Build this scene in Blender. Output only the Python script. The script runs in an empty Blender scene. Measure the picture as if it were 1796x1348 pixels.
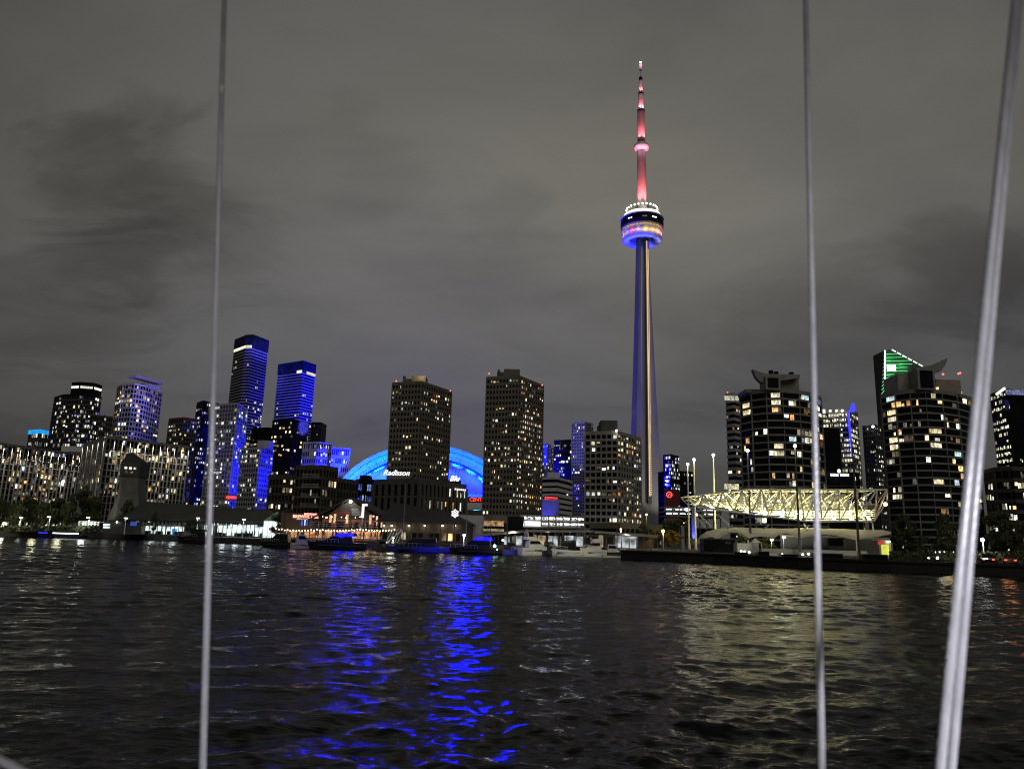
import bpy, math, random
import numpy as np
from mathutils import Matrix, Vector

SC = bpy.context.scene
COL = SC.collection
RNG = random.Random(7)
PI = math.pi

# ------------------------------------------------------------------ camera
F_PX, CX, CY = 1300.0, 898.0, 674.0           # focal length and centre in the photograph's pixels
PITCH, ROLL, EYE = math.radians(11.5), math.radians(1.54), 3.5
cam_d = bpy.data.cameras.new('camera')
cam = bpy.data.objects.new('camera', cam_d)
COL.objects.link(cam)
SC.camera = cam
cam_d.sensor_width = 36.0
cam_d.lens = F_PX / 1796.0 * 36.0
cam_d.clip_start, cam_d.clip_end = 0.05, 9000.0
cam_d.dof.use_dof = True
cam_d.dof.focus_distance = 220.0
cam_d.dof.aperture_fstop = 3.2
_s, _c = math.sin(ROLL), math.cos(ROLL)
_X = Vector((_c, -_s * math.sin(PITCH), _s * math.cos(PITCH)))
_Y = Vector((-_s, -_c * math.sin(PITCH), _c * math.cos(PITCH)))
_Z = Vector((0, -math.cos(PITCH), -math.sin(PITCH)))
M4 = Matrix((_X, _Y, _Z)).transposed().to_4x4()
M4.translation = Vector((0, 0, EYE))
cam.matrix_world = M4


def ray(px, py):
    dx, dy = px - CX, CY - py
    a, b = dx * _c - dy * _s, dx * _s + dy * _c
    return a, F_PX * math.cos(PITCH) - b * math.sin(PITCH), b * math.cos(PITCH) + F_PX * math.sin(PITCH)


def P(px, py, D):
    d = ray(px, py)
    t = D / d[1]
    return Vector((d[0] * t, D, EYE + d[2] * t))


def G(px, py, z=0.0):
    d = ray(px, py)
    t = (z - EYE) / d[2]
    return Vector((d[0] * t, d[1] * t, z))


# ------------------------------------------------------------------ world, sun, exposure
SC.view_settings.view_transform = 'Standard'
SC.view_settings.look = 'None'
SC.view_settings.exposure = 0.0
SC.view_settings.gamma = 1.0
SC.view_settings.use_curve_mapping = False
SC.cycles.use_denoising = True
SC.cycles.sample_clamp_indirect = 80.0
SC.cycles.sample_clamp_direct = 0.0
SC.cycles.max_bounces = 5
SC.cycles.diffuse_bounces = 0
SC.cycles.glossy_bounces = 3
SC.cycles.caustics_reflective = False
SC.cycles.caustics_refractive = False
SC.render.film_transparent = False
SC.cycles.filter_width = 1.1

W = bpy.data.worlds.new('World')
SC.world = W
W.use_nodes = True
nt = W.node_tree
nt.nodes.clear()


def N(t, kind, **kw):
    n = t.nodes.new(kind)
    for k, v in kw.items():
        if k.startswith('i_'):
            n.inputs[k[2:].replace('_', ' ')].default_value = v
        else:
            setattr(n, k, v)
    return n


def math_node(t, op, a, b=None, clamp=False):
    n = t.nodes.new('ShaderNodeMath')
    n.operation = op
    n.use_clamp = clamp
    for i, v in enumerate((a, b)):
        if v is None:
            continue
        if isinstance(v, (int, float)):
            n.inputs[i].default_value = v
        else:
            t.links.new(v, n.inputs[i])
    return n.outputs[0]


def ramp(t, fac, stops, interp='LINEAR'):
    n = t.nodes.new('ShaderNodeValToRGB')
    n.color_ramp.interpolation = interp
    els = n.color_ramp.elements
    while len(els) < len(stops):
        els.new(0.5)
    for e, (p, c) in zip(els, stops):
        e.position = p
        e.color = (c[0], c[1], c[2], 1) if not isinstance(c, (int, float)) else (c, c, c, 1)
    t.links.new(fac, n.inputs[0])
    return n.outputs[0]


# low overcast lit from below by the city: big soft cloud masses, dimmer towards the horizon and away from downtown
tc = N(nt, 'ShaderNodeTexCoord')
sep = N(nt, 'ShaderNodeSeparateXYZ')
nt.links.new(tc.outputs['Generated'], sep.inputs[0])
zz = math_node(nt, 'ADD', math_node(nt, 'MAXIMUM', sep.outputs[2], 0.0), 0.22)
comb = N(nt, 'ShaderNodeCombineXYZ')
nt.links.new(math_node(nt, 'DIVIDE', sep.outputs[0], zz), comb.inputs[0])
nt.links.new(math_node(nt, 'DIVIDE', sep.outputs[1], zz), comb.inputs[1])
mp = N(nt, 'ShaderNodeMapping')
mp.inputs['Location'].default_value = (3.35, 1.42, 0.4)
mp.inputs['Rotation'].default_value = (0, 0, math.radians(-18))
mp.inputs['Scale'].default_value = (0.72, 1.15, 1)
nt.links.new(comb.outputs[0], mp.inputs[0])
n1 = N(nt, 'ShaderNodeTexNoise', i_Scale=1.15, i_Detail=7.0, i_Roughness=0.5, i_Distortion=0.5)
nt.links.new(mp.outputs[0], n1.inputs['Vector'])
n2 = N(nt, 'ShaderNodeTexNoise', i_Scale=0.55, i_Detail=2.0, i_Roughness=0.4)
nt.links.new(mp.outputs[0], n2.inputs['Vector'])
cl = ramp(nt, n1.outputs[0], [(0.28, 0.66), (0.46, 0.90), (0.56, 1.0), (0.75, 1.08)], 'EASE')
cl2 = ramp(nt, n2.outputs[0], [(0.3, 0.92), (0.7, 1.05)])
elev = ramp(nt, sep.outputs[2], [(0.0, 0.58), (0.08, 0.76), (0.22, 1.27), (0.38, 1.66), (0.56, 1.80), (1.0, 1.6)])
# azimuth falloff away from the bright centre of the city (direction a little right of +Y)
dot = math_node(nt, 'ADD', math_node(nt, 'MULTIPLY', sep.outputs[0], 0.06), math_node(nt, 'MULTIPLY', sep.outputs[1], 0.998))
azf = ramp(nt, dot, [(0.0, 0.34), (0.60, 0.42), (0.80, 0.76), (0.92, 1.0), (1.0, 1.04)], 'EASE')
val = math_node(nt, 'MULTIPLY', math_node(nt, 'MULTIPLY', cl, cl2), math_node(nt, 'MULTIPLY', elev, azf))
n3 = N(nt, 'ShaderNodeTexNoise', i_Scale=3.4, i_Detail=7.0, i_Roughness=0.55, i_Distortion=0.8)
nt.links.new(mp.outputs[0], n3.inputs['Vector'])
val = math_node(nt, 'MULTIPLY', val, ramp(nt, n3.outputs[0], [(0.3, 0.96), (0.7, 1.03)]))
# a few darker cloud masses, torn at the edges by the same noise
for (cpx, cpy, rad, deep) in ((190, 330, 6.0, 0.26), (120, 300, 4.0, 0.12), (330, 400, 5.0, 0.16), (660, 280, 4.0, 0.10), (620, 200, 3.0, 0.07), (905, 360, 3.0, 0.10), (1660, 465, 3.5, 0.20), (130, 610, 8.0, 0.16), (1450, 560, 6.0, 0.08)):
    dn_ = N(nt, 'ShaderNodeVectorMath', operation='DOT_PRODUCT')
    nt.links.new(tc.outputs['Generated'], dn_.inputs[0])
    dn_.inputs[1].default_value = Vector(ray(cpx, cpy)).normalized()
    a_ = math_node(nt, 'MULTIPLY', math_node(nt, 'ARCCOSINE', dn_.outputs['Value']), 1.0 / math.radians(rad))
    a_ = math_node(nt, 'ADD', a_, math_node(nt, 'MULTIPLY', math_node(nt, 'ADD', math_node(nt, 'SUBTRACT', n1.outputs[0], 0.5), math_node(nt, 'MULTIPLY', math_node(nt, 'SUBTRACT', n3.outputs[0], 0.5), 0.9)), 4.0))
    msk = ramp(nt, a_, [(0.0, 1.0 - deep), (0.35, 1.0 - deep * 0.75), (1.0, 1.0)], 'EASE')
    val = math_node(nt, 'MULTIPLY', val, msk)
tint = ramp(nt, n2.outputs[0], [(0.35, (0.104, 0.101, 0.101)), (0.65, (0.107, 0.102, 0.088))])
mulc = N(nt, 'ShaderNodeVectorMath', operation='SCALE')
nt.links.new(tint, mulc.inputs[0])
nt.links.new(val, mulc.inputs['Scale'])
# faint blue of the floodlit stadium on the cloud base low over it
dirn = Vector((-0.135, 0.985, 0.14)).normalized()
dvec = N(nt, 'ShaderNodeVectorMath', operation='DOT_PRODUCT')
nt.links.new(tc.outputs['Generated'], dvec.inputs[0])
dvec.inputs[1].default_value = dirn
bl = ramp(nt, dvec.outputs['Value'], [(0.93, 0.0), (0.985, 0.35), (1.0, 1.0)], 'EASE')
blv = N(nt, 'ShaderNodeVectorMath', operation='SCALE')
blv.inputs[0].default_value = (0.004, 0.004, 0.030)
nt.links.new(bl, blv.inputs['Scale'])
addc = N(nt, 'ShaderNodeVectorMath', operation='ADD')
nt.links.new(mulc.outputs[0], addc.inputs[0])
nt.links.new(blv.outputs[0], addc.inputs[1])
bg1 = N(nt, 'ShaderNodeBackground', i_Strength=1.0)
nt.links.new(addc.outputs[0], bg1.inputs[0])
sky_t = N(nt, 'ShaderNodeTexSky', sky_type='NISHITA', sun_disc=False)
SUN_EL, SUN_ROT = math.radians(38), math.radians(165)
sky_t.sun_elevation, sky_t.sun_rotation = SUN_EL, SUN_ROT
bg2 = N(nt, 'ShaderNodeBackground', i_Strength=0.0004)
nt.links.new(sky_t.outputs[0], bg2.inputs[0])
adds = N(nt, 'ShaderNodeAddShader')
nt.links.new(bg1.outputs[0], adds.inputs[0])
nt.links.new(bg2.outputs[0], adds.inputs[1])
wo = N(nt, 'ShaderNodeOutputWorld')
nt.links.new(adds.outputs[0], wo.inputs[0])

sun_d = bpy.data.lights.new('sun', 'SUN')
sun_d.energy, sun_d.angle, sun_d.color = 0.34, math.radians(40), (1.0, 0.93, 0.82)  # weak lamp added for the city's glow on the facades
sun = bpy.data.objects.new('sun', sun_d)
COL.objects.link(sun)
sdir = Vector((math.sin(SUN_ROT) * math.cos(SUN_EL), math.cos(SUN_ROT) * math.cos(SUN_EL), math.sin(SUN_EL)))
sun.rotation_euler = (-sdir).to_track_quat('-Z', 'Y').to_euler()
sun.location = (0, -60, 60)


def lamp(kind, loc, energy, color, target=None, size=0.5, angle=60, blend=0.5, name=None, size_y=None):
    d = bpy.data.lights.new(name or kind.lower() + '_lamp', kind)
    d.energy, d.color = energy, color
    if kind == 'AREA':
        d.shape = 'RECTANGLE'
        d.size, d.size_y = size, size_y or size
    else:
        d.shadow_soft_size = max(size, 0.6) if kind == 'POINT' and loc[2] < 30 else size
    if kind == 'SPOT':
        d.spot_size, d.spot_blend = math.radians(angle), blend
    o = bpy.data.objects.new(name or kind.lower() + '_lamp', d)
    COL.objects.link(o)
    o.location = loc
    if target is not None:
        o.rotation_euler = (Vector(target) - Vector(loc)).to_track_quat('-Z', 'Y').to_euler()
    return o


# ------------------------------------------------------------------ materials
def mat(name, col, rough=0.8, metal=0.0, var=0.25, scale=0.6, bump=0.0, stretch=(1, 1, 1), spec=None, detail=4.0, col2=None):
    m = bpy.data.materials.new(name)
    m.use_nodes = True
    t = m.node_tree
    b = t.nodes['Principled BSDF']
    tcn = N(t, 'ShaderNodeTexCoord')
    mpn = N(t, 'ShaderNodeMapping')
    mpn.inputs['Scale'].default_value = stretch
    t.links.new(tcn.outputs['Object'], mpn.inputs[0])
    no = N(t, 'ShaderNodeTexNoise', i_Scale=scale, i_Detail=detail, i_Roughness=0.6)
    t.links.new(mpn.outputs[0], no.inputs['Vector'])
    c2 = col2 or tuple(min(1, c * (1 + var)) for c in col)
    c1 = tuple(c * (1 - var) for c in col)
    cr = ramp(t, no.outputs[0], [(0.3, c1), (0.7, c2)])
    t.links.new(cr, b.inputs['Base Color'])
    b.inputs['Roughness'].default_value = rough
    b.inputs['Metallic'].default_value = metal
    if spec is not None:
        b.inputs['Specular IOR Level'].default_value = spec
    if bump:
        bn = N(t, 'ShaderNodeBump', i_Strength=bump, i_Distance=0.05)
        t.links.new(no.outputs[0], bn.inputs['Height'])
        t.links.new(bn.outputs[0], b.inputs['Normal'])
    return m


def glow(name, col, strength, sample=False, noise=0.0, scale=1.0):
    m = bpy.data.materials.new(name)
    m.use_nodes = True
    t = m.node_tree
    b = t.nodes['Principled BSDF']
    b.inputs['Base Color'].default_value = (col[0] * 0.5, col[1] * 0.5, col[2] * 0.5, 1)
    b.inputs['Emission Color'].default_value = (*col, 1)
    b.inputs['Emission Strength'].default_value = strength
    if noise:
        tcn = N(t, 'ShaderNodeTexCoord')
        no = N(t, 'ShaderNodeTexNoise', i_Scale=scale, i_Detail=3.0)
        t.links.new(tcn.outputs['Object'], no.inputs['Vector'])
        f = ramp(t, no.outputs[0], [(0.35, strength * (1 - noise)), (0.65, strength)])
        t.links.new(f, b.inputs['Emission Strength'])
    m.cycles.emission_sampling = 'AUTO' if sample else 'NONE'
    return m


def window_mat(name, stops, lo, hi, power=1.8):
    """Lit rooms behind glass: every pane its own lamp colour and brightness, curtains and furniture as soft structure."""
    m = bpy.data.materials.new(name)
    m.use_nodes = True
    t = m.node_tree
    b = t.nodes['Principled BSDF']
    oi = N(t, 'ShaderNodeObjectInfo')
    ge = N(t, 'ShaderNodeNewGeometry')
    rnd = math_node(t, 'FRACT', math_node(t, 'ADD', math_node(t, 'MULTIPLY', oi.outputs['Random'], 7.31), ge.outputs['Random Per Island']))
    colr = ramp(t, rnd, stops)
    r2 = math_node(t, 'FRACT', math_node(t, 'MULTIPLY', rnd, 17.37))
    br = math_node(t, 'ADD', math_node(t, 'MULTIPLY', math_node(t, 'POWER', r2, power), hi - lo), lo)
    tcn = N(t, 'ShaderNodeTexCoord')
    vm = N(t, 'ShaderNodeVectorMath', operation='ADD')
    t.links.new(tcn.outputs['Object'], vm.inputs[0])
    cmb = N(t, 'ShaderNodeCombineXYZ')
    t.links.new(math_node(t, 'MULTIPLY', rnd, 50.0), cmb.inputs[0])
    t.links.new(cmb.outputs[0], vm.inputs[1])
    mpn = N(t, 'ShaderNodeMapping')
    mpn.inputs['Scale'].default_value = (1.3, 1.3, 0.6)
    t.links.new(vm.outputs[0], mpn.inputs[0])
    no = N(t, 'ShaderNodeTexNoise', i_Scale=1.0, i_Detail=3.0)
    t.links.new(mpn.outputs[0], no.inputs['Vector'])
    st = ramp(t, no.outputs[0], [(0.36, 0.25), (0.5, 0.9), (0.66, 1.35)])
    t.links.new(colr, b.inputs['Emission Color'])
    t.links.new(math_node(t, 'MULTIPLY', br, st), b.inputs['Emission Strength'])
    b.inputs['Base Color'].default_value = (0.02, 0.02, 0.02, 1)
    b.inputs['Roughness'].default_value = 0.2
    m.cycles.emission_sampling = 'NONE'
    return m


WARM = [(0.0, (1.0, 0.42, 0.12)), (0.18, (1.0, 0.66, 0.28)), (0.4, (1.0, 0.82, 0.48)), (0.65, (1.0, 0.92, 0.66)), (0.86, (1.0, 0.97, 0.84)), (0.95, (0.75, 0.92, 1.0)), (1.0, (0.45, 0.50, 1.0))]
COOL = [(0.0, (1.0, 0.82, 0.5)), (0.35, (1.0, 0.95, 0.78)), (0.7, (0.9, 1.0, 0.95)), (0.92, (0.7, 0.9, 1.0)), (0.95, (0.25, 0.25, 1.0)), (1.0, (0.4, 0.2, 1.0))]
YEL = [(0.0, (1.0, 0.86, 0.45)), (0.5, (1.0, 0.95, 0.62)), (1.0, (0.96, 1.0, 0.80))]
M = {
    'win_warm': window_mat('lit_rooms_warm', WARM, 0.09, 2.4, 2.1),
    'win_cool': window_mat('lit_rooms_mixed', COOL, 0.08, 2.2, 2.1),
    'win_yel': window_mat('lit_offices', YEL, 0.25, 1.6, 1.1),
    'win_band': window_mat('lit_plant_floor', YEL, 0.9, 1.8, 1.0),
    'win_blue': window_mat('lit_rooms_blue', [(0.0, (0.05, 0.1, 1)), (0.6, (0.2, 0.3, 1)), (1.0, (0.6, 0.8, 1))], 0.15, 1.6),
    'brick': mat('brown_brick', (0.185, 0.165, 0.138), 0.9, var=0.22, scale=0.35, bump=0.1),
    'brick_dk': mat('dark_brick', (0.085, 0.07, 0.055), 0.9, var=0.25, scale=0.4, bump=0.1),
    'conc': mat('weathered_concrete', (0.32, 0.31, 0.29), 0.85, var=0.2, scale=0.25, bump=0.08),
    'conc_tower': mat('slipformed_concrete', (0.29, 0.28, 0.265), 0.8, var=0.14, scale=0.12, stretch=(1, 1, 0.15)),
    'conc_mid': mat('grey_balcony_concrete', (0.26, 0.255, 0.24), 0.85, var=0.2, scale=0.3),
    'conc_dk': mat('dark_concrete', (0.085, 0.085, 0.08), 0.85, var=0.25, scale=0.3, bump=0.08),
    'white': mat('white_panel', (0.72, 0.72, 0.70), 0.6, var=0.08, scale=0.4),
    'cream': mat('cream_concrete', (0.26, 0.255, 0.25), 0.8, var=0.12, scale=0.3),
    'pale': mat('pale_spandrel', (0.45, 0.45, 0.47), 0.5, var=0.12, scale=0.3),
    'glass': mat('dark_window_glass', (0.012, 0.014, 0.018), 0.40, spec=0.03, var=0.5, scale=0.25),
    'glass_b': mat('blue_curtain_glass', (0.03, 0.035, 0.06), 0.40, spec=0.03, var=0.5, scale=0.2),
    'glass_l': mat('grey_curtain_glass', (0.10, 0.11, 0.14), 0.40, spec=0.03, var=0.4, scale=0.2),
    'black': mat('black_cladding', (0.015, 0.015, 0.017), 0.40, spec=0.03, var=0.3, scale=0.5),
    'roof': mat('dark_roofing', (0.045, 0.045, 0.04), 0.9, var=0.3, scale=0.8, bump=0.2),
    'roof_green': mat('dark_metal_roof', (0.055, 0.058, 0.048), 0.6, var=0.2, scale=0.6),
    'steel': mat('painted_steel', (0.55, 0.56, 0.56), 0.45, var=0.1, scale=1.0),
    'steel_w': mat('white_truss_steel', (0.74, 0.74, 0.68), 0.5, var=0.06, scale=1.0),
    'steel_dk': mat('dark_steel', (0.06, 0.06, 0.058), 0.5, var=0.2, scale=2.0),
    'fabric': mat('white_tensile_fabric', (0.50, 0.49, 0.42), 0.85, var=0.10, scale=0.5),
    'asphalt': mat('quay_asphalt', (0.045, 0.044, 0.042), 0.9, var=0.3, scale=0.5, bump=0.2),
    'quay': mat('wet_quay_wall', (0.014, 0.013, 0.012), 0.7, var=0.4, scale=0.8, bump=0.3, stretch=(1, 1, 2)),
    'wood': mat('weathered_timber', (0.15, 0.115, 0.08), 0.85, var=0.3, scale=2.0, stretch=(1, 1, 0.2)),
    'wood_red': mat('red_painted_siding', (0.22, 0.045, 0.04), 0.8, var=0.2, scale=1.0),
    'hull_w': mat('white_gelcoat', (0.52, 0.51, 0.47), 0.25, var=0.05, scale=0.6),
    'hull_d': mat('dark_hull_paint', (0.02, 0.022, 0.03), 0.25, var=0.3, scale=0.6),
    'hull_b': mat('blue_hull_paint_and_light', (0.05, 0.06, 0.42), 0.3, var=0.1, scale=0.6),
    'tint': mat('smoked_boat_glass', (0.01, 0.011, 0.013), 0.1, var=0.3, scale=1.0),
    'leaf': mat('tree_leaves', (0.060, 0.075, 0.026), 0.7, var=0.45, scale=0.7),
    'leaf_y': mat('autumn_leaves', (0.16, 0.10, 0.02), 0.7, var=0.45, scale=0.7),
    'bark': mat('tree_bark', (0.07, 0.055, 0.04), 0.95, var=0.3, scale=3.0, bump=0.4, stretch=(1, 1, 0.25)),
    'cable': mat('stainless_wire_rope', (0.46, 0.46, 0.49), 0.38, metal=0.35, var=0.15, scale=60.0, stretch=(1, 1, 0.3)),
    'cloth': mat('dark_clothes', (0.03, 0.03, 0.035), 0.9, var=0.4, scale=3.0),
    'tarp': mat('white_marquee_cloth', (0.70, 0.70, 0.66), 0.8, var=0.06, scale=1.0),
    'dome': mat('white_roof_membrane', (0.40, 0.41, 0.44), 0.55, var=0.06, scale=0.06),
    'dome_seam': mat('black_roof_gutter', (0.006, 0.006, 0.007), 0.7, var=0.2, scale=0.2),
    'car': mat('dark_car_paint', (0.03, 0.03, 0.035), 0.2, var=0.2, scale=1.0),
    'tyre': mat('tyre_rubber', (0.015, 0.015, 0.015), 0.9, var=0.2, scale=3.0),
    'skin': mat('skin', (0.35, 0.22, 0.16), 0.6, var=0.1, scale=3.0),
    'g_white': glow('white_lamp', (1.0, 0.97, 0.90), 14.0),
    'g_warmw': glow('warm_white_lamp', (1.0, 0.86, 0.58), 9.0),
    'g_cool': glow('cool_white_lamp', (0.92, 1.0, 1.0), 9.0),
    'g_sod': glow('sodium_lamp', (1.0, 0.62, 0.22), 9.0),
    'g_red': glow('red_beacon', (1.0, 0.12, 0.10), 3.0),
    'g_redsign': glow('red_sign_face', (1.0, 0.055, 0.035), 1.6),
    'g_redlet': glow('red_white_letters', (1.0, 0.42, 0.34), 1.9),
    'g_wsign': glow('white_sign_face', (0.96, 0.98, 1.0), 1.25),
    'g_crest': glow('red_emblem_tube', (1.0, 0.10, 0.12), 1.8),
    'g_green': glow('green_tube', (0.20, 1.0, 0.40), 0.8),
    'g_wgreen': glow('white_green_tube', (0.80, 1.0, 0.86), 1.6),
    'g_cyan': glow('cyan_sign', (0.02, 0.42, 1.0), 1.0, noise=0.4, scale=0.2),
    'g_blue': glow('blue_led', (0.03, 0.03, 1.0), 2.4),
    'g_teal': glow('green_navigation_lamp', (0.45, 1.0, 0.80), 6.0),
    'g_shop': glow('lit_shop_interior', (0.84, 1.0, 0.95), 1.7, noise=0.8, scale=0.55),
    'g_bar': glow('lit_bar_interior', (1.0, 0.55, 0.26), 0.65, noise=0.97, scale=1.5),
    'g_barred': glow('red_lit_terrace', (1.0, 0.30, 0.14), 0.07, noise=0.97, scale=1.6),
    'g_room': glow('lit_hall_interior', (1.0, 0.80, 0.46), 0.50, noise=0.9, scale=0.6),
    'g_elev': glow('lit_lift_shaft', (1.0, 0.70, 0.34), 0.75, noise=0.3, scale=0.3),
    'g_dot': glow('small_warm_lamp', (1.0, 0.80, 0.52), 2.2),
    'g_dotp': glow('small_pale_lamp', (0.70, 0.70, 1.0), 0.8),
    'g_ring': glow('glowing_pod_wall', (1.0, 0.97, 0.80), 1.5, noise=0.35, scale=0.3),
    'g_gold': glow('lit_pod_windows', (1.0, 0.80, 0.42), 0.55, noise=0.7, scale=0.5),
    'g_stall': glow('lit_stall_front', (0.85, 0.95, 1.0), 0.7, noise=0.9, scale=0.9),
    'g_kiosk': glow('yellow_kiosk_front', (0.85, 0.95, 0.10), 0.8, noise=0.5, scale=0.8),
    'g_tail': glow('tail_lamp', (1.0, 0.10, 0.03), 3.0),
    'g_park': glow('parking_level_tubes', (0.93, 0.98, 1.0), 5.0),
}


# ------------------------------------------------------------------ mesh helpers
class MB:
    def __init__(self):
        self.v, self.f, self.smooth = [], [], False

    def add(self, vs, fs):
        n = len(self.v)
        self.v += [tuple(p) for p in vs]
        self.f += [tuple(i + n for i in q) for q in fs]
        return self

    def box(self, c, s, rz=0.0):
        cx, cy, cz = c
        hx, hy, hz = s[0] / 2, s[1] / 2, s[2] / 2
        ca, sa = math.cos(rz), math.sin(rz)
        vs = []
        for dz in (-hz, hz):
            for dx, dy in ((-hx, -hy), (hx, -hy), (hx, hy), (-hx, hy)):
                vs.append((cx + dx * ca - dy * sa, cy + dx * sa + dy * ca, cz + dz))
        return self.add(vs, [(3, 2, 1, 0), (4, 5, 6, 7), (0, 1, 5, 4), (1, 2, 6, 5), (2, 3, 7, 6), (3, 0, 4, 7)])

    def prism(self, poly, z0, z1, top_poly=None):
        n = len(poly)
        tp = top_poly or poly
        vs = [(p[0], p[1], z0) for p in poly] + [(p[0], p[1], z1) for p in tp]
        fs = [tuple(reversed(range(n))), tuple(range(n, 2 * n))]
        fs += [(i, (i + 1) % n, n + (i + 1) % n, n + i) for i in range(n)]
        return self.add(vs, fs)

    def loft(self, rings, caps=True, closed=True):
        n = len(rings[0])
        vs = [p for r in rings for p in r]
        fs = []
        m = n if closed else n - 1
        for k in range(len(rings) - 1):
            for i in range(m):
                j = (i + 1) % n
                fs.append((k * n + i, k * n + j, (k + 1) * n + j, (k + 1) * n + i))
        if caps:
            fs.append(tuple(reversed(range(n))))
            fs.append(tuple(range((len(rings) - 1) * n, len(rings) * n)))
        return self.add(vs, fs)

    def bar(self, a, b, r, n=4, r2=None):
        a, b = Vector(a), Vector(b)
        d = (b - a)
        if d.length < 1e-6:
            return self
        d.normalize()
        u = d.orthogonal().normalized()
        w = d.cross(u)
        r2 = r if r2 is None else r2
        ra = [a + (u * math.cos(2 * PI * k / n) + w * math.sin(2 * PI * k / n)) * r for k in range(n)]
        rb = [b + (u * math.cos(2 * PI * k / n) + w * math.sin(2 * PI * k / n)) * r2 for k in range(n)]
        return self.loft([ra, rb])

    def lathe(self, prof, cx, cy, n=24, caps=True):
        rings = [[(cx + r * math.cos(2 * PI * k / n), cy + r * math.sin(2 * PI * k / n), z) for k in range(n)] for r, z in prof]
        return self.loft(rings, caps)

    def ball(self, c, r, n=8, m=5, sz=1.0):
        prof = [(r * math.sin(PI * (k + 0.02) / (m + 0.04)), c[2] - r * sz * math.cos(PI * (k + 0.02) / (m + 0.04))) for k in range(m + 1)]
        return self.lathe(prof, c[0], c[1], n)

    def build(self, name, m, parent=None, kind=None, label=None, smooth=False):
        me = bpy.data.meshes.new(name)
        org = Vector((0, 0, 0))
        p = parent
        while p is not None:
            org += p.location
            p = p.parent
        me.from_pydata([(x - org.x, y - org.y, z - org.z) for x, y, z in self.v], [], self.f)
        me.materials.append(m)
        if smooth:
            me.polygons.foreach_set('use_smooth', [True] * len(me.polygons))
        me.update()
        o = bpy.data.objects.new(name, me)
        COL.objects.link(o)
        if parent is not None:
            o.parent = parent
        if kind:
            o['kind'] = kind
        if label:
            o['label'] = label
        return o


def thing(name, label, cat, loc, group=None):
    o = bpy.data.objects.new(name, None)
    o.empty_display_size = 0.5
    COL.objects.link(o)
    o.location = loc
    o['label'], o['category'] = label, cat
    if group:
        o['group'] = group
    return o


def tag(o, label, cat, group=None):
    o['label'], o['category'] = label, cat
    if group:
        o['group'] = group
    return o


def recentre(o):
    """Put a single-mesh thing's origin at its base."""
    me = o.data
    n = len(me.vertices)
    co = np.empty(n * 3)
    me.vertices.foreach_get('co', co)
    co = co.reshape(-1, 3)
    c = (co.max(0) + co.min(0)) / 2
    c[2] = co[:, 2].min()
    me.vertices.foreach_set('co', (co - c).ravel())
    o.location = Vector(c)
    return o


def inst(name, me, loc, parent, rz=0.0, scale=None, material=None):
    """A part that shares its mesh; loc is in world space, parents are never rotated."""
    o = bpy.data.objects.new(name, me)
    COL.objects.link(o)
    org = Vector((0, 0, 0))
    p = parent
    while p is not None:
        org += p.location
        p = p.parent
    o.parent = parent
    o.location = Vector(loc) - org
    o.rotation_euler = (0, 0, rz)
    if scale:
        o.scale = scale
    return o


def copy_tree(o, loc=None, parent=None):
    c = o.copy()
    COL.objects.link(c)
    if parent is not None:
        c.parent = parent
    if loc is not None:
        c.location = loc
    for ch in list(o.children):
        copy_tree(ch, None, c)
    return c


_mesh_cache = {}


def box_mesh(key, s, m, base=False):
    k = (key, tuple(round(x, 3) for x in s), m.name, base)
    if k not in _mesh_cache:
        b = MB().box((0, 0, s[2] / 2 if base else 0), s)
        me = bpy.data.meshes.new(key)
        me.from_pydata(b.v, [], b.f)
        me.materials.append(m)
        _mesh_cache[k] = me
    return _mesh_cache[k]


def text_mesh(name, body, size, mtl, loc, rz, parent, shear=0.0, depth=0.08, tilt=0.0, bold=0.0):
    cu = bpy.data.curves.new(name, 'FONT')
    cu.body, cu.size, cu.shear, cu.extrude = body, size, shear, depth
    cu.offset = bold
    cu.align_x, cu.align_y = 'CENTER', 'CENTER'
    cu.resolution_u = 3
    ob = bpy.data.objects.new(name, cu)
    COL.objects.link(ob)
    dg = bpy.context.evaluated_depsgraph_get()
    me = bpy.data.meshes.new_from_object(ob.evaluated_get(dg))
    bpy.data.objects.remove(ob)
    me.materials.clear()
    me.materials.append(mtl)
    me.transform(Matrix.Rotation(tilt, 4, 'Z'))
    me.transform(Matrix.Rotation(PI / 2, 4, 'X'))
    return inst(name, me, loc, parent, rz)


def offset_poly(poly, d):
    n = len(poly)
    out = []
    for i in range(n):
        p0, p1, p2 = Vector(poly[i - 1][:2]), Vector(poly[i][:2]), Vector(poly[(i + 1) % n][:2])
        e1, e2 = (p1 - p0).normalized(), (p2 - p1).normalized()
        n1, n2 = Vector((e1.y, -e1.x)), Vector((e2.y, -e2.x))
        b = (n1 + n2)
        b = b / max(0.35, b.length_squared / 2) if b.length > 1e-6 else n1
        q = p1 + b * d
        out.append((q.x, q.y))
    return out


GROUND = 1.3


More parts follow.
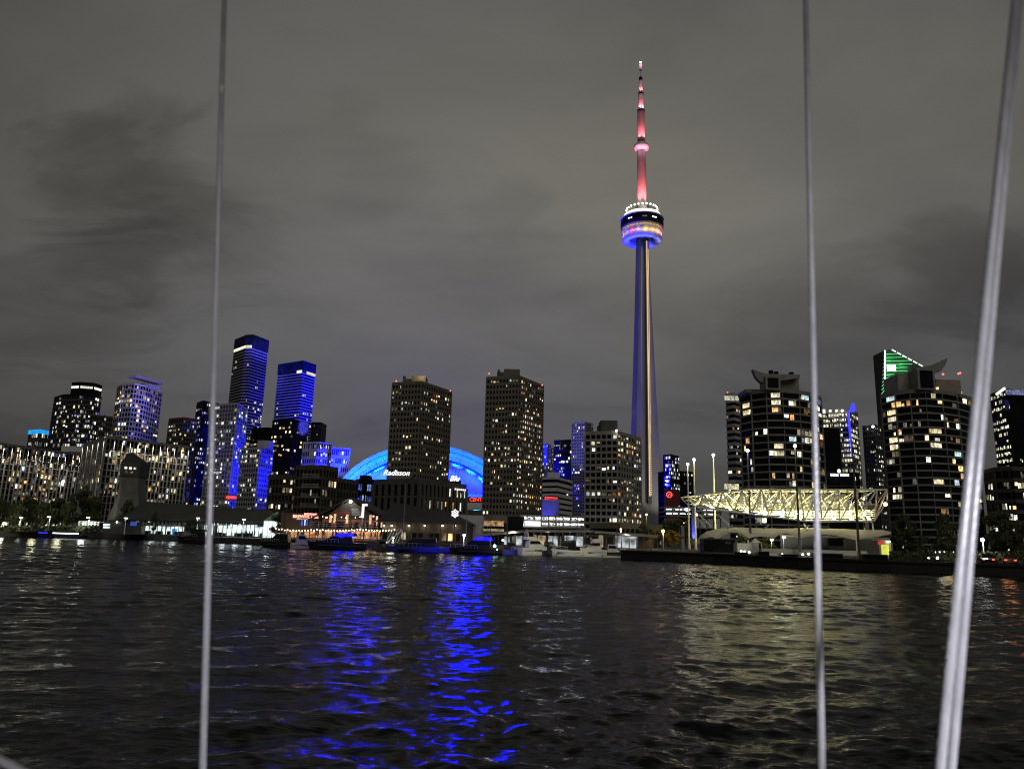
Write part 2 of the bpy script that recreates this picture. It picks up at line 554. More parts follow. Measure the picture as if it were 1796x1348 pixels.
def tower(name, label, chain, ztop, depth=26, floors=20, bays=(8, 8), wall='conc', glass='glass', slab=(0.42, 0.18), pier=(0.35, 0.2, 1),
          lit=(0.2, 0.2), wmat='win_warm', near=False, cat='building', group=None, bands=(), zbase=GROUND, parapet=1.2, fill=(0.92, 0.86), zlit=(0.0, 1.0), seed=0, cap=None, back=None, low=0.0):
    """A block on a polygon footprint: dark glazing core, spandrels and piers standing proud of it, lit rooms in the openings."""
    rng = random.Random(hash(label) % 1000 + seed if False else sum(map(ord, label)) + seed)
    ch = [Vector((p[0], p[1])) for p in chain]
    if back is not None:
        poly = ch + [Vector(b) for b in back]
    elif len(ch) == 3:
        poly = ch + [ch[0] + ch[2] - ch[1]]
    else:
        e = (ch[-1] - ch[0]).normalized()
        nb = Vector((-e.y, e.x))
        poly = ch + [ch[-1] + nb * depth, ch[0] + nb * depth]
    cen = sum(poly, Vector((0, 0))) / len(poly)
    t = thing(name, label, cat, (cen.x, cen.y, zbase), group)
    ztop_f = ztop - parapet
    fh = (ztop_f - zbase) / floors
    MB().prism(poly, zbase, ztop_f).build('glazing', M[glass], t)
    op = offset_poly(poly, slab[1])
    sh = fh * slab[0]
    # spandrels
    if near:
        b = MB().prism([(p[0] - cen.x, p[1] - cen.y) for p in op], -sh / 2, sh / 2)
        me = bpy.data.meshes.new('floor_slab')
        me.from_pydata(b.v, [], b.f)
        me.materials.append(M[wall])
        for k in range(1, floors):
            inst('floor_slab', me, (cen.x, cen.y, zbase + k * fh), t)
    else:
        b = MB()
        for k in range(1, floors):
            b.prism(op, zbase + k * fh - sh / 2, zbase + k * fh + sh / 2)
        b.build('floor_slabs_and_bands' if False else 'spandrel_grid', M[wall], t, kind='stuff')
    MB().prism(offset_poly(poly, slab[1] + 0.05), ztop_f - 0.5, ztop).build('parapet', M[cap or wall], t)
    # piers and lit panes on the faces one can see
    pb, lb = MB(), MB()
    nvis = len(ch) - 1
    count = 0
    for e in range(nvis):
        a, c = ch[e], ch[e + 1]
        d = c - a
        L = d.length
        d.normalize()
        nrm = Vector((d.y, -d.x))
        rz = math.atan2(d.y, d.x)
        nb = bays[e % len(bays)]
        bw = L / nb
        pw = bw * pier[0]
        if pier[2]:
            for k in range(0, nb + 1, pier[2]):
                if e > 0 and k == 0:
                    continue
                q = a + d * (bw * k)
                dd = pier[1] + 0.4
                cc = q + nrm * (pier[1] - dd / 2)
                if near:
                    me = box_mesh('pier', (pw, dd, ztop_f - 0.53 - zbase), M[wall], True)
                    inst('pier', me, (cc.x, cc.y, zbase), t, rz)
                else:
                    pb.box((cc.x, cc.y, (zbase + ztop_f - 0.53) / 2), (pw, dd, ztop_f - 0.53 - zbase), rz)
        wh = (fh - sh) * fill[1]
        ww = (bw - (pw if pier[2] == 1 else bw * 0.06)) * fill[0]
        for k in range(floors):
            fz = k / floors
            if not (zlit[0] <= fz <= zlit[1]):
                continue
            fl_boost = rng.choice((0.55, 0.8, 1.0, 1.0, 1.3, 1.7))
            i = 0
            while i < nb:
                if rng.random() < (lit[e % len(lit)] + (low * max(0.0, 1 - fz / 0.78))) * fl_boost:
                    run = 1 if rng.random() < 0.55 else rng.choice((2, 2, 3))
                    for j in range(run):
                        if i + j >= nb:
                            break
                        fr = rng.choice((1.0, 1.0, 0.85, 0.6, 0.4))
                        hr = rng.choice((1.0, 1.0, 0.85, 0.6))
                        q = a + d * (bw * (i + j + 0.5) + rng.choice((-1, 1)) * ww * (1 - fr) / 2) + nrm * 0.05
                        zc = zbase + (k + 0.5) * fh + (wh * (1 - hr)) / 2 * rng.choice((-1, 1))
                        if near and count < 300:
                            me = box_mesh('window', (ww * fr, 0.06, wh * hr), M[wmat])
                            inst('window', me, (q.x, q.y, zc), t, rz)
                            count += 1
                        else:
                            lb.box((q.x, q.y, zc), (ww * fr, 0.06, wh * hr), rz)
                    i += run
                else:
                    i += 1
    for (e, u0, u1, f0, f1, mk) in bands:
        a, c = ch[e], ch[e + 1]
        d = c - a
        q = a + d * ((u0 + u1) / 2)
        dn = d.normalized()
        nrm = Vector((dn.y, -dn.x))
        q = q + nrm * (slab[1] + 0.12)
        z0, z1 = zbase + (ztop - zbase) * f0, zbase + (ztop - zbase) * f1
        MB().box((q.x, q.y, (z0 + z1) / 2), (d.length * (u1 - u0), 0.15, z1 - z0), math.atan2(dn.y, dn.x)).build('lit_band', M[mk], t)
    if pb.v:
        pb.build('pier_grid', M[wall], t, kind='stuff')
    if lb.v:
        lb.build('lit_glazing', M[wmat], t, kind='stuff')
    t_info = dict(t=t, poly=poly, cen=cen, ch=ch, fh=fh, ztop=ztop)
    return t_info


def xy(px, py, D):
    p = P(px, py, D)
    return (p.x, p.y)


def ztop_of(px, py, D):
    return P(px, py, D).z


def corner(L, C, R, py, D, rl, rr):
    """Front chain of a block seen on its corner: pixel columns at the roof, depth of the corner, depth ratios of its ends."""
    return [xy(L, py[0], D * rl), xy(C, py[1], D), xy(R, py[2], D * rr)], ztop_of(C, py[1], D)


def roof_box(ti, px0, px1, py_top, D, dd=8, m='conc', name='penthouse'):
    a, b = P(px0, py_top, D), P(px1, py_top, D)
    z1 = (a.z + b.z) / 2
    z0 = ti['ztop'] - 0.6
    return MB().box(((a.x + b.x) / 2, D + dd / 2, (z0 + z1) / 2), (abs(b.x - a.x), dd, z1 - z0)).build(name, M[m], ti['t'])


def bulb(name, parent, px, py, D, r, m):
    p = P(px, py, D)
    return MB().ball(p, r, 8, 5).build(name, M[m], parent)

# ================================================================== THE SETTING
SHORE_PX = [(-420, 929, 0), (0, 940, 0), (180, 943, 0), (370, 951, 0), (500, 957, 0), (640, 963, 0), (800, 966, 0), (905, 967, 0), (1060, 970, 0), (1086, 972, 0)]
shore = [G(px, py).to_2d() for px, py, _ in SHORE_PX]
PIER_PX = [(1090, 981), (1250, 988), (1400, 996), (1560, 1003), (1796, 1012), (2250, 1032)]
shore += [G(px, py).to_2d() for px, py in PIER_PX]
far = [(4500, 60), (4500, 6500), (-4500, 6500), (-4500, 200)]
poly = [(p[0], p[1]) for p in shore] + far
gb = MB().prism(poly, -2.5, GROUND)
g = gb.build('ground', M['asphalt'], None, 'structure')
# quay coping and fender timbers along the pier, proud of the wall
for i in range(len(SHORE_PX), len(shore) - 1):
    a, b = shore[i], shore[i + 1]
    d = (b - a).normalized()
    nrm = Vector((d.y, -d.x))
    mid = (a + b) / 2 + nrm * 0.05
    q = MB().box((mid.x, mid.y, GROUND + 0.12), ((b - a).length - 0.01, 0.5, 0.3), math.atan2(d.y, d.x))
    q.build('quay_coping', M['quay'], g)
    q = MB().box((mid.x + nrm.x * 0.12, mid.y + nrm.y * 0.12, 0.3), ((b - a).length - 0.01, 0.2, 1.5), math.atan2(d.y, d.x))
    q.build('quay_wall', M['quay'], g)

# water: a real height field, fine close to the boat and coarser far out
rngw = np.random.default_rng(11)
nr, ncol = 820, 1000
rr = np.exp(np.linspace(math.log(5.0), math.log(330.0), nr))
aa = np.linspace(math.radians(-47), math.radians(47), ncol)
R_, A_ = np.meshgrid(rr, aa, indexing='ij')
X_, Y_ = R_ * np.sin(A_), R_ * np.cos(A_)
Z_ = np.zeros_like(X_)
spacing = np.maximum(R_ * (math.log(330 / 5.0) / nr), 0.02)
NW = 170
lam = np.exp(rngw.uniform(math.log(0.17), math.log(3.4), NW))
head = math.radians(-76) + rngw.normal(0, 1.0, NW) * np.where(lam > 1.5, 0.50, 0.85)
slope = 0.19 * math.sqrt(2.0 / NW) * np.where(lam > 1.5, 0.72, np.where(lam > 0.7, 1.05, 1.10))
ph = rngw.uniform(0, 2 * PI, NW)
# gusts: patches of rougher and smoother water
gust = 0.85 + 0.5 * np.sin(X_ * 0.16 + 0.5 * np.sin(Y_ * 0.09 + 1.0) + 0.4) * np.sin(Y_ * 0.13 + 0.8 * np.sin(X_ * 0.07))
for l_, h_, p_, s_ in zip(lam, head, ph, slope):
    k = 2 * PI / l_
    fade = np.clip(l_ / (spacing * 2.0) - 1.0, 0, 1)
    arg = k * (X_ * math.cos(h_) + Y_ * math.sin(h_)) + p_
    w = np.sin(arg)
    if l_ > 0.9:
        w = w + 0.22 * np.sin(2 * arg + PI / 2)
    far_ = 1.0 + 0.9 * np.clip((R_ - 25.0) / 70.0, 0, 1) if l_ > 1.2 else 1.0
    Z_ += (s_ / k) * w * fade * far_ * (gust if l_ < 2.5 else 1.0)
me = bpy.data.meshes.new('water')
nv = nr * ncol
co = np.stack([X_, Y_, Z_], -1).reshape(-1, 3).astype(np.float32)
idx = np.arange(nv).reshape(nr, ncol)
quads = np.stack([idx[:-1, :-1], idx[:-1, 1:], idx[1:, 1:], idx[1:, :-1]], -1).reshape(-1, 4)[:, ::-1]
me.vertices.add(nv)
me.vertices.foreach_set('co', co.ravel())
me.loops.add(quads.size)
me.loops.foreach_set('vertex_index', quads.ravel().astype(np.int32))
me.polygons.add(len(quads))
me.polygons.foreach_set('loop_start', np.arange(0, quads.size, 4, dtype=np.int32))
me.polygons.foreach_set('use_smooth', np.ones(len(quads), dtype=bool))
me.update(calc_edges=True)
wm = bpy.data.materials.new('harbour_water')
wm.use_nodes = True
t = wm.node_tree
b = t.nodes['Principled BSDF']
b.inputs['Base Color'].default_value = (0.003, 0.0045, 0.005, 1)
b.inputs['Roughness'].default_value = 0.115
b.inputs['IOR'].default_value = 1.333
tcn = N(t, 'ShaderNodeTexCoord')
mpn = N(t, 'ShaderNodeMapping')
mpn.inputs['Scale'].default_value = (0.55, 2.0, 1)
mpn.inputs['Rotation'].default_value = (0, 0, math.radians(12))
t.links.new(tcn.outputs['Object'], mpn.inputs[0])
na = N(t, 'ShaderNodeTexNoise', i_Scale=0.8, i_Detail=4.0, i_Roughness=0.62)
nbm = N(t, 'ShaderNodeTexNoise', i_Scale=6.5, i_Detail=3.0, i_Roughness=0.6)
t.links.new(mpn.outputs[0], na.inputs['Vector'])
t.links.new(mpn.outputs[0], nbm.inputs['Vector'])
b1 = N(t, 'ShaderNodeBump', i_Strength=0.45, i_Distance=0.16)
b2 = N(t, 'ShaderNodeBump', i_Strength=0.45, i_Distance=0.022)
t.links.new(na.outputs[0], b1.inputs['Height'])
t.links.new(nbm.outputs[0], b2.inputs['Height'])
t.links.new(b1.outputs[0], b2.inputs['Normal'])
t.links.new(b2.outputs[0], b.inputs['Normal'])
# reflections dimmed by mixing a near-black diffuse into the water
df = N(t, 'ShaderNodeBsdfDiffuse')
df.inputs['Color'].default_value = (0.004, 0.005, 0.005, 1)
mxs = N(t, 'ShaderNodeMixShader')
mxs.inputs[0].default_value = 0.58
t.links.new(df.outputs[0], mxs.inputs[1])
t.links.new(b.outputs[0], mxs.inputs[2])
t.links.new(mxs.outputs[0], t.nodes['Material Output'].inputs['Surface'])
me.materials.append(wm)
water = bpy.data.objects.new('water', me)
COL.objects.link(water)
water['kind'] = 'structure'

# ================================================================== FAR LEFT CONDOS
T = {}
T['a'] = tower('condo_tower', 'low dark condo with a glowing blue roof ring behind the left slab', [xy(51, 760, 700), xy(70, 760, 690), xy(93, 760, 705)], ztop_of(70, 752, 690), floors=10, bays=(6, 7), wall='conc_dk', lit=(0.3, 0.3), wmat='win_cool')
tb = T['a']['t']
MB().prism(offset_poly(T['a']['poly'], 0.8), T['a']['ztop'] - 4.2, T['a']['ztop'] - 0.3).build('roof_ring', M['g_cyan'], tb)

T['b'] = tower('condo_tower', 'dark curved condo with a white lit crown, leftmost of the tall towers', [xy(97, 690, 640), xy(110, 690, 626), xy(140, 690, 618), xy(164, 690, 622), xy(179, 690, 634)], ztop_of(126, 690, 620), back=[xy(179, 690, 660), xy(97, 690, 662)],
               floors=27, bays=(3, 7, 6, 4), wall='conc_dk', lit=(0.28, 0.30, 0.30, 0.3), wmat='win_cool', slab=(0.3, 0.25), pier=(0.2, 0.2, 1), cap='black')
cr = [xy(126, 672, 622), xy(140, 672, 619), xy(165, 676, 622), xy(179, 680, 633)]
zt = ztop_of(150, 670, 620)
MB().prism(cr + [xy(179, 676, 655), xy(126, 676, 655)], T['b']['ztop'] - 0.5, zt).build('crown', M['black'], T['b']['t'])
for i in range(3):
    a, c = Vector(cr[i]), Vector(cr[i + 1])
    d = (c - a).normalized()
    q = (a + c) / 2 + Vector((d.y, -d.x)) * 0.15
    MB().box((q.x, q.y, zt - 4.4), ((c - a).length * 0.86, 0.3, 1.9), math.atan2(d.y, d.x)).build('crown_light', M['win_band'], T['b']['t'])
T['b2'] = tower('condo_tower', 'short grey block between the two tall left towers', [xy(172, 730, 720), xy(206, 730, 730)], ztop_of(190, 728, 720), floors=22, bays=(9,), wall='conc_dk', lit=(0.24,), wmat='win_cool')
ch, z = corner(204, 257, 287, (672, 672, 682), 640, 1.03, 1.05)
T['c'] = tower('condo_tower', 'condo with a curved front, violet lit side and slanting roof canopy', [xy(207, 672, 650), xy(216, 672, 636), xy(236, 672, 630), xy(257, 672, 640), xy(286, 680, 676)], ztop_of(240, 672, 632), back=[xy(274, 680, 706), xy(215, 680, 690)],
               floors=30, bays=(3, 4, 4, 7), wall='pale', lit=(0.30, 0.34, 0.36, 0.17), wmat='win_warm', slab=(0.3, 0.2), pier=(0.22, 0.2, 1))
c0, c1 = P(224, 657, 636), P(284, 676, 676)
MB().box(((c0.x + c1.x) / 2, (c0.y + c1.y) / 2 + 1, (c0.z + c1.z) / 2 + 0.5), ((c1 - c0).length * 0.80, 9, 2.2), math.atan2(c1.y - c0.y, c1.x - c0.x)).build('roof_canopy', M['pale'], T['c']['t'])
MB().box(((c0.x * 0.3 + c1.x * 0.7), (c0.y + c1.y) / 2 + 4, T['c']['ztop'] + 1.6), (14, 12, 5), math.atan2(c1.y - c0.y, c1.x - c0.x)).build('penthouse', M['pale'], T['c']['t'])

T['d'] = tower('condo_tower', 'dark tower with a dim red parapet behind the white columned slab', [xy(297, 735, 600), xy(322, 733, 590), xy(346, 735, 600)], ztop_of(322, 731, 590), floors=24, bays=(6, 6), wall='conc_dk', lit=(0.26, 0.26), wmat='win_warm', cap='wood_red')
T['e'] = tower('condo_tower', 'black stepped tower right of the red topped one, behind the first cable', [xy(346, 705, 640), xy(356, 703, 628), xy(384, 703, 640)], ztop_of(356, 702, 628), floors=28, bays=(4, 8), wall='black', lit=(0.24, 0.26), wmat='win_cool')
T['f'] = tower('condo_tower', 'glass condo washed in strong blue light with a red band at its foot', [xy(372, 708, 575), xy(417, 706, 560), xy(434, 726, 592)], ztop_of(410, 705, 560), floors=30, bays=(9, 5), wall='pale', glass='glass_l', lit=(0.30, 0.26), wmat='win_cool', slab=(0.28, 0.15), pier=(0.25, 0.15, 1))
MB().box((P(408, 872, 559).x, 559.0, P(408, 872, 559).z), (9.5, 0.6, 2.0)).build('red_sign_band', M['g_redsign'], T['f']['t'])
T['g'] = tower('condo_tower', 'lower rounded block with one blue washed flank, left of the brick midrise', [xy(424, 786, 520), xy(456, 783, 508), xy(479, 792, 526)], ztop_of(456, 783, 508), floors=17, bays=(8, 6), wall='pale', lit=(0.24, 0.16), wmat='win_cool', slab=(0.36, 0.15), pier=(0.28, 0.15, 1), glass='glass')
bxp = roof_box(T['g'], 452, 474, 772, 514, 8, 'pale')

# the two tall twins with blue striped floors
chA, zA = corner(413, 444, 471, (592, 588, 602), 880, 1.03, 1.03)
chA = [xy(413, 590, 905), xy(433, 587, 880), xy(444, 589, 878), xy(471, 602, 905)]
T['A'] = tower('office_tower', 'tallest blue striped tower with a white lit band under its dark top', chA, ztop_of(433, 587, 880), back=[xy(462, 590, 930), xy(420, 590, 930)], floors=60, bays=(8, 4, 10), wall='pale', glass='glass_b', lit=(0.010, 0.015, 0.02), low=0.42, slab=(0.33, 0.5), pier=(0.12, 0.3, 0), wmat='win_yel', zlit=(0, 0.93), parapet=14, cap='glass_b')
zAt = T['A']['ztop']
for i, (u0, u1) in ((0, (0.05, 1.0)), (1, (0.0, 1.0))):
    a, c = Vector(chA[i]), Vector(chA[i + 1])
    d = (c - a).normalized()
    q = a + (c - a) * ((u0 + u1) / 2) + Vector((d.y, -d.x)) * 0.75
    MB().box((q.x, q.y, zAt - 15.2), ((c - a).length * (u1 - u0), 0.3, 3.2), math.atan2(d.y, d.x)).build('lit_band', M['win_band'], T['A']['t'])
chB = [xy(489, 637, 905), xy(532, 632, 880), xy(554, 640, 902)]
T['B'] = tower('office_tower', 'second blue striped tower, shorter, right of the tallest one', chB, ztop_of(532, 632, 880), floors=54, bays=(12, 7), wall='pale', glass='glass_b', lit=(0.015, 0.02), low=0.50, slab=(0.33, 0.5), pier=(0.12, 0.3, 0), wmat='win_yel', zlit=(0, 0.9), parapet=12, cap='glass_b')
for i, (u0, u1) in ((0, (0.80, 1.0)), (1, (0.30, 0.98))):
    a, c = Vector(chB[i]), Vector(chB[i + 1])
    d = (c - a).normalized()
    q = a + (c - a) * ((u0 + u1) / 2) + Vector((d.y, -d.x)) * 0.75
    MB().box((q.x, q.y, T['B']['ztop'] - 13.6), ((c - a).length * (u1 - u0), 0.3, 3.2), math.atan2(d.y, d.x)).build('lit_band', M['win_band'], T['B']['t'])
T['h'] = tower('condo_tower', 'black midrise full of lit rooms between the two blue striped towers', [xy(441, 760, 780), xy(470, 750, 770), xy(512, 752, 790)], ztop_of(470, 749, 770), floors=22, bays=(8, 10), wall='black', lit=(0.20, 0.24), wmat='win_warm', slab=(0.4, 0.3), pier=(0.1, 0.1, 2))
T['h2'] = tower('condo_tower', 'black balconied block with warm lit floors in front of the second striped tower', [xy(478, 742, 740), xy(516, 736, 728), xy(540, 745, 750)], ztop_of(516, 735, 728), floors=24, bays=(10, 6), wall='black', lit=(0.22, 0.06), wmat='win_warm', slab=(0.4, 0.3), pier=(0.1, 0.1, 2))
T['i'] = tower('office_tower', 'dark blue stub tower tucked right of the second striped tower', [xy(545, 741, 930), xy(564, 743, 930)], ztop_of(555, 740, 930), floors=24, bays=(7,), wall='glass_b', glass='glass_b', lit=(0.06,))
T['j'] = tower('apartment_block', 'blue floodlit block with ribbed front, left one of the pair beside the dome', [xy(529, 776, 745), xy(556, 774, 735), xy(583, 780, 745)], ztop_of(556, 774, 735), floors=12, bays=(7, 7), wall='pale', glass='glass_b', lit=(0.30, 0.30), wmat='win_cool', group='blue floodlit blocks beside the dome')
T['k'] = tower('apartment_block', 'blue floodlit block stepping down towards the dome, right one of the pair', [xy(582, 786, 735), xy(614, 786, 740)], ztop_of(597, 784, 735), floors=10, bays=(9,), wall='pale', glass='glass_b', lit=(0.30,), wmat='win_cool', group='blue floodlit blocks beside the dome')

# ---- the two long slab blocks with lamp-washed piers
def slab_block(name, label, L, C, R, py, D, ratios, floors, bays, seed, tint):
    ch = [xy(L, py[0], D * ratios[0]), xy(C, py[1], D), xy(R, py[2], D * ratios[1])] if C is not None else [xy(L, py[0], D * ratios[0]), xy(R, py[2], D * ratios[1])]
    zt = ztop_of(C if C is not None else L, py[1], D if C is not None else D * ratios[0])
    ti = tower(name, label, ch, zt, depth=18, floors=floors, bays=bays, wall=tint, glass='glass', slab=(0.14, 0.10), pier=(0.15, 0.75, 1), lit=(0.36, 0.34), wmat='win_warm', near=True, parapet=0.8, seed=seed, fill=(0.80, 0.80))
    t = ti['t']
    for e in range(len(ch) - 1):
        a, c = Vector(ch[e]), Vector(ch[e + 1])
        d = (c - a)
        L_ = d.length
        d.normalize()
        nrm = Vector((d.y, -d.x))
        nb = bays[e]
        for k in range(0, nb + 1, 2):
            if e > 0 and k == 0:
                continue
            q = a + d * (L_ / nb * k) + nrm * 1.45
            o = MB().box((q.x, q.y, zt - 0.35), (0.7, 0.5, 0.3), math.atan2(d.y, d.x)).build('floodlight', M['steel_dk'], t)
            lamp('SPOT', (q.x, q.y, zt - 0.6), 26000, (1.0, 0.93, 0.76) if k % 4 else (1.0, 0.88, 0.64), (q.x - nrm.x * 0.8, q.y - nrm.y * 0.8, zt - 15), 0.15, 36, 0.9, 'pier_floodlight')
    return ti


T['s1'] = slab_block('apartment_block', 'long apartment slab at far left with lamp washed white piers', -40, None, 152, (770, 770, 790), 395, (0.93, 1.10), 13, (28,), 3, 'cream')
T['s2'] = slab_block('apartment_block', 'second apartment slab with violet tinted grid, behind the flared concrete tower', 150, 187, 330, (772, 764, 786), 350, (1.10, 1.10), 14, (8, 22), 5, 'cream')
roof_box(T['s1'], 108, 150, 782, 412, 8, 'white')

# ================================================================== MIDDLE TOWERS
chm = [xy(689, 671, 386), xy(739, 668, 380), xy(792, 685, 405)]
T['m1'] = tower('apartment_tower', 'brown brick tower in front of the dome, left of the two twins', chm, ztop_of(739, 668, 380), floors=27, bays=(9, 13), wall='brick', slab=(0.46, 0.22), pier=(0.42, 0.25, 1), lit=(0.14, 0.15), wmat='win_warm', near=True, group='twin brown brick towers')
chm2 = [xy(854, 660, 384), xy(910, 658, 378), xy(953, 676, 402)]
T['m2'] = tower('apartment_tower', 'brown brick tower with many lit rooms, right of the dome', chm2, ztop_of(910, 658, 378), floors=28, bays=(10, 12), wall='brick', slab=(0.46, 0.22), pier=(0.42, 0.25, 1), lit=(0.14, 0.50), wmat='win_warm', near=True, group='twin brown brick towers', seed=4)
for key, (x0, x1, y1), (vx, vy), beacons in (('m1', (722, 747, 659), (709, 661), ((695, 668), (790, 685))), ('m2', (884, 912, 647), (875, 650), ((858, 655), (909, 651), (951, 675)))):
    D = 384
    roof_box(T[key], x0, x1, y1, D, 9, 'brick')
    roof_box(T[key], x0 - 12, x0 - 0.5, y1 + 5, D + 2, 7, 'brick')
    roof_box(T[key], vx - 2, vx + 2, vy - 2, D + 1, 2, 'conc_dk', 'vent_stack')
    for bx_, by_ in beacons:
        p = P(bx_, by_, 388)
        post = MB().bar((p.x, p.y, T[key]['ztop'] - 0.5), p, 0.08).build('beacon_post', M['steel_dk'], T[key]['t'])
        MB().ball(p, 0.42, 8, 5).build('beacon', M['g_red'], post)
lp = P(742, 660, 381)
lamp('POINT', (lp.x - 1, 380.5, lp.z + 1), 900, (1.0, 0.7, 0.35), size=0.2, name='rooftop_lamp')

chq = [xy(1027, 757, 346), xy(1083, 755, 340), xy(1123, 773, 362)]
T['q'] = tower('apartment_tower', 'grey concrete tower with ribbed corners directly in front of the tall spire', chq, ztop_of(1083, 755, 340), floors=17, bays=(6, 9), wall='conc', slab=(0.38, 0.25), pier=(0.22, 0.5, 1), lit=(0.13, 0.45), wmat='win_warm', near=True, seed=2)
roof_box(T['q'], 1054, 1083, 737, 344, 9, 'conc_dk')
roof_box(T['q'], 1049, 1056, 746, 346, 5, 'conc_dk', 'stair_head')
bulb('roof_lamp', T['q']['t'], 1081, 755, 338, 0.5, 'g_white')

# behind, between the brick tower and the grey one
T['n1'] = tower('condo_tower', 'thin dark tower just right of the brick tower with a lit cap', [xy(949, 780, 800), xy(958, 778, 792), xy(966, 780, 800)], ztop_of(958, 777, 792), floors=26, bays=(3, 3), wall='pale', glass='glass_b', lit=(0.12, 0.3), wmat='win_cool')
T['n2'] = tower('condo_tower', 'small round topped tower with warm lit drum, behind the white office block', [xy(963, 788, 820), xy(968, 786, 816), xy(976, 788, 822)], ztop_of(968, 785, 816), floors=24, bays=(3, 3), wall='cream', lit=(0.5, 0.5), wmat='win_warm')
T['n3'] = tower('office_tower', 'navy glass tower with scattered lights left of the violet tower', [xy(972, 772, 760), xy(1000, 770, 750), xy(1010, 772, 760)], ztop_of(990, 770, 750), floors=30, bays=(9, 3), wall='glass_b', glass='glass_b', lit=(0.17, 0.1), wmat='win_cool', slab=(0.2, 0.1), pier=(0.1, 0.1, 1))
T['n4'] = tower('condo_tower', 'violet floodlit narrow tower with fine window grid', [xy(1003, 741, 720), xy(1026, 739, 712), xy(1040, 744, 722)], ztop_of(1020, 739, 712), floors=36, bays=(8, 5), wall='conc_mid', glass='glass_b', lit=(0.09, 0.06), wmat='win_cool', slab=(0.34, 0.15), pier=(0.34, 0.15, 1))
# white office block with blue side and red sign
cho = [xy(949, 836, 560), xy(977, 836, 552), xy(1003, 852, 590)]
T['o'] = tower('office_building', 'white office block with blue lit flank and a red sign panel', cho, ztop_of(977, 836, 552), floors=11, bays=(8, 8), wall='white', glass='black', lit=(0.05, 0.05), slab=(0.62, 0.4), pier=(0.1, 0.1, 0), wmat='win_cool', near=True)
roof_box(T['o'], 960, 982, 828, 560, 14, 'white')
sp = P(966, 874, 548)
red = MB().box((sp.x, sp.y, sp.z), (10.0, 0.4, 4.2)).build('sign_panel', M['steel_dk'], T['o']['t'])
rm = box_mesh('sign_tile', (1.05, 0.2, 1.15), M['g_redsign'])
for i in range(7):
    for j in range(2):
        if RNG.random() < 0.88:
            inst('sign_tile', rm, (sp.x - 4.1 + i * 1.37 + 0.2 * j, sp.y - 0.32, sp.z - 0.9 + 1.75 * j - 0.08 * i), red)
MB().box((P(963, 897, 552).x, 549, P(963, 897, 552).z), (13.5, 3, 17)).build('podium_wall', M['cream'], T['o']['t'])

# ================================================================== DOMED STADIUM
DX, DY = P(745, 850, 720).x, 720.0
stad = thing('stadium', 'blue and cyan floodlit stadium with a stepped arched roof', 'stadium', (DX, DY, GROUND))
PROF = 20.0


def arch_pts(a, h, y, n=40, zmin=26.0):
    s = math.sqrt(max(0, 1 - 0)) 
    th0 = math.asin(min(0.999, max(0.0, (zmin - PROF) / h)))
    return [(DX + a * math.cos(PI - (th0 + (PI - 2 * th0) * k / n)), y, PROF + h * math.sin(th0 + (PI - 2 * th0) * k / n)) for k in range(n + 1)]


def vault(a, h, y0, y1, name, m, a1=None, h1=None):
    r0, r1 = arch_pts(a, h, y0), arch_pts(a1 or a, h1 or h, y1)
    b_ = MB()
    b_.loft([r0, r1], caps=False, closed=False)
    return b_.build(name, M[m], stad, smooth=True)


def riser(ao, ho, ai, hi, y, name, m, th=0.6):
    """Front wall between two arches, with thickness."""
    ro, ri = arch_pts(ao, ho, y), arch_pts(ai, hi, y)
    ro2, ri2 = arch_pts(ao, ho, y + th), arch_pts(ai, hi, y + th)
    b_ = MB()
    b_.loft([ri, ro, ro2, ri2, ri], caps=False, closed=False)
    return b_.build(name, M[m], stad)


A0, H0 = 92.0, 68.5
vault(A0, H0, 722, 800, 'rear_roof_panel', 'dome', A0 * 0.8, H0 * 0.7)
riser(A0, H0, A0 - 4.2, H0 - 3.6, 722, 'rear_roof_rim', 'pale')
riser(A0 - 4.2, H0 - 3.6, A0 - 14.0, H0 - 13.0, 724, 'upper_lit_riser', 'dome')
riser(A0 - 14.0, H0 - 13.0, A0 - 16.2, H0 - 15.0, 715.6, 'upper_gutter', 'dome_seam')
vault(A0 - 14.0, H0 - 13.0, 716, 724, 'middle_roof_panel', 'dome')
riser(A0 - 16.2, H0 - 15.0, A0 - 19.8, H0 - 17.8, 715, 'lower_lit_riser', 'dome')
for th_deg in range(12, 170, 6):      # frame ribs across the two lit risers
    th_ = math.radians(th_deg)
    c_, s_ = math.cos(th_), math.sin(th_)
    MB().bar((DX - (A0 - 14.2) * c_, 723.6, PROF + (H0 - 13.2) * s_), (DX - (A0 - 4.0) * c_, 723.6, PROF + (H0 - 3.4) * s_), 0.22).build('riser_rib', M['dome'], stad)
    MB().bar((DX - (A0 - 19.8) * c_, 714.7, PROF + (H0 - 17.8) * s_), (DX - (A0 - 15.8) * c_, 714.7, PROF + (H0 - 14.6) * s_), 0.15).build('riser_rib', M['dome'], stad)
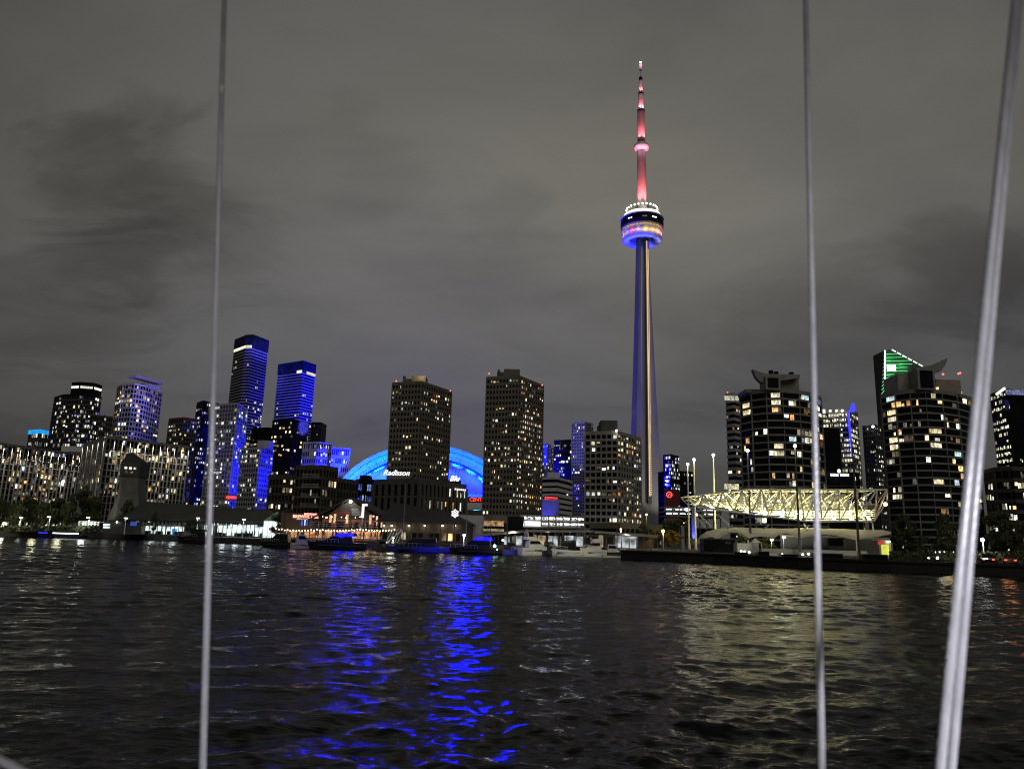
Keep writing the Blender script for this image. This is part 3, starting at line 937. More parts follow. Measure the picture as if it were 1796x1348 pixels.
# front quarter dome
nu, nvq = 48, 14
af, hf, bf = A0 - 19.8, H0 - 17.8, 78.0
rings = []
for j in range(nvq + 1):
    v = j / nvq * (PI / 2)
    rings.append([(DX + af * math.cos(PI - PI * i / nu) * 1.0, 714.5 - bf * math.sin(PI * i / nu) * math.sin(v) if False else 0, 0) for i in range(nu + 1)])
zc = 38.0
b_ = MB()
vs, fs = [], []
for j in range(nvq + 1):
    ph_ = (PI / 2) * (1 - j / nvq) 
    zz_ = zc + (PROF + hf - zc) * math.sin(ph_)
    k_ = math.sqrt(max(0.0, 1 - ((zz_ - PROF) / hf) ** 2))
    for i in range(nu + 1):
        al = PI * i / nu
        vs.append((DX - af * k_ * math.cos(al), 714.5 - bf * k_ * math.sin(al), zz_))
for j in range(nvq):
    for i in range(nu):
        a_ = j * (nu + 1) + i
        fs.append((a_, a_ + nu + 1, a_ + nu + 2, a_ + 1))
b_.add(vs, fs)
b_.build('front_roof_panel', M['dome'], stad, smooth=True)
k_ = math.sqrt(1 - ((zc - PROF) / hf) ** 2)
wall_pts = [(DX - (af * k_ + 2.5) * math.cos(PI * i / nu), 714.5 - (bf * k_ + 2.5) * math.sin(PI * i / nu)) for i in range(nu + 1)]
MB().prism(wall_pts, GROUND, zc + 0.4).build('drum_wall', M['dome'], stad)
for i in range(2, nu - 1, 3):
    al = PI * i / nu
    MB().bar((DX - (af * k_ + 2.7) * math.cos(al), 714.5 - (bf * k_ + 2.7) * math.sin(al), GROUND), (DX - (af * k_ + 2.7) * math.cos(al), 714.5 - (bf * k_ + 2.7) * math.sin(al), zc), 0.5).build('wall_rib', M['conc'], stad)
for i in range(6, nu - 4, 6):       # seams between roof sheets
    al = PI * i / nu
    b_ = MB()
    pr = None
    for j in range(0, nvq + 1):
        ph_ = (PI / 2) * (1 - j / nvq)
        zz_ = zc + (PROF + hf - zc) * math.sin(ph_)
        kk = math.sqrt(max(0.0, 1 - ((zz_ - PROF) / hf) ** 2))
        p = (DX - af * kk * math.cos(al), 714.5 - bf * kk * math.sin(al), zz_ + 0.05)
        if pr:
            b_.bar(pr, p, 0.16)
        pr = p
    b_.build('roof_seam', M['dome_seam'], stad)
CYAN, BLUE = (0.0, 0.011, 1.0), (0.015, 0.02, 1.0)
for th_deg in range(18, 166, 12):
    th_ = math.radians(th_deg)
    c_, s_ = math.cos(th_), math.sin(th_)
    for (aa_, hh_, y_, yt, e_, w_) in ((A0 - 13.5, H0 - 12.0, 704.0, 724.0, 620000, 9),):
        p = (DX - aa_ * c_, y_, PROF + hh_ * s_ + 2.5)
        lamp('SPOT', p, e_ * 1.6 if th_deg > 80 else e_ * 7, (0.0, 0.0055, 1.0) if th_deg > 80 else (0.0, 0.0018, 1.0), (DX - (aa_ + 5) * c_, yt, PROF + (hh_ + 5) * s_), 0.8, 100, 0.8, name='arch_floodlight')
    p = (DX - (af - 0.3) * c_, 708.0, PROF + (hf - 0.5) * s_ + 1.0)
    lamp('SPOT', p, 400000 if th_deg > 80 else 2200000, (0.0, 0.009 if th_deg > 80 else 0.0035, 1.0), (DX - (af + 2.5) * c_, 715, PROF + (hf + 2.0) * s_), 0.6, 88, 0.7, name='arch_floodlight')
for i in range(5, nu - 4, 4):
    al = PI * i / nu
    dx_, dy_ = -math.cos(al), -math.sin(al)
    p = (DX + (af * k_ + 8) * dx_, 714.5 + (bf * k_ + 8) * dy_, 20)
    lamp('SPOT', p, 420000, (0.0, 0.05, 1.0), (DX + (af * k_ + 2) * dx_, 714.5 + (bf * k_ + 2) * dy_, 36), 1.0, 96, 0.7, name='wall_floodlight')
# blue floods hung over the stadium roof to wash it
BL = P(737, 742, 600)
for al_deg in range(22, 160, 34):
    al = math.radians(al_deg)
    for v_, hgt, e_ in ((0.80, 24.0, 1700000),):
        zz_ = zc + (PROF + hf - zc) * (1.0 - v_ * 0.62)
        kk = math.sqrt(max(0.0, 1 - ((zz_ - PROF) / hf) ** 2))
        q = Vector((DX - af * kk * math.cos(al), 714.5 - bf * kk * math.sin(al), zz_))
        nn_ = Vector((-math.cos(al) * 0.6, -math.sin(al) * 0.6, 0.8)).normalized()
        lamp('SPOT', q + nn_ * hgt, e_ * (120 if al_deg < 80 else 55), (0.00001, 0.00012, 1.0), q - Vector((0, 0, 3)), 1.5, 94, 0.7, name='roof_floodlight')
lamp('AREA', (DX, 742, 106), 60000, (0.001, 0.01, 1.0), (DX, 724, 84), 60, name='roof_floodlight', size_y=4)
CB = (0.11, 0.10, 1.0)  # added spots below stand in for the dome's glow on the towers
lamp('SPOT', (DX - 95, 700, 80), 5.0e6, CB, P(446, 650, 890), 2.0, 18, 0.6, 'city_glow_fill')
lamp('SPOT', (DX - 80, 715, 84), 4.2e5, CB, P(538, 690, 890), 2.0, 18, 0.6, 'city_glow_fill')
lamp('SPOT', (P(287, 870, 592).x, 590, 8), 2.4e5, (0.24, 0.20, 1.0), P(278, 715, 664), 2.0, 50, 0.8, 'city_glow_fill')
lamp('SPOT', (P(330, 728, 583).x, 583, 98), 2.6e5, (0.26, 0.22, 1.0), P(262, 672, 655), 2.0, 50, 0.7, 'city_glow_fill')
lamp('SPOT', (DX - 40, 640, 70), 2.2e5, CB, P(570, 800, 740), 2.0, 50, 0.6, 'city_glow_fill')
lamp('SPOT', (DX + 70, 640, 92), 3.6e5, (0.24, 0.23, 1.0), P(1016, 775, 712), 2.0, 30, 0.6, 'city_glow_fill')
lamp('SPOT', (P(955, 850, 540).x, 538, 3), 6.0e4, (0.04, 0.05, 1.0), (P(966, 850, 556).x, 557, 42), 1.0, 44, 0.7, 'city_glow_fill')
lamp('SPOT', (DX - 60, 560, 40), 1.0e6, (0.36, 0.30, 1.0), P(300, 830, 370), 2.0, 22, 0.8, 'city_glow_fill')
for px_, D_, e_ in ((421, 556, 3.2e4), (404, 550, 1.6e4), (472, 503, 1.5e4)):      # spots added at the foot of two blocks for their blue wash
    q = P(px_, 885, D_ - 14)
    lamp('SPOT', (q.x + 6, D_ - 16, 6), e_ * 2.2, (0.11, 0.10, 1.0) if px_ != 404 else (0.16, 0.15, 1.0), (P(px_, 840, D_ + 8).x + 2, D_ + 8, 46), 1.0, 60 if px_ != 404 else 44, 0.8, 'block_blue_fill')
# red roof sign on a grey board at the stadium's foot
cp = P(836, 876, 600)
sg = thing('sign_board', 'red ROGERS CENTRE letters over a pale board below the dome', 'sign', (cp.x, 600, GROUND))
MB().box((cp.x + 0.2, 600.6, P(836, 887, 600).z), (40, 0.5, P(836, 881, 600).z - P(836, 894, 600).z)).build('board', M['white'], sg)
MB().box((cp.x + 0.2, 601.5, (P(836, 894.2, 600).z + GROUND) / 2), (42, 2, P(836, 894.2, 600).z - GROUND)).build('plinth', M['conc_dk'], sg)
MB().box((cp.x + 0.2, 600.5, cp.z), (40, 0.4, 4.3)).build('letter_backing', M['black'], sg)
# the word runs on behind the hotel and the brick tower: only CENT shows between them
for body, side in (('ROGERS', -1), ('CENTRE', 1)):
    o = text_mesh('letters', body, 3.9, M['g_redsign'], (P(823.3, 876, 599.9).x, 599.9, cp.z), 0, sg, depth=0.15, bold=0.10)
    xs = [v.co.x for v in o.data.vertices]
    o.location.x += (-min(xs)) if side > 0 else (-max(xs) - 2.2)

# ================================================================== THE TALL SPIRE
TX, TY = P(1131, 930, 803).x, 803.0
cn = thing('observation_tower', 'very tall concrete spire with round pod, blue lit leg and red mast', 'tower', (TX, TY, GROUND))
ZR = [(GROUND, 26.5), (20, 24.0), (40, 21.8), (60, 20.0), (90, 18.2), (124, 16.6), (170, 14.4), (233, 11.6), (290, 9.3), (342, 7.7)]


def tripod_leg(ang, ks=1.0):
    """One concrete leg: an upright blade tapering with height, its narrow end facing outwards."""
    rings = []
    ux, uy = math.sin(ang), -math.cos(ang)
    vx, vy = -uy, ux
    for z, R in ZR:
        R = R * ks
        w0, w1 = 2.5 + (R - 8) * 0.12, 4.0
        rings.append([(TX + ux * 1.0 + vx * w1, TY + uy * 1.0 + vy * w1, z), (TX + ux * R + vx * w0, TY + uy * R + vy * w0, z),
                      (TX + ux * R - vx * w0, TY + uy * R - vy * w0, z), (TX + ux * 1.0 - vx * w1, TY + uy * 1.0 - vy * w1, z)])
    return MB().loft([list(reversed(r)) for r in rings])


for ang, ks in ((-48, 1.04), (72, 0.90), (192, 0.95)):
    tripod_leg(math.radians(ang), ks).build('leg', M['conc_tower'], cn)
MB().lathe([(6.6, GROUND), (6.3, 150), (5.6, 343)], TX, TY, 6).build('core', M['conc_tower'], cn)
# lift shaft with its lit face in the recess towards the harbour, and lamp rows
sh = MB()
sh.loft([[(TX + 2.0, TY - r0, z), (TX + 6.2, TY - r0 + 1.8, z), (TX + 6.2, TY - 1, z), (TX + 2.0, TY - 1, z)] for z, r0 in ((40, 9.6), (150, 8.4), (339, 6.9))])
shaft = sh.build('lift_shaft', M['steel_dk'], cn)
st = MB().loft([[(TX + 3.3, TY - r0 - 0.20, z), (TX + 4.7, TY - r0 + 0.45, z), (TX + 4.7, TY - r0 + 1.2, z), (TX + 3.3, TY - r0 + 0.9, z)] for z, r0 in ((48, 9.6), (150, 8.5), (337, 7.0))])
st.build('lit_glazing', M['g_elev'], shaft)
mb = MB()
for k in range(120):
    z = 50 + k * 2.32
    r0 = np.interp(z, (40, 150, 330), (9.6, 8.4, 6.9))
    mb.box((TX + 5.6, TY - r0 + 0.6, z), (0.55, 0.6, 0.75))
mb.build('shaft_lamps_row' if False else 'shaft_lamp_strip', M['g_dot'], shaft, kind='stuff')
mb = MB()
for k in range(110):
    z = 95 + k * 2.15
    R = np.interp(z, [a for a, _ in ZR], [b for _, b in ZR]) * 0.60
    mb.box((TX - R * 0.62 * math.sin(math.radians(48)) * 1.6 + 2.2, TY - R * 0.62 * math.cos(math.radians(48)) * 1.6 - 2.6, z), (0.5, 0.5, 0.6))
mb.build('leg_lamp_strip', M['g_dotp'], cn, kind='stuff')
# pod
def lathe_part(name, prof, m, n=48, smooth=True, parent=cn):
    return MB().lathe(prof, TX, TY, n, caps=False).build(name, M[m], parent, smooth=smooth)


lathe_part('radome', [(13.5, 343.0), (14.2, 339.2), (17.0, 337.6), (20.5, 337.6), (22.6, 339.2), (22.9, 342.5), (22.3, 347.3), (20.5, 347.9)], 'white')
lathe_part('pod_underside', [(5.5, 340.5), (13.8, 342.5), (14.0, 345.0)], 'conc')
for k in range(18):
    a_ = 2 * PI * k / 18
    MB().bar((TX + 6 * math.sin(a_), TY - 6 * math.cos(a_), 340.6), (TX + 13.6 * math.sin(a_), TY - 13.6 * math.cos(a_), 342.0), 0.4).build('underside_rib', M['conc_dk'], cn)
lathe_part('lower_gallery', [(21.0, 347.9), (23.4, 348.2), (23.6, 349.4), (22.6, 349.6), (22.6, 352.6), (23.8, 353.0), (23.9, 354.2), (22.0, 354.3)], 'cream')
lathe_part('gallery_windows' if False else 'lit_gallery_glass', [(22.7, 349.8), (22.7, 352.4)], 'g_gold', smooth=False)
for k in range(36):
    a_ = 2 * PI * k / 36
    MB().box((TX + 22.8 * math.sin(a_), TY - 22.8 * math.cos(a_), 351.1), (0.35, 0.35, 2.9), a_).build('mullion', M['conc'], cn)
lathe_part('black_deck_band', [(22.4, 354.3), (24.4, 355.2), (24.6, 359.5), (24.2, 363.6), (22.5, 364.0)], 'black')
for a_ in (0.42, -0.05, -0.75, 1.3):
    MB().box((TX + 24.65 * math.sin(a_), TY - 24.65 * math.cos(a_), 359.4), (5.4, 0.25, 1.5), a_).build('deck_window', M['win_cool'], cn)
lathe_part('upper_deck_rim', [(22.4, 364.0), (24.9, 364.3), (25.0, 365.2), (22.0, 365.8)], 'white')
lathe_part('lit_deck_wall', [(23.4, 365.6), (20.9, 370.6)], 'g_ring')  # the light on this wall is put into an emissive surface
lathe_part('pod_roof', [(20.8, 370.6), (20.9, 371.2), (16.5, 372.2), (10.0, 373.0), (7.5, 377.0), (0.5, 377.5)], 'conc_dk')
for k in range(24):
    a_ = 2 * PI * (k + 0.5) / 24
    p = (TX + 17.8 * math.sin(a_), TY - 17.8 * math.cos(a_), 377.6)
    post = MB().bar((p[0], p[1], 371.5), p, 0.18).build('lamp_post', M['steel_dk'], cn)
    MB().ball(p, 0.62, 8, 5, 1.5).build('lamp', M['g_white'], post)
    if k % 3 == 0:
        lamp('POINT', (p[0] * 1.0, p[1], p[2] + 1.6), 4000, (1.0, 0.95, 0.82), size=0.5, name='crown_lamp')
# mast
lathe_part('mast_shaft', [(6.3, 373), (5.6, 390), (5.35, 400), (5.2, 452)], 'conc_tower', 12)
for s_ in (-1, 1):
    MB().lathe([(1.5, 372), (1.5, 383), (0.2, 384)], TX + s_ * 7.2, TY - 3, 8).build('roof_dish', M['steel_dk'], cn)
lathe_part('upper_pod', [(5.2, 452), (6.5, 454.2), (8.5, 455.0), (8.6, 458.5), (7.4, 460.8), (4.8, 461.5), (4.6, 462)], 'white', 24)
for name, prof, m in (('antenna_base', [(4.5, 461), (4.35, 503)], 'conc_tower'), ('antenna_collar', [(4.8, 503), (4.8, 505)], 'black'), ('antenna_lower', [(3.2, 505), (3.1, 526)], 'white'),
                      ('antenna_collar', [(3.4, 526), (3.4, 528)], 'black'), ('antenna_middle', [(2.4, 528), (2.0, 545)], 'white'), ('antenna_collar', [(2.2, 545), (2.2, 549)], 'black'),
                      ('antenna_rod', [(0.7, 549), (0.6, 559)], 'steel'), ('antenna_tip', [(1.7, 559), (1.7, 568), (0.3, 569)], 'white')):
    lathe_part(name, prof, m, 12)
MB().ball((TX, TY, 569.5), 1.3, 8, 5).build('beacon', M['g_white'], cn)
# the tower's own floodlights: red for the mast, blue and white for the shaft, coloured for the pod
RED = (1.0, 0.16, 0.20)
for a_, e_ in ((-0.6, 1.0), (0.6, 1.0), (2.6, 0.6)):
    ux, uy = math.sin(a_), -math.cos(a_)
    lamp('SPOT', (TX + ux * 14, TY + uy * 14, 375), 4.2e5 * e_, RED, (TX, TY, 430), 0.5, 42, 0.8, 'mast_floodlight')
    lamp('SPOT', (TX + ux * 9.5, TY + uy * 9.5, 461.5), 1.3e5 * e_, RED, (TX, TY, 494), 0.3, 50, 0.8, 'mast_floodlight')
    lamp('SPOT', (TX + ux * 4.6, TY + uy * 4.6, 506), 2.0e4 * e_, RED, (TX, TY, 520), 0.3, 60, 0.8, 'mast_floodlight')
    lamp('SPOT', (TX + ux * 3.6, TY + uy * 3.6, 529), 1.2e4 * e_, RED, (TX, TY, 545), 0.3, 60, 0.8, 'mast_floodlight')
    lamp('POINT', (TX + ux * 10.5, TY + uy * 10.5, 450), 1500 * e_, (1.0, 0.45, 0.62), size=0.3, name='upper_pod_lamp')
    lamp('POINT', (TX + ux * 5, TY + uy * 5, 566), 900 * e_, (1.0, 0.3, 0.5), size=0.3, name='tip_lamp')
PODC = [(1.0, 0.36, 0.30), (0.25, 0.25, 1.0), (1.0, 0.10, 0.45), (0.35, 0.32, 1.0), (1.0, 0.62, 0.30), (1.0, 0.55, 0.24), (1.0, 0.60, 0.30), (1.0, 0.25, 0.28), (0.9, 0.4, 0.5)]
for k, c in enumerate(PODC):
    a_ = math.radians(-80 + 20 * k)
    lamp('POINT', (TX + 25.6 * math.sin(a_), TY - 25.6 * math.cos(a_), 345.8), 1100, c, size=0.3, name='radome_lamp')
    lamp('POINT', (TX + 20.5 * math.sin(a_), TY - 20.5 * math.cos(a_), 334.4), 260, (0.20, 0.22, 1.0) if k < 7 else (0.8, 0.7, 0.9), size=0.3, name='radome_underside_lamp')
for z1, e_, an in ((85, 1.8e6, 34), (170, 4.2e6, 26), (250, 7.0e6, 20), (305, 1.1e7, 12)):
    lamp('SPOT', (TX - 58, TY + 20, 12), e_, (0.03, 0.03, 1.0), (TX - 9, TY - 5, z1), 1.5, an, 0.8, 'shaft_flood_and_fill')
for z1, e_, an in ((110, 1.6e5, 40), (210, 7.5e5, 26), (300, 1.8e6, 18)):  # unseen fill added to tint the middle of the shaft blue
    lamp('SPOT', (TX + 48, TY - 31, 10), e_, (0.05, 0.055, 1.0), (TX - 6, TY - 6, z1), 1.5, an, 0.9, 'shaft_flood_and_fill')
for z1, e_, an in ((60, 1.3e5, 40), (140, 1.3e5, 30), (250, 1.5e5, 20)):
    lamp('SPOT', (TX + 34, TY - 66, 6), e_, (1.0, 0.93, 0.86), (TX + 9, TY - 4, z1), 1.5, an, 0.9, 'shaft_flood_and_fill')

# right of the spire
T['r1'] = tower('office_tower', 'dark glass tower with white speckled lights right of the spire', [xy(1163, 798, 640), xy(1176, 796, 632), xy(1191, 797, 645)], ztop_of(1176, 796, 632), floors=22, bays=(5, 6), wall='black', glass='glass', lit=(0.22, 0.3), wmat='win_cool', slab=(0.2, 0.1), pier=(0.1, 0.1, 1))
T['r2'] = tower('office_building', 'low dark office block half hidden behind the lamp masts', [xy(1186, 826, 700), xy(1215, 826, 710)], ztop_of(1200, 825, 700), floors=16, bays=(9,), wall='black', lit=(0.28,), wmat='win_cool')
ap = P(1181, 870, 600)
arena = thing('billboard', 'dark red lit panel with a glowing red round crest', 'sign', (ap.x, 600, GROUND))
MB().box((ap.x - 1, 601, P(1181, 872, 600).z), (12.5, 1.0, 13.0)).build('panel', mat('dark_red_panel', (0.09, 0.006, 0.008), 0.5), arena)
MB().box((ap.x - 1, 602, (P(1181, 884, 600).z + GROUND) / 2), (10, 1.2, P(1181, 884, 600).z - GROUND)).build('support', M['conc_dk'], arena)
ep = P(1174, 867, 600)
crest = MB()
for k in range(16):
    a0, a1 = 2 * PI * k / 16, 2 * PI * (k + 1) / 16
    r0, r1 = 2.0 + 0.28 * (k % 2), 2.0 + 0.28 * ((k + 1) % 2)
    crest.bar((ep.x + r0 * math.cos(a0), 600.2, ep.z + r0 * math.sin(a0)), (ep.x + r1 * math.cos(a1), 600.2, ep.z + r1 * math.sin(a1)), 0.42)
crest.bar((ep.x - 0.8, 600.2, ep.z - 0.9), (ep.x + 0.2, 600.2, ep.z + 0.9), 0.36).bar((ep.x + 0.2, 600.2, ep.z + 0.9), (ep.x + 0.9, 600.2, ep.z - 0.5), 0.36)
crest.build('crest', M['g_crest'], arena)
lamp('SPOT', (ap.x, 590, GROUND + 9), 5000, (1.0, 0.12, 0.10), (ap.x, 601, ap.z + 2), 0.3, 80, 0.6, 'panel_floodlight')

pk = P(1215, 897, 420)
park2 = thing('parking_garage', 'open parking deck with two white lamp rows right of the spire', 'garage', (pk.x, 420, GROUND))
for py_ in (890, 897.5, 906):
    MB().box((pk.x, 428, P(1215, py_, 420).z), (P(1266, 897, 420).x - P(1166, 897, 420).x, 18, 0.8)).build('deck', M['conc'], park2)
for px_ in range(1168, 1268, 12):
    p = P(px_, 897, 420)
    MB().box((p.x, 421, (P(1215, 889, 420).z + GROUND) / 2), (0.6, 0.6, P(1215, 889, 420).z - GROUND)).build('column', M['conc'], park2)
tube = box_mesh('ceiling_light', (1.7, 0.4, 0.35), M['g_park'])
for py_ in (893.6, 901):
    for px_ in list(range(1170, 1206, 4)) + [1208, 1238, 1243, 1247, 1252]:
        if RNG.random() < 0.8:
            p = P(px_ + RNG.uniform(-1, 1), py_ + (px_ - 1215) * 0.02, 421.5)
            inst('ceiling_light', tube, p, park2)
MB().box((pk.x, 436, 6), (P(1266, 897, 420).x - P(1166, 897, 420).x, 1, 9)).build('rear_wall', M['conc_dk'], park2)
tpz = P(1215, 902, 415)
tt = P(1214.5, 878, 415)
lt = MB().lathe([(1.3, GROUND), (0.9, tpz.z - 3), (0.15, tt.z)], tt.x, 415, 8).build('light_obelisk', M['g_blue'], None)
lt.data.materials.clear(); lt.data.materials.append(M['white'])
recentre(lt)
tag(lt, 'slim blue lit obelisk between the lamp masts', 'obelisk')
lamp('SPOT', (tt.x, 412.6, 2.0), 30000, (0.03, 0.04, 1.0), (tt.x, 415, 16), 0.2, 36, 0.5, 'obelisk_floodlight')

# ================================================================== RIGHT-HAND CONDOS
def curved_condo(label, pts, py_roof, Dm, floors, bays, lit, seed, group):
    ch = [xy(px, py_roof, Dm * k) for px, k in pts]
    zt = ztop_of(pts[len(pts) // 2][0], py_roof, Dm * pts[len(pts) // 2][1])
    back = [xy(pts[-1][0] - 8, py_roof, Dm * 1.13), xy(pts[0][0] + 8, py_roof, Dm * 1.13)]
    return tower('condo_tower', label, ch, zt, back=back, floors=floors, bays=bays, wall='conc_mid', glass='glass', slab=(0.24, 0.45), pier=(0.10, 0.62, 3), lit=lit, wmat='win_warm', near=True, group=group, seed=seed, fill=(0.92, 0.96))


GRP = 'bow fronted condos behind the stage'
T['c1'] = curved_condo('bow fronted condo behind the stage with a left pointing roof fin', [(1298, 1.045), (1318, 1.02), (1344, 1.004), (1372, 1.0), (1400, 1.006), (1422, 1.02), (1438, 1.05)], 682, 325, 21, (3, 3, 3, 3, 3, 3), (0.10, 0.08, 0.09, 0.13, 0.16, 0.12), 1, GRP)
T['c2'] = curved_condo('larger bow fronted condo with a right pointing roof fin, behind the thick cable', [(1545, 1.05), (1570, 1.022), (1596, 1.006), (1622, 1.0), (1650, 1.004), (1676, 1.018), (1702, 1.05)], 682, 305, 22, (3, 3, 3, 3, 3, 3), (0.17, 0.18, 0.08, 0.13, 0.14, 0.10), 9, GRP)


def condo_top(key, px, D, x_core, y_core, wing, fin, side, mech):
    """Taller centre bay, set-back wings and the swept fin on the roof."""
    ti = T[key]
    t, zt = ti['t'], ti['ztop']
    a, b = P(x_core[0], y_core, D), P(x_core[1], y_core, D)
    cz = (a.z + b.z) / 2
    xm, wd = (a.x + b.x) / 2, b.x - a.x
    core = MB().box((xm, D + 5.2, (zt + cz) / 2 - 0.3), (wd, 8, cz - zt + 0.6)).build('centre_bay', M['conc'], t)
    MB().box((xm, D + 1.0, (zt + cz) / 2 - 0.2), (wd - 2.0, 0.6, cz - zt - 1.0)).build('dark_glazing', M['glass'], core)
    for (x0, x1, yy, dd) in wing:
        a2, b2 = P(x0, yy, D + dd), P(x1, yy, D + dd)
        MB().box(((a2.x + b2.x) / 2, D + dd + 6, (zt + a2.z) / 2 - 0.4), (b2.x - a2.x, 12, a2.z - zt + 0.8)).build('penthouse', M['conc'], t)
    pts = [P(x, y, D + 3) for x, y in fin]
    th = 3.0
    fb = MB().loft([[(p.x, D + 3, p.z) for p in pts], [(p.x, D + 3 + th, p.z) for p in pts]])
    fb.build('roof_fin', M['conc'], t)
    for (x, y) in mech:
        p = P(x, y, D + 6)
        MB().box((p.x, D + 6, p.z), (1.6, 1.6, 1.8)).build('roof_vent', M['black'], t)


def lit_room(key, px, py, w_px, mk):
    """A wide lit room on the bow front: finds the face and the floor the pixel looks at, and glazes it in three panes."""
    ti = T[key]
    d = ray(px, py)
    for e in range(len(ti['ch']) - 1):
        a, b = ti['ch'][e], ti['ch'][e + 1]
        u = b - a
        den = d[0] * u.y - d[1] * u.x
        tt_ = (a.x * u.y - a.y * u.x) / den
        hit = Vector((d[0] * tt_, d[1] * tt_))
        s_ = (hit - a).dot(u) / u.length_squared
        if 0 <= s_ <= 1:
            z = EYE + d[2] * tt_
            k = round((z - GROUND) / ti['fh'] - 0.5)
            z = GROUND + (k + 0.5) * ti['fh']
            un = u.normalized()
            nrm = Vector((un.y, -un.x))
            w = min(w_px / F_PX * hit.y, u.length * 0.9)
            s_ = min(max(s_, 0.5 * w / u.length + 0.05), 1 - 0.5 * w / u.length - 0.05)
            for j in range(3):
                q = a + u * s_ + un * ((j - 1) * w / 3) + nrm * 0.12
                inst('window', box_mesh('window', (w / 3 - 0.12, 0.06, ti['fh'] * 0.62), M[mk]), (q.x, q.y, z), ti['t'], math.atan2(un.y, un.x))
            return


M['win_wide'] = window_mat('lit_living_rooms', [(0, (1, 0.72, 0.34)), (0.5, (1, 0.86, 0.52)), (1, (1, 0.95, 0.75))], 0.5, 1.5, 1.0)
M['win_teal'] = window_mat('lit_pale_rooms', [(0, (0.6, 0.95, 1.0)), (1, (0.8, 1.0, 0.95))], 0.6, 1.2, 1.0)
for px_, py_, w_, mk in ((1568, 695, 22, 'win_teal'), (1626, 679, 26, 'win_wide'), (1568, 721, 22, 'win_wide'), (1570, 732, 22, 'win_wide'), (1630, 752, 24, 'win_wide'), (1634, 778, 22, 'win_wide'), (1568, 770, 22, 'win_wide'), (1572, 780, 20, 'win_wide'),
                         (1636, 841, 20, 'win_wide'), (1580, 868, 24, 'win_wide'), (1684, 691, 16, 'win_teal'), (1560, 806, 20, 'win_warm'), (1680, 792, 18, 'win_teal')):
    lit_room('c2', px_, py_, w_, mk)
for px_, py_, w_, mk in ((1309, 714, 20, 'win_wide'), (1310, 723, 22, 'win_wide'), (1360, 692, 16, 'win_wide'), (1361, 703, 16, 'win_wide'), (1362, 715, 16, 'win_warm'), (1412, 702, 20, 'win_teal'), (1366, 782, 16, 'win_wide'), (1366, 795, 18, 'win_wide'), (1390, 765, 14, 'win_teal'), (1416, 772, 14, 'win_warm')):
    lit_room('c1', px_, py_, w_, mk)
condo_top('c1', 1372, 322, (1344, 1370), 659, ((1370, 1401, 662, 7), (1308, 1345, 682, 9)), [(1320.5, 647.5), (1333, 652), (1347, 655.5), (1403, 656.5), (1403, 662), (1342, 672), (1334, 669), (1327, 662)], -1, ((1352, 653), (1361, 655), (1388, 656)))
condo_top('c2', 1622, 302, (1611, 1641, ), 646, ((1574, 1611, 656, 8), (1641, 1684, 665, 8)), [(1662.5, 627.5), (1650, 633), (1634, 640), (1606, 645), (1606, 651), (1638, 656), (1650, 651), (1658, 640)], 1, ())
for bx_, by_ in ((1654, 656), (1681, 655), (1684, 654)):
    bulb('beacon', T['c2']['t'], bx_, by_, 306, 0.45, 'g_red')

T['r3'] = tower('office_tower', 'slim pale blue striped tower hugging the first bow fronted condo', [xy(1273, 690, 420), xy(1286, 689, 415), xy(1305, 690, 425)], ztop_of(1286, 688, 415), floors=24, bays=(4, 5), wall='pale', glass='glass', lit=(0.06, 0.10), slab=(0.5, 0.3), pier=(0.1, 0.1, 0), wmat='win_warm', near=True)
for (y0, y1, mk) in ((694, 702, 'win_yel'), (848, 858, 'win_yel')):
    a, b = P(1279, y0, 414.2), P(1279, y1, 414.2)
    MB().box((P(1279, y0, 415).x + 1, 414.0, (a.z + b.z) / 2), (8, 0.3, a.z - b.z)).build('lit_floor', M[mk], T['r3']['t'])
bulb('beacon', T['r3']['t'], 1276, 688, 414, 0.4, 'g_red')

# lit office grid with a blue spire, and a dark block in front of it
T['r4'] = tower('office_tower', 'brightly lit yellow office grid with a blue spire fin at its top', [xy(1433, 718, 760), xy(1490, 716, 745), xy(1504, 722, 770)], ztop_of(1470, 716, 748), floors=26, bays=(12, 5), wall='cream', glass='black', lit=(0.72, 0.6), slab=(0.35, 0.2), pier=(0.16, 0.2, 1), wmat='win_yel', near=False, parapet=4)
mb = MB()
fa, fb_, fc_ = P(1489.5, 722, 742), P(1496, 706, 742), P(1499, 722, 742)
MB().loft([[(fa.x, 741, fa.z), (fc_.x, 741, fc_.z), (fc_.x + 0.5, 741, fb_.z - 3), (fb_.x, 741, fb_.z)], [(fa.x, 744, fa.z), (fc_.x, 744, fc_.z), (fc_.x + 0.5, 744, fb_.z - 3), (fb_.x, 744, fb_.z)]]).build('spire_fin', M['g_blue'], T['r4']['t'])
q0, q1 = P(1487.5, 722, 742), P(1492, 800, 742)
MB().bar(q0, (q0.x + 1.5, 742, q1.z), 1.1).build('blue_edge_light', M['g_blue'], T['r4']['t'])
for px_ in (1440, 1456, 1467, 1477):
    bulb('crown_lamp', T['r4']['t'], px_, 720 + (1470 - px_) * 0.02, 744, 1.2, 'g_warmw')
w0 = P(1442, 721, 744)
MB().box((w0.x, 743.6, w0.z), (6, 0.5, 4)).build('lit_logo_panel', M['g_wsign'], T['r4']['t'])
T['r5'] = tower('office_tower', 'black block standing in front of the yellow lit office grid', [xy(1436, 752, 640), xy(1472, 750, 645)], ztop_of(1455, 749, 640), floors=20, bays=(11,), wall='black', glass='glass', lit=(0.30,), wmat='win_cool', zlit=(0, 0.55), slab=(0.3, 0.15), pier=(0.15, 0.15, 1))
hb = P(1475, 840, 440)
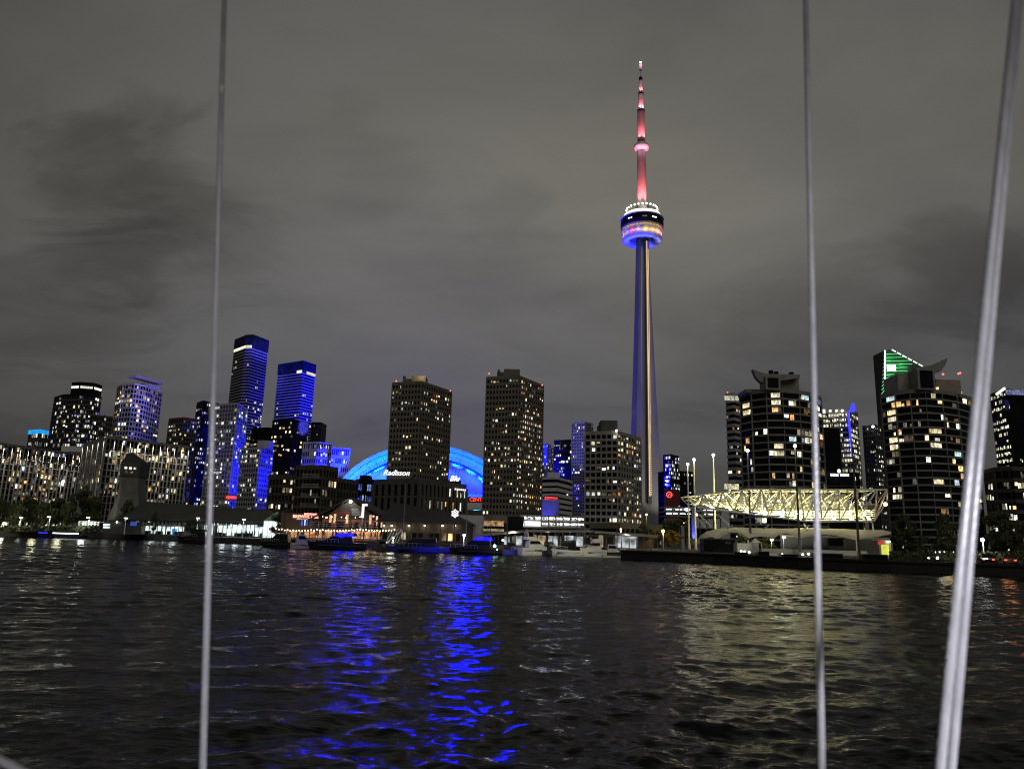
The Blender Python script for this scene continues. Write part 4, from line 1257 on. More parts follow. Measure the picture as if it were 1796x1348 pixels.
T['r6'] = tower('hotel_building', 'dark low hotel block carrying a white lit sign with round emblem', [xy(1425, 828, 440), xy(1506, 826, 446)], ztop_of(1465, 826, 440), floors=8, bays=(16,), wall='black', glass='glass', lit=(0.03,), wmat='win_warm')
for (x0, x1) in ((1456.5, 1470.5), (1473.5, 1489)):
    a, b = P(x0, 833.5, 438), P(x1, 831.5, 438)
    n_ = 6
    for k in range(n_):
        xx = a.x + (b.x - a.x) * (k + 0.5) / n_
        MB().box((xx, 438, (a.z + b.z) / 2), ((b.x - a.x) / n_ * 0.86, 0.3, 1.5)).build('sign_letter_block', M['g_wsign'], T['r6']['t'])
e_ = P(1471.8, 826, 438)
b_ = MB()
b_.loft([[(e_.x + 1.05 * math.cos(2 * PI * k / 14), 438 + yy, e_.z + 1.05 * math.sin(2 * PI * k / 14) * (1.25 if math.sin(2 * PI * k / 14) > 0 else 1)) for k in range(14)] for yy in (0.3, 0.0)])
b_.build('emblem', M['g_wsign'], T['r6']['t'])
T['r7'] = tower('condo_tower', 'dim grey tower with a white lamp at its corner, left of the larger bow front', [xy(1513, 748, 560), xy(1534, 745, 552), xy(1545, 748, 560)], ztop_of(1530, 744, 552), floors=26, bays=(6, 4), wall='conc_dk', lit=(0.14, 0.25), wmat='win_cool', slab=(0.4, 0.2))
bulb('corner_lamp', T['r7']['t'], 1531, 748, 549, 0.9, 'g_white')

# green outlined tower
def gp(x, y, D=900):
    return P(x, y, D)


gx = [gp(1551.5, 614), gp(1563, 612.5), gp(1619, 642), gp(1619, 700), gp(1553, 700)]
gt = thing('office_tower', 'tower with a green and white lit wedge top behind the larger bow fronted condo', 'building', (gx[0].x + 20, 915, GROUND))
base_l, base_r = gp(1553, 700).x, gp(1619, 700).x
MB().loft([[(p.x, 900, p.z) for p in (gx[0], gx[1], gx[2])] + [(gx[2].x, 900, GROUND), (gx[0].x, 900, GROUND)], [(p.x, 930, p.z) for p in (gx[0], gx[1], gx[2])] + [(gx[2].x, 930, GROUND), (gx[0].x, 930, GROUND)]]).build('shaft', M['conc_dk'], gt)
for gpx, gpy in ((1562, 628), (1562, 655), (1585, 640), (1561, 678)):
    q = gp(gpx, gpy, 893)
    lamp('POINT', q, 3500, (0.12, 1.0, 0.30), size=1.0, name='tube_glow')
lft = [gp(1542.5, 634, 925), gp(1551.3, 614, 901), gp(1552.5, 686, 901), gp(1543.5, 686, 925)]
MB().loft([[tuple(p) for p in lft], [(p.x + 3, p.y + 4, p.z) for p in lft]]).build('side_wing', M['black'], gt)
for k in range(12):
    y_ = 621 + k * 6
    a = gp(1553, y_, 899.6)
    xr = 1563 + (y_ - 612) * 1.9 - 4 if y_ < 640 else (1592 if y_ < 652 else 1568)
    b = gp(min(xr, 1600), y_ - 1, 899.6)
    MB().bar(a, b, 0.34).build('green_tube', M['g_green'], gt)
for k in range(11):
    y_ = 630 + k * 6
    a, b = gp(1543.3, y_ + 4, 924.5), gp(1551.3, y_ - 6, 900.5)
    MB().bar(a, b, 0.40).build('green_tube', M['g_green'], gt)
MB().bar(gp(1552, 614, 899.4), gp(1552.3, 680, 899.4), 0.85).build('white_edge_tube', M['g_wgreen'], gt)
MB().bar(gp(1543.0, 634, 924.4), gp(1543.3, 682, 924.4), 0.5).build('white_edge_tube', M['g_wgreen'], gt)
for k in range(6):
    u0, u1 = k / 6 + 0.015, (k + 0.8) / 6
    a, b = gp(1563.5, 612.5, 899.4), gp(1620, 643, 899.4)
    MB().bar(a.lerp(b, u0), a.lerp(b, u1), 0.75).build('roof_edge_tube', M['g_wgreen'], gt)
sq = gp(1563.5, 645, 899)
MB().box((sq.x, 899.2, sq.z), (11, 0.5, 8.4)).build('square_sign', M['g_wgreen'], gt)

# far right
T['r8'] = tower('office_tower', 'glass tower at the right edge with dense white lit floors and slanted lit roof edge', [xy(1737, 694, 505), xy(1763, 682, 485), xy(1830, 682, 500)], ztop_of(1765, 681, 485), floors=24, bays=(8, 14), wall='black', glass='glass', lit=(0.85, 0.10), wmat='win_yel', slab=(0.42, 0.2), pier=(0.1, 0.2, 1), near=False)
a, b = P(1747, 692, 486), P(1763, 680, 482)
MB().bar(a, b, 0.9, 6).build('roof_edge_light', M['g_wsign'], T['r8']['t'])
MB().box((P(1785, 686, 484).x, 484, P(1785, 688, 484).z), (16, 0.5, 3.2)).build('lit_floor', M['win_warm'], T['r8']['t'])
MB().box((P(1767, 712, 484).x, 484.6, P(1767, 710, 484).z), (2.6, 0.5, 7)).build('blue_sign', mat('blue_sign_panel', (0.05, 0.05, 0.5), 0.4), T['r8']['t'])
T['r9'] = tower('apartment_block', 'low curved grey block at the right edge under the dense lit tower', [xy(1727, 836, 300), xy(1745, 824, 288), xy(1775, 817, 282), xy(1830, 812, 284)], ztop_of(1775, 817, 282), floors=8, bays=(4, 5, 9), wall='conc_dk', glass='glass', lit=(0.25, 0.22, 0.30), wmat='win_warm', slab=(0.34, 0.3), pier=(0.12, 0.3, 2), near=True)

# ================================================================== MIDRISES BEHIND THE SHORE
T['mid'] = tower('apartment_building', 'dark brick midrise with white balcony rails, centre block of the row', [xy(521, 816, 262), xy(567, 815, 258), xy(592, 819, 268)], ztop_of(567, 815, 258), floors=7, bays=(7, 5), wall='brick_dk', glass='glass', slab=(0.30, 0.25), pier=(0.3, 0.2, 1), lit=(0.04, 0.06), wmat='win_warm', near=True, cap='brick_dk')
rail_m = M['steel']
for k in range(2, 7):
    for px_ in (536, 552):
        a = P(px_, 816, 257)
        z_ = GROUND + T['mid']['fh'] * k
        bal = MB().box((a.x + 0.8, 256.7, z_ + 0.0), (2.8, 1.7, 0.16)).build('balcony', M['conc'], T['mid']['t'])
        rb = MB()
        for q in range(9):
            rb.box((a.x - 0.55 + q * 0.335, 255.9, z_ + 0.55), (0.05, 0.05, 1.0))
        rb.box((a.x + 0.8, 255.9, z_ + 1.08), (2.8, 0.08, 0.08))
        rb.build('balcony_railing', M['steel'], bal)
T['midl'] = tower('apartment_building', 'left wing of the dark brick midrise row with a few lit flats', [xy(473, 834, 270), xy(522, 832, 266)], ztop_of(500, 832, 268), floors=7, bays=(8,), wall='brick_dk', slab=(0.30, 0.2), pier=(0.28, 0.2, 1), lit=(0.20,), wmat='win_warm', near=True)
T['midr'] = tower('apartment_building', 'right wing of the dark brick midrise row, beside the dome', [xy(592, 838, 272), xy(628, 842, 284)], ztop_of(605, 839, 276), floors=6, bays=(7,), wall='brick_dk', slab=(0.30, 0.2), pier=(0.28, 0.2, 1), lit=(0.10,), wmat='win_warm', near=True, seed=3)
T['blu'] = tower('apartment_building', 'small block with blue shining windows under the left end of the dome', [xy(625, 842, 300), xy(656, 842, 300)], ztop_of(640, 840, 300), floors=5, bays=(8,), wall='black', slab=(0.3, 0.2), pier=(0.2, 0.2, 1), lit=(0.75,), wmat='win_blue', near=True)
roof_box(T['blu'], 631, 648, 833, 302, 6, 'black')

# hotel podium in front of the left brick tower
hp = [xy(657, 842, 250), xy(737, 839, 240), xy(817, 862, 262)]
T['hot'] = tower('hotel_building', 'dark hotel podium with tall slot windows below the left brick tower', hp, ztop_of(737, 839, 240), floors=4, bays=(7, 12), wall='conc_dk', glass='glass', slab=(0.16, 0.15), pier=(0.45, 0.45, 1), lit=(0.05, 0.30), wmat='win_warm', near=True, fill=(0.75, 0.7))
roof_box(T['hot'], 678, 722, 832, 256, 8, 'conc_dk', 'roof_block')
roof_box(T['hot'], 776, 806, 845, 268, 8, 'conc_dk', 'roof_block')
p = P(695, 829, 254)
text_mesh('sign_letters', 'Radisson', 2.5, M['g_wsign'], (p.x, 254, p.z), 0, T['hot']['t'], shear=0.35, depth=0.1, bold=0.05)
p = P(797, 839, 264)
text_mesh('sign_letters', 'Blu', 2.6, M['g_wsign'], (p.x, 264, p.z), 0, T['hot']['t'], shear=0.3, depth=0.1, bold=0.09)
MB().box((P(797, 850, 266).x, 266, P(797, 848, 266).z), (4.6, 1.0, 2.6)).build('sign_plinth', M['black'], T['hot']['t'])
for k in range(4):
    MB().bar(P(786 + k * 6, 836, 268), P(786 + k * 6 + 2, 818, 268), 0.10).build('roof_aerial', M['steel_dk'], T['hot']['t'])
a, b = Vector(hp[1]), Vector(hp[2])
d = (b - a).normalized()
for k in range(6):
    q = a + (b - a) * (0.72 + 0.045 * k) + Vector((d.y, -d.x)) * 0.7
    MB().box((q.x, q.y, T['hot']['ztop'] - 2.1), (0.62, 0.2, 0.55), math.atan2(d.y, d.x)).build('sign_letter_block', M['g_wsign'], T['hot']['t'])

# parking deck with bright lamp rows, right of the brick tower
pg = P(970, 915, 300)
gar = thing('parking_garage', 'two storey parking garage with rows of blazing white lamps and a white lit sign', 'garage', (pg.x, 300, GROUND))
xl, xr = P(912, 915, 300).x, P(1025, 915, 300).x
for py_ in (905, 914.5, 924.5):
    MB().box(((xl + xr) / 2, 308, P(970, py_, 300).z), (xr - xl, 17, 0.7)).build('deck', M['conc'], gar)
for k in range(10):
    x_ = xl + (xr - xl) * k / 9
    MB().box((x_, 300.4, (P(970, 904, 300).z + GROUND) / 2), (0.5, 0.5, P(970, 904, 300).z - GROUND)).build('column', M['conc'], gar)
MB().box(((xl + xr) / 2, 316, 6), (xr - xl, 0.6, 9.4)).build('rear_wall', M['conc'], gar)
tube2 = box_mesh('ceiling_light', (0.62, 0.35, 0.5), M['g_park'])
for row, py_ in ((0, 909.2), (1, 918.6)):
    x_ = 922 if row == 0 else 951
    while x_ < 1024:
        p = P(x_, py_ + (x_ - 970) * 0.02, 300.9)
        inst('ceiling_light', tube2, p, gar, scale=(RNG.uniform(0.6, 1.5), 1, RNG.uniform(0.6, 1.3)))
        x_ += RNG.choice((3.2, 4.2, 5, 7))
for k in range(5):
    lamp('POINT', (xl + (xr - xl) * (k + 0.5) / 5, 306, P(970, 911, 300).z), 1500, (0.95, 0.98, 1.0), size=0.4, name='garage_lamp')
    lamp('POINT', (xl + (xr - xl) * (k + 0.5) / 5, 306, P(970, 921, 300).z - 0.3), 1500, (0.95, 0.98, 1.0), size=0.4, name='garage_lamp')
for (x0, x1) in ((915.5, 919.5), (921, 948)):
    a, b = P(x0, 916.5 if x0 < 920 else 917, 298), P(x1, 918.5, 298)
    MB().box(((a.x + b.x) / 2, 298.6, (a.z + b.z) / 2), (b.x - a.x, 0.4, 2.1 if x0 < 920 else 1.9), 0).build('sign_panel', M['g_wsign'], gar)

# ================================================================== SHORE BUILDINGS
# flared concrete tower
pt = P(214, 912, 196)
ft = thing('lookout_tower', 'tall concrete tower whose shaft flares out at its left foot, hooded top', 'tower', (pt.x, 198, GROUND))


def fx(px, py, D=196):
    return P(px, py, D)


prof_l = [(178, 912), (183.5, 900), (189, 888), (194, 876), (198, 862), (201, 846), (203, 832)]
prof_r = [(236, 832), (236.3, 846), (236.6, 862), (237, 876), (237.3, 888), (237.6, 900), (238, 912)]
rings = []
for (l, r_) in zip(prof_l, reversed(prof_r)):
    a, b = fx(*l), fx(*r_)
    xm = a.x + (b.x - a.x) * 0.42
    z_ = (a.z + b.z) / 2
    rings.append([(a.x, 198.5, z_), (xm, 195.2, z_), (b.x, 197.8, z_), (b.x - 0.3, 203, z_), (a.x + 0.5, 203, z_)])
MB().loft(rings).build('shaft', mat('stained_concrete', (0.17, 0.165, 0.145), 0.9, var=0.25, scale=0.4, bump=0.1), ft)
a, b = fx(200, 834), fx(238, 834)
zt0, zt1 = fx(218, 834).z, fx(218, 812).z
xm = a.x + (b.x - a.x) * 0.42
hd = [(a.x, 198.5), (xm, 194.6), (b.x, 197.6), (b.x - 0.2, 203.6), (a.x + 0.3, 203.6)]
MB().prism(hd, zt0, zt1).build('lookout_head', M['conc_dk'], ft)
pk_ = fx(219, 792)
MB().prism(hd, zt1, zt1 + 0.4, offset_poly(hd, 0.0)).build('head_cornice', M['conc_dk'], ft)
MB().loft([[(x, y, zt1 + 0.4) for x, y in offset_poly(hd, 0.05)], [(pk_.x + (x - pk_.x) * 0.18, 199 + (y - 199) * 0.18, pk_.z) for x, y in hd]]).build('hood_roof', M['roof'], ft)
for (u, zf) in ((0.25, 0.62), (0.5, 0.62), (0.75, 0.62), (0.3, 0.3), (0.6, 0.3)):
    x_ = xm + (b.x - xm) * u
    y_ = 194.6 + 3.0 * u - 0.05
    MB().box((x_, y_ - 0.03, zt0 + (zt1 - zt0) * zf), (0.55, 0.12, 0.5), math.atan2(3.0, b.x - xm)).build('window', M['win_cool'], ft)
lamp('SPOT', (fx(165, 925).x, 184, 2.2), 700, (0.85, 1.0, 0.88), (fx(196, 895).x, 198, 6), 0.3, 60, 0.9, 'tower_floodlight')

# ferry terminal: long low roof with lit shopfronts
tm_x0, tm_x1 = P(226, 915, 190).x, P(486, 915, 183).x
term = thing('terminal_building', 'long low terminal hall with dark hipped roof and white lit shopfronts', 'building', ((tm_x0 + tm_x1) / 2, 192, GROUND))


def tz(px, py, D=188):
    return P(px, py, D).z


DT = 188.0
eave = tz(350, 913)
ridge = tz(350, 884)
x0r, x1r = P(216, 912, DT).x, P(480, 912, DT).x
MB().loft([[(x0r, DT - 2, eave), (x1r, DT - 2, eave), (x1r, DT + 16, eave), (x0r, DT + 16, eave)],
           [(x0r + 1.5, DT + 6, ridge + 0.6), (x1r - 3.5, DT + 6, ridge - 0.9), (x1r - 3.5, DT + 8, ridge - 0.9), (x0r + 1.5, DT + 8, ridge + 0.6)]]).build('roof', M['roof_green'], term)
MB().box(((x0r + x1r) / 2, DT - 2.1, eave - 0.25), (x1r - x0r, 0.3, 0.45)).build('eave_fascia', M['roof'], term)
zsh = GROUND + 0.1
for (pa, pb, mk, lo, hi) in ((247, 283, 'g_shop', 939, 921), (284, 320, 'g_shop', 938, 922), (352, 368, 'g_shop', 940, 920), (376, 398, 'g_shop', 943, 920), (398, 424, 'g_shop', 944, 919.5), (424, 446, 'g_shop', 944.5, 919.5), (446, 478, 'g_shop', 945, 923)):
    a, b = P(pa, 930, DT), P(pb, 930, DT)
    za, zb = max(GROUND + 0.25, tz(pa, lo)), tz(pa, hi)
    MB().box(((a.x + b.x) / 2, DT + 2.0, (za + zb) / 2), (b.x - a.x - 0.1, 0.2, zb - za)).build('shop_interior', M[mk], term)
    n_ = max(2, int((pb - pa) / 7))
    for k in range(n_ + 1):
        x_ = a.x + (b.x - a.x) * k / n_
        MB().box((x_, DT, (GROUND + eave) / 2 - 0.3), (0.14, 0.16, eave - GROUND - 0.6)).build('mullion', M['steel_dk'], term)
    MB().box(((a.x + b.x) / 2, DT + 0.02, zb + 0.02), (b.x - a.x, 0.12, 0.18)).build('transom', M['steel_dk'], term)
    for k in range(RNG.randint(2, 4)):
        x_ = RNG.uniform(a.x + 0.4, b.x - 0.4)
        MB().box((x_, DT + 1.2, GROUND + 0.55), (RNG.uniform(0.5, 1.6), 0.6, RNG.uniform(0.7, 1.2))).build('counter', M['black'], term)
a, b = P(296, 933, DT), P(304, 933, DT)
MB().box(((a.x + b.x) / 2, DT + 1.8, tz(300, 932)), (1.3, 0.1, 1.5)).build('poster', glow('blue_poster', (0.10, 0.35, 0.9), 0.9, noise=0.6, scale=2.0), term)
a = P(240, 919, DT)
MB().box((P(234, 918, DT - 3).x, DT - 3, tz(234, 918)), (1.5, 0.15, 1.0)).build('poster', glow('blue_poster_small', (0.08, 0.16, 0.8), 0.5, noise=0.5, scale=2.0), term)
MB().box(((P(320, 930, DT).x + P(352, 930, DT).x) / 2, DT + 1, (GROUND + eave) / 2), (P(352, 930, DT).x - P(320, 930, DT).x, 0.4, eave - GROUND)).build('wall', M['conc_dk'], term)
MB().box(((P(180, 930, DT).x + P(246, 930, DT).x) / 2, DT + 3, (GROUND + tz(210, 914)) / 2), (P(246, 930, DT).x - P(180, 930, DT).x, 6, tz(210, 914) - GROUND)).build('side_annex', M['conc_dk'], term)
for py_ in (919.5, 924):
    MB().box((P(186, py_, DT - 0.5).x, DT - 0.2, tz(186, py_)), (1.6, 0.2, 0.42)).build('lit_panel', M['g_shop'], term)
bulb('wall_lamp', term, 205, 915, DT - 0.4, 0.2, 'g_cool')
# glass end pavilion
ex, ez0, ez1 = P(484, 912, 182).x, P(484, 914, 182).z, P(484, 897, 182).z
MB().loft([[(ex - 2.3, 180, ez0), (ex + 2.3, 180, ez0), (ex + 2.3, 184.6, ez0), (ex - 2.3, 184.6, ez0)], [(ex - 0.1, 182.2, ez1), (ex + 0.1, 182.2, ez1), (ex + 0.1, 182.4, ez1), (ex - 0.1, 182.4, ez1)]]).build('glass_pyramid', mat('pale_green_glass', (0.35, 0.5, 0.42), 0.3, var=0.3, scale=1.5), term)
for k in range(5):
    MB().bar((ex - 2.3 + k * 1.15, 179.95, ez0), (ex, 182.1, ez1), 0.05).build('glazing_bar', M['steel_w'], term)
MB().box((ex, 182, (GROUND + ez0) / 2), (4.4, 4.4, ez0 - GROUND - 0.05)).build('lit_pavilion_core', M['g_shop'], term)
for k in range(5):
    MB().box((ex - 2.2 + k * 1.1, 179.75, (GROUND + ez0) / 2), (0.10, 0.12, ez0 - GROUND - 0.1)).build('mullion', M['steel_dk'], term)
lamp('POINT', (ex, 177.5, 2.6), 500, (0.85, 1.0, 0.92), size=0.3, name='pavilion_lamp')
for px_ in (262, 300, 360, 388, 410, 436, 462):
    p = P(px_, 925, DT - 3)
    lamp('POINT', (p.x, DT - 1.4, 3.6), 160, (0.9, 1.0, 0.95), size=0.3, name='soffit_lamp')

# white posted pergola left of the flared tower
pv = thing('pergola', 'white posted waterside pergola left of the flared tower', 'pergola', (P(160, 930, 192).x, 192, GROUND))
zt_ = P(160, 915, 192).z
for px_ in (141, 148, 152.5, 158, 163, 169, 175):
    x_ = P(px_, 930, 192).x
    MB().box((x_, 191, (GROUND + zt_) / 2), (0.28, 0.28, zt_ - GROUND)).build('post', M['steel_w'], pv)
for dz_, yy in ((0.0, 191), (-0.5, 191), (0.0, 194)):
    MB().box(((P(140, 930, 192).x + P(177, 930, 192).x) / 2, yy, zt_ + dz_ + 0.08), (P(177, 930, 192).x - P(140, 930, 192).x, 0.18, 0.16)).build('beam', M['steel_w'], pv)
lamp('POINT', (P(158, 930, 192).x, 188.5, 3.4), 520, (0.9, 1.0, 0.92), size=0.3, name='pergola_lamp')

# ---- waterside restaurant with string lights
D2 = 166.0


def q2(px, py, D=D2):
    return P(px, py, D)


rst = thing('restaurant', 'gabled waterside brewery restaurant with warm terraces, red sign and string lights', 'restaurant', (q2(610, 930).x, 170, GROUND))
ap_ = q2(615, 872)
el, er = q2(556, 905), q2(672, 905)
gl = [(el.x, el.z), (er.x, er.z), (ap_.x + 0.3, ap_.z)]
MB().loft([[(el.x + 1.5, D2, GROUND), (er.x - 1.5, D2, GROUND), (er.x - 1.5, D2, er.z), (ap_.x, D2, ap_.z - 0.6), (el.x + 1.5, D2, el.z)], [(el.x + 1.5, D2 + 18, GROUND), (er.x - 1.5, D2 + 18, GROUND), (er.x - 1.5, D2 + 18, er.z), (ap_.x, D2 + 18, ap_.z - 0.6), (el.x + 1.5, D2 + 18, el.z)]]).build('wall', M['brick_dk'], rst)
for s_, e_ in ((-1, el), (1, er)):
    MB().loft([[(ap_.x, D2 - 1.2, ap_.z), (ap_.x, D2 + 19, ap_.z), (ap_.x, D2 + 19, ap_.z - 0.45), (ap_.x, D2 - 1.2, ap_.z - 0.45)],
               [(e_.x + s_ * 0.8, D2 - 1.2, e_.z - 0.2), (e_.x + s_ * 0.8, D2 + 19, e_.z - 0.2), (e_.x + s_ * 0.8, D2 + 19, e_.z - 0.65), (e_.x + s_ * 0.8, D2 - 1.2, e_.z - 0.65)]]).build('roof_slope', M['roof'], rst)
for k in range(8):       # siding boards on the gable
    z_ = q2(615, 884 + k * 2.7).z
    hw = (ap_.z - z_) * (er.x - el.x) / 2 / (ap_.z - er.z) * 0.72
    MB().box((ap_.x - hw * 0.42, D2 - 0.06, z_), (hw * 0.9, 0.12, 0.27)).build('siding_board', M['brick_dk' if k < 5 else 'wood_red'], rst)
    if k > 2:
        MB().box((ap_.x + hw * 0.34, D2 - 0.06, z_), (hw * 0.46, 0.12, 0.27)).build('siding_board', M['cream'], rst)
bulb('gable_lamp', rst, 615, 879, D2 - 0.8, 0.33, 'g_white')
lamp('SPOT', (ap_.x, D2 - 2.6, q2(615, 877).z), 380, (0.95, 1.0, 0.98), (ap_.x, D2, q2(615, 895).z), 0.2, 110, 0.8, 'gable_floodlight')
up_l, up_r = q2(556, 920).x, q2(671, 920).x
z_up, z_lo = q2(612, 926).z, GROUND + 0.25
MB().box(((up_l + up_r) / 2, D2 - 3.0, z_up - 0.15), (up_r - up_l, 6.0, 0.3)).build('upper_deck', M['wood'], rst)
lo_l, lo_r = q2(486, 940).x, q2(684, 940).x
MB().box(((lo_l + lo_r) / 2, D2 - 5.5, z_lo), (lo_r - lo_l, 11.0, 0.3)).build('lower_deck', M['wood'], rst)
MB().box(((q2(566, 915).x + q2(664, 915).x) / 2, D2 - 0.3, (z_up + el.z) / 2 - 0.2), (q2(664, 915).x - q2(566, 915).x, 0.3, el.z - z_up - 0.7)).build('upper_terrace_interior', M['g_barred'], rst)
MB().box(((q2(560, 935).x + q2(668, 935).x) / 2, D2 - 0.35, (z_up + z_lo) / 2 - 0.1), (q2(668, 935).x - q2(560, 935).x, 0.3, z_up - z_lo - 0.9)).build('lower_bar_interior', M['g_bar'], rst)
MB().box(((q2(496, 935).x + q2(559, 935).x) / 2, D2 + 0.4, (z_up + z_lo) / 2 - 0.3), (q2(559, 935).x - q2(496, 935).x, 0.3, z_up - z_lo - 1.2)).build('side_bar_interior', M['g_bar'], rst)
MB().box(((q2(490, 920).x + q2(560, 920).x) / 2, D2 + 6, (GROUND + q2(520, 899).z) / 2), (q2(560, 920).x - q2(490, 920).x, 10.5, q2(520, 899).z - GROUND)).build('side_wing', M['brick_dk'], rst)
for px_ in (556, 578, 600, 624, 648, 671):
    x_ = q2(px_, 920).x
    MB().box((x_, D2 - 5.7, (GROUND + z_up + 2.6) / 2), (0.22, 0.22, z_up + 2.6 - GROUND)).build('deck_post', M['wood'], rst)
for (za, ya, xa, xb) in ((z_up, D2 - 5.9, up_l, up_r), (z_lo + 0.15, D2 - 10.8, lo_l, lo_r)):
    rb = MB()
    for zz_ in (0.35, 0.7, 1.05):
        rb.box(((xa + xb) / 2, ya, za + zz_), (xb - xa, 0.05, 0.06))
    n_ = int((xb - xa) / 1.6)
    for k in range(n_ + 1):
        rb.box((xa + (xb - xa) * k / n_, ya, za + 0.55), (0.07, 0.07, 1.1))
    rb.build('deck_railing', M['steel'], rst)
for px_, py_ in ((571, 905), (579, 903), (601, 904), (643, 905), (655, 907), (664, 911)):
    p = q2(px_, py_, D2 - 5.2)
    MB().box((p.x, D2 - 0.6, p.z - 0.6), (0.5, 0.1, 2.0)).build('lit_curtain', glow('lit_curtain_%d' % px_, (1.0, 0.72, 0.38), 0.9, noise=0.5, scale=2), rst)
for px_, py_ in ((572, 907), (661, 908), (655, 905)):
    bulb('red_lantern', rst, px_, py_, D2 - 5, 0.22, 'g_redlet')
sgx = q2(538, 903)
for k, (body, px_, py_, sz_) in enumerate((('AMSTERDAM', 544, 901.2, 0.80), ('BREWHOUSE', 535.5, 905.6, 0.95))):
    p = q2(px_, py_, D2 - 1.2)
    bk = MB().box((p.x, D2 - 0.9, p.z), (4.3 if k == 1 else 2.3, 0.1, 0.55)).build('sign_board', M['wood_red'], rst)
    tm = text_mesh('sign_letters', body, sz_ * (1.0 if k else 0.62), M['g_redlet'], (p.x, D2 - 1.0, p.z), 0, rst, depth=0.05, bold=0.02)
MB().box((q2(532, 910).x, D2 - 0.95, q2(532, 910).z), (2.4, 0.1, 0.28)).build('lit_strip', M['g_room'], rst)
for px_ in (528, 531, 536, 540):
    MB().box((q2(px_, 916).x, D2 - 0.6, q2(px_, 916).z), (0.24, 0.1, 1.3)).build('blue_window', M['win_blue'], rst)
lb_ = q2(646, 897)
MB().box((lb_.x, D2 - 6.2, lb_.z), (0.5, 0.2, 2.9)).build('lit_banner', M['g_wsign'], rst)
MB().box((lb_.x + 0.55, D2 - 6.2, lb_.z + 1.25), (0.65, 0.2, 0.45)).build('banner_arm', M['g_wsign'], rst)
MB().box((lb_.x, D2 - 6.1, (lb_.z + z_up) / 2 - 1), (0.12, 0.12, lb_.z - z_up + 1)).build('banner_pole', M['steel'], rst)
for k, (px0, px1, py0, py1, DD, sag) in enumerate(((484, 556, 925, 927, D2 - 9, 0.5), (556, 632, 927, 926.5, D2 - 9, 0.35), (632, 692, 926.5, 927.5, D2 - 9, 0.35), (566, 640, 904.5, 904.5, D2 - 5.6, 0.2))):
    a, b = q2(px0, py0, DD), q2(px1, py1, DD)
    nb_ = int((px1 - px0) / (5.0 if k < 3 else 8))
    st = thing('string_lights', ['string of warm bulbs over the left end of the lower terrace', 'string of warm bulbs over the middle of the lower terrace', 'string of warm bulbs over the right end of the lower terrace', 'sparse string of bulbs along the upper terrace edge'][k], 'string lights', ((a.x + b.x) / 2, DD, min(a.z, b.z)), 'string lights of the waterside restaurant')
    wire, bb = MB(), MB()
    prev = None
    for i in range(nb_ + 1):
        u = i / nb_
        p = a.lerp(b, u)
        p.z -= sag * 4 * u * (1 - u) * 0.6 + (0.12 if i % 2 else 0)
        if prev:
            wire.bar(prev, p, 0.02)
        prev = p.copy()
        bb.ball((p.x, p.y, p.z - 0.12), 0.13 if k < 3 else 0.09, 6, 4)
    wire.build('wire', M['steel_dk'], st)
    bb.build('light_bulbs' if False else 'bulb_row', M['g_warmw'], st, kind='stuff')
for px_ in range(500, 690, 16):
    p = q2(px_, 932, D2 - 4)
    lamp('POINT', (p.x, D2 - 4, 3.1), 90, (1.0, 0.62, 0.28), size=0.15, name='terrace_lamp')
for k in range(34):          # tables and parasols under the bulbs as dark clutter
    x_ = RNG.uniform(q2(496, 940).x, q2(684, 940).x)
    y_ = D2 - RNG.uniform(1.5, 9.5)
    MB().lathe([(0.05, z_lo + 0.15), (0.05, z_lo + 0.8), (0.42, z_lo + 0.82), (0.42, z_lo + 0.86), (0.01, z_lo + 0.87)], x_, y_, 8).build('terrace_table', M['wood'], rst)

for k in range(20):          # folded parasols and heaters standing before the lit terraces
    x_ = q2(500 + k * 9.2 + RNG.uniform(-3, 3), 935).x
    y_ = D2 - RNG.uniform(4.0, 9.5)
    zt_p = z_lo + RNG.uniform(1.9, 2.7)
    MB().lathe([(0.05, z_lo + 0.15), (0.05, z_lo + 0.9), (0.26, z_lo + 1.0), (0.04, zt_p)], x_, y_, 7).build('folded_parasol', M['cloth'] if k % 3 else M['wood_red'], rst)
for k in range(14):
    x_ = up_l + (up_r - up_l) * (k + 0.5) / 14 + RNG.uniform(-0.4, 0.4)
    MB().box((x_, D2 - RNG.uniform(1.0, 4.5), z_up + 0.65), (RNG.uniform(0.3, 0.9), 0.5, RNG.uniform(0.9, 1.5))).build('terrace_bench', M['black'], rst)
# ---- long pier shed with wall lamps
D3 = 158.0
sx0, sx1 = P(666, 930, D3).x, P(842, 930, D3).x
shed = thing('pier_shed', 'long dark hip roofed pier shed lit by a row of warm wall lamps', 'building', ((sx0 + sx1) / 2, 165, GROUND))
ze, zr_ = P(750, 917, D3).z, P(750, 886, D3).z
xr0, xr1 = P(660, 915, D3).x, P(826, 915, D3).x
MB().box(((sx0 + sx1) / 2 - 0.8, D3 + 8, (GROUND + ze) / 2), (xr1 - xr0 - 1.6, 14, ze - GROUND)).build('wall', M['brick_dk'], shed)
MB().loft([[(xr0, D3 - 1, ze), (xr1 + 0.6, D3 - 1, ze), (xr1 + 0.6, D3 + 17, ze), (xr0, D3 + 17, ze)], [(xr0 + 2.4, D3 + 7.5, zr_ + 0.7), (xr1 - 4.5, D3 + 7.5, zr_ - 1.2), (xr1 - 4.5, D3 + 8.5, zr_ - 1.2), (xr0 + 2.4, D3 + 8.5, zr_ + 0.7)]]).build('roof', M['roof'], shed)
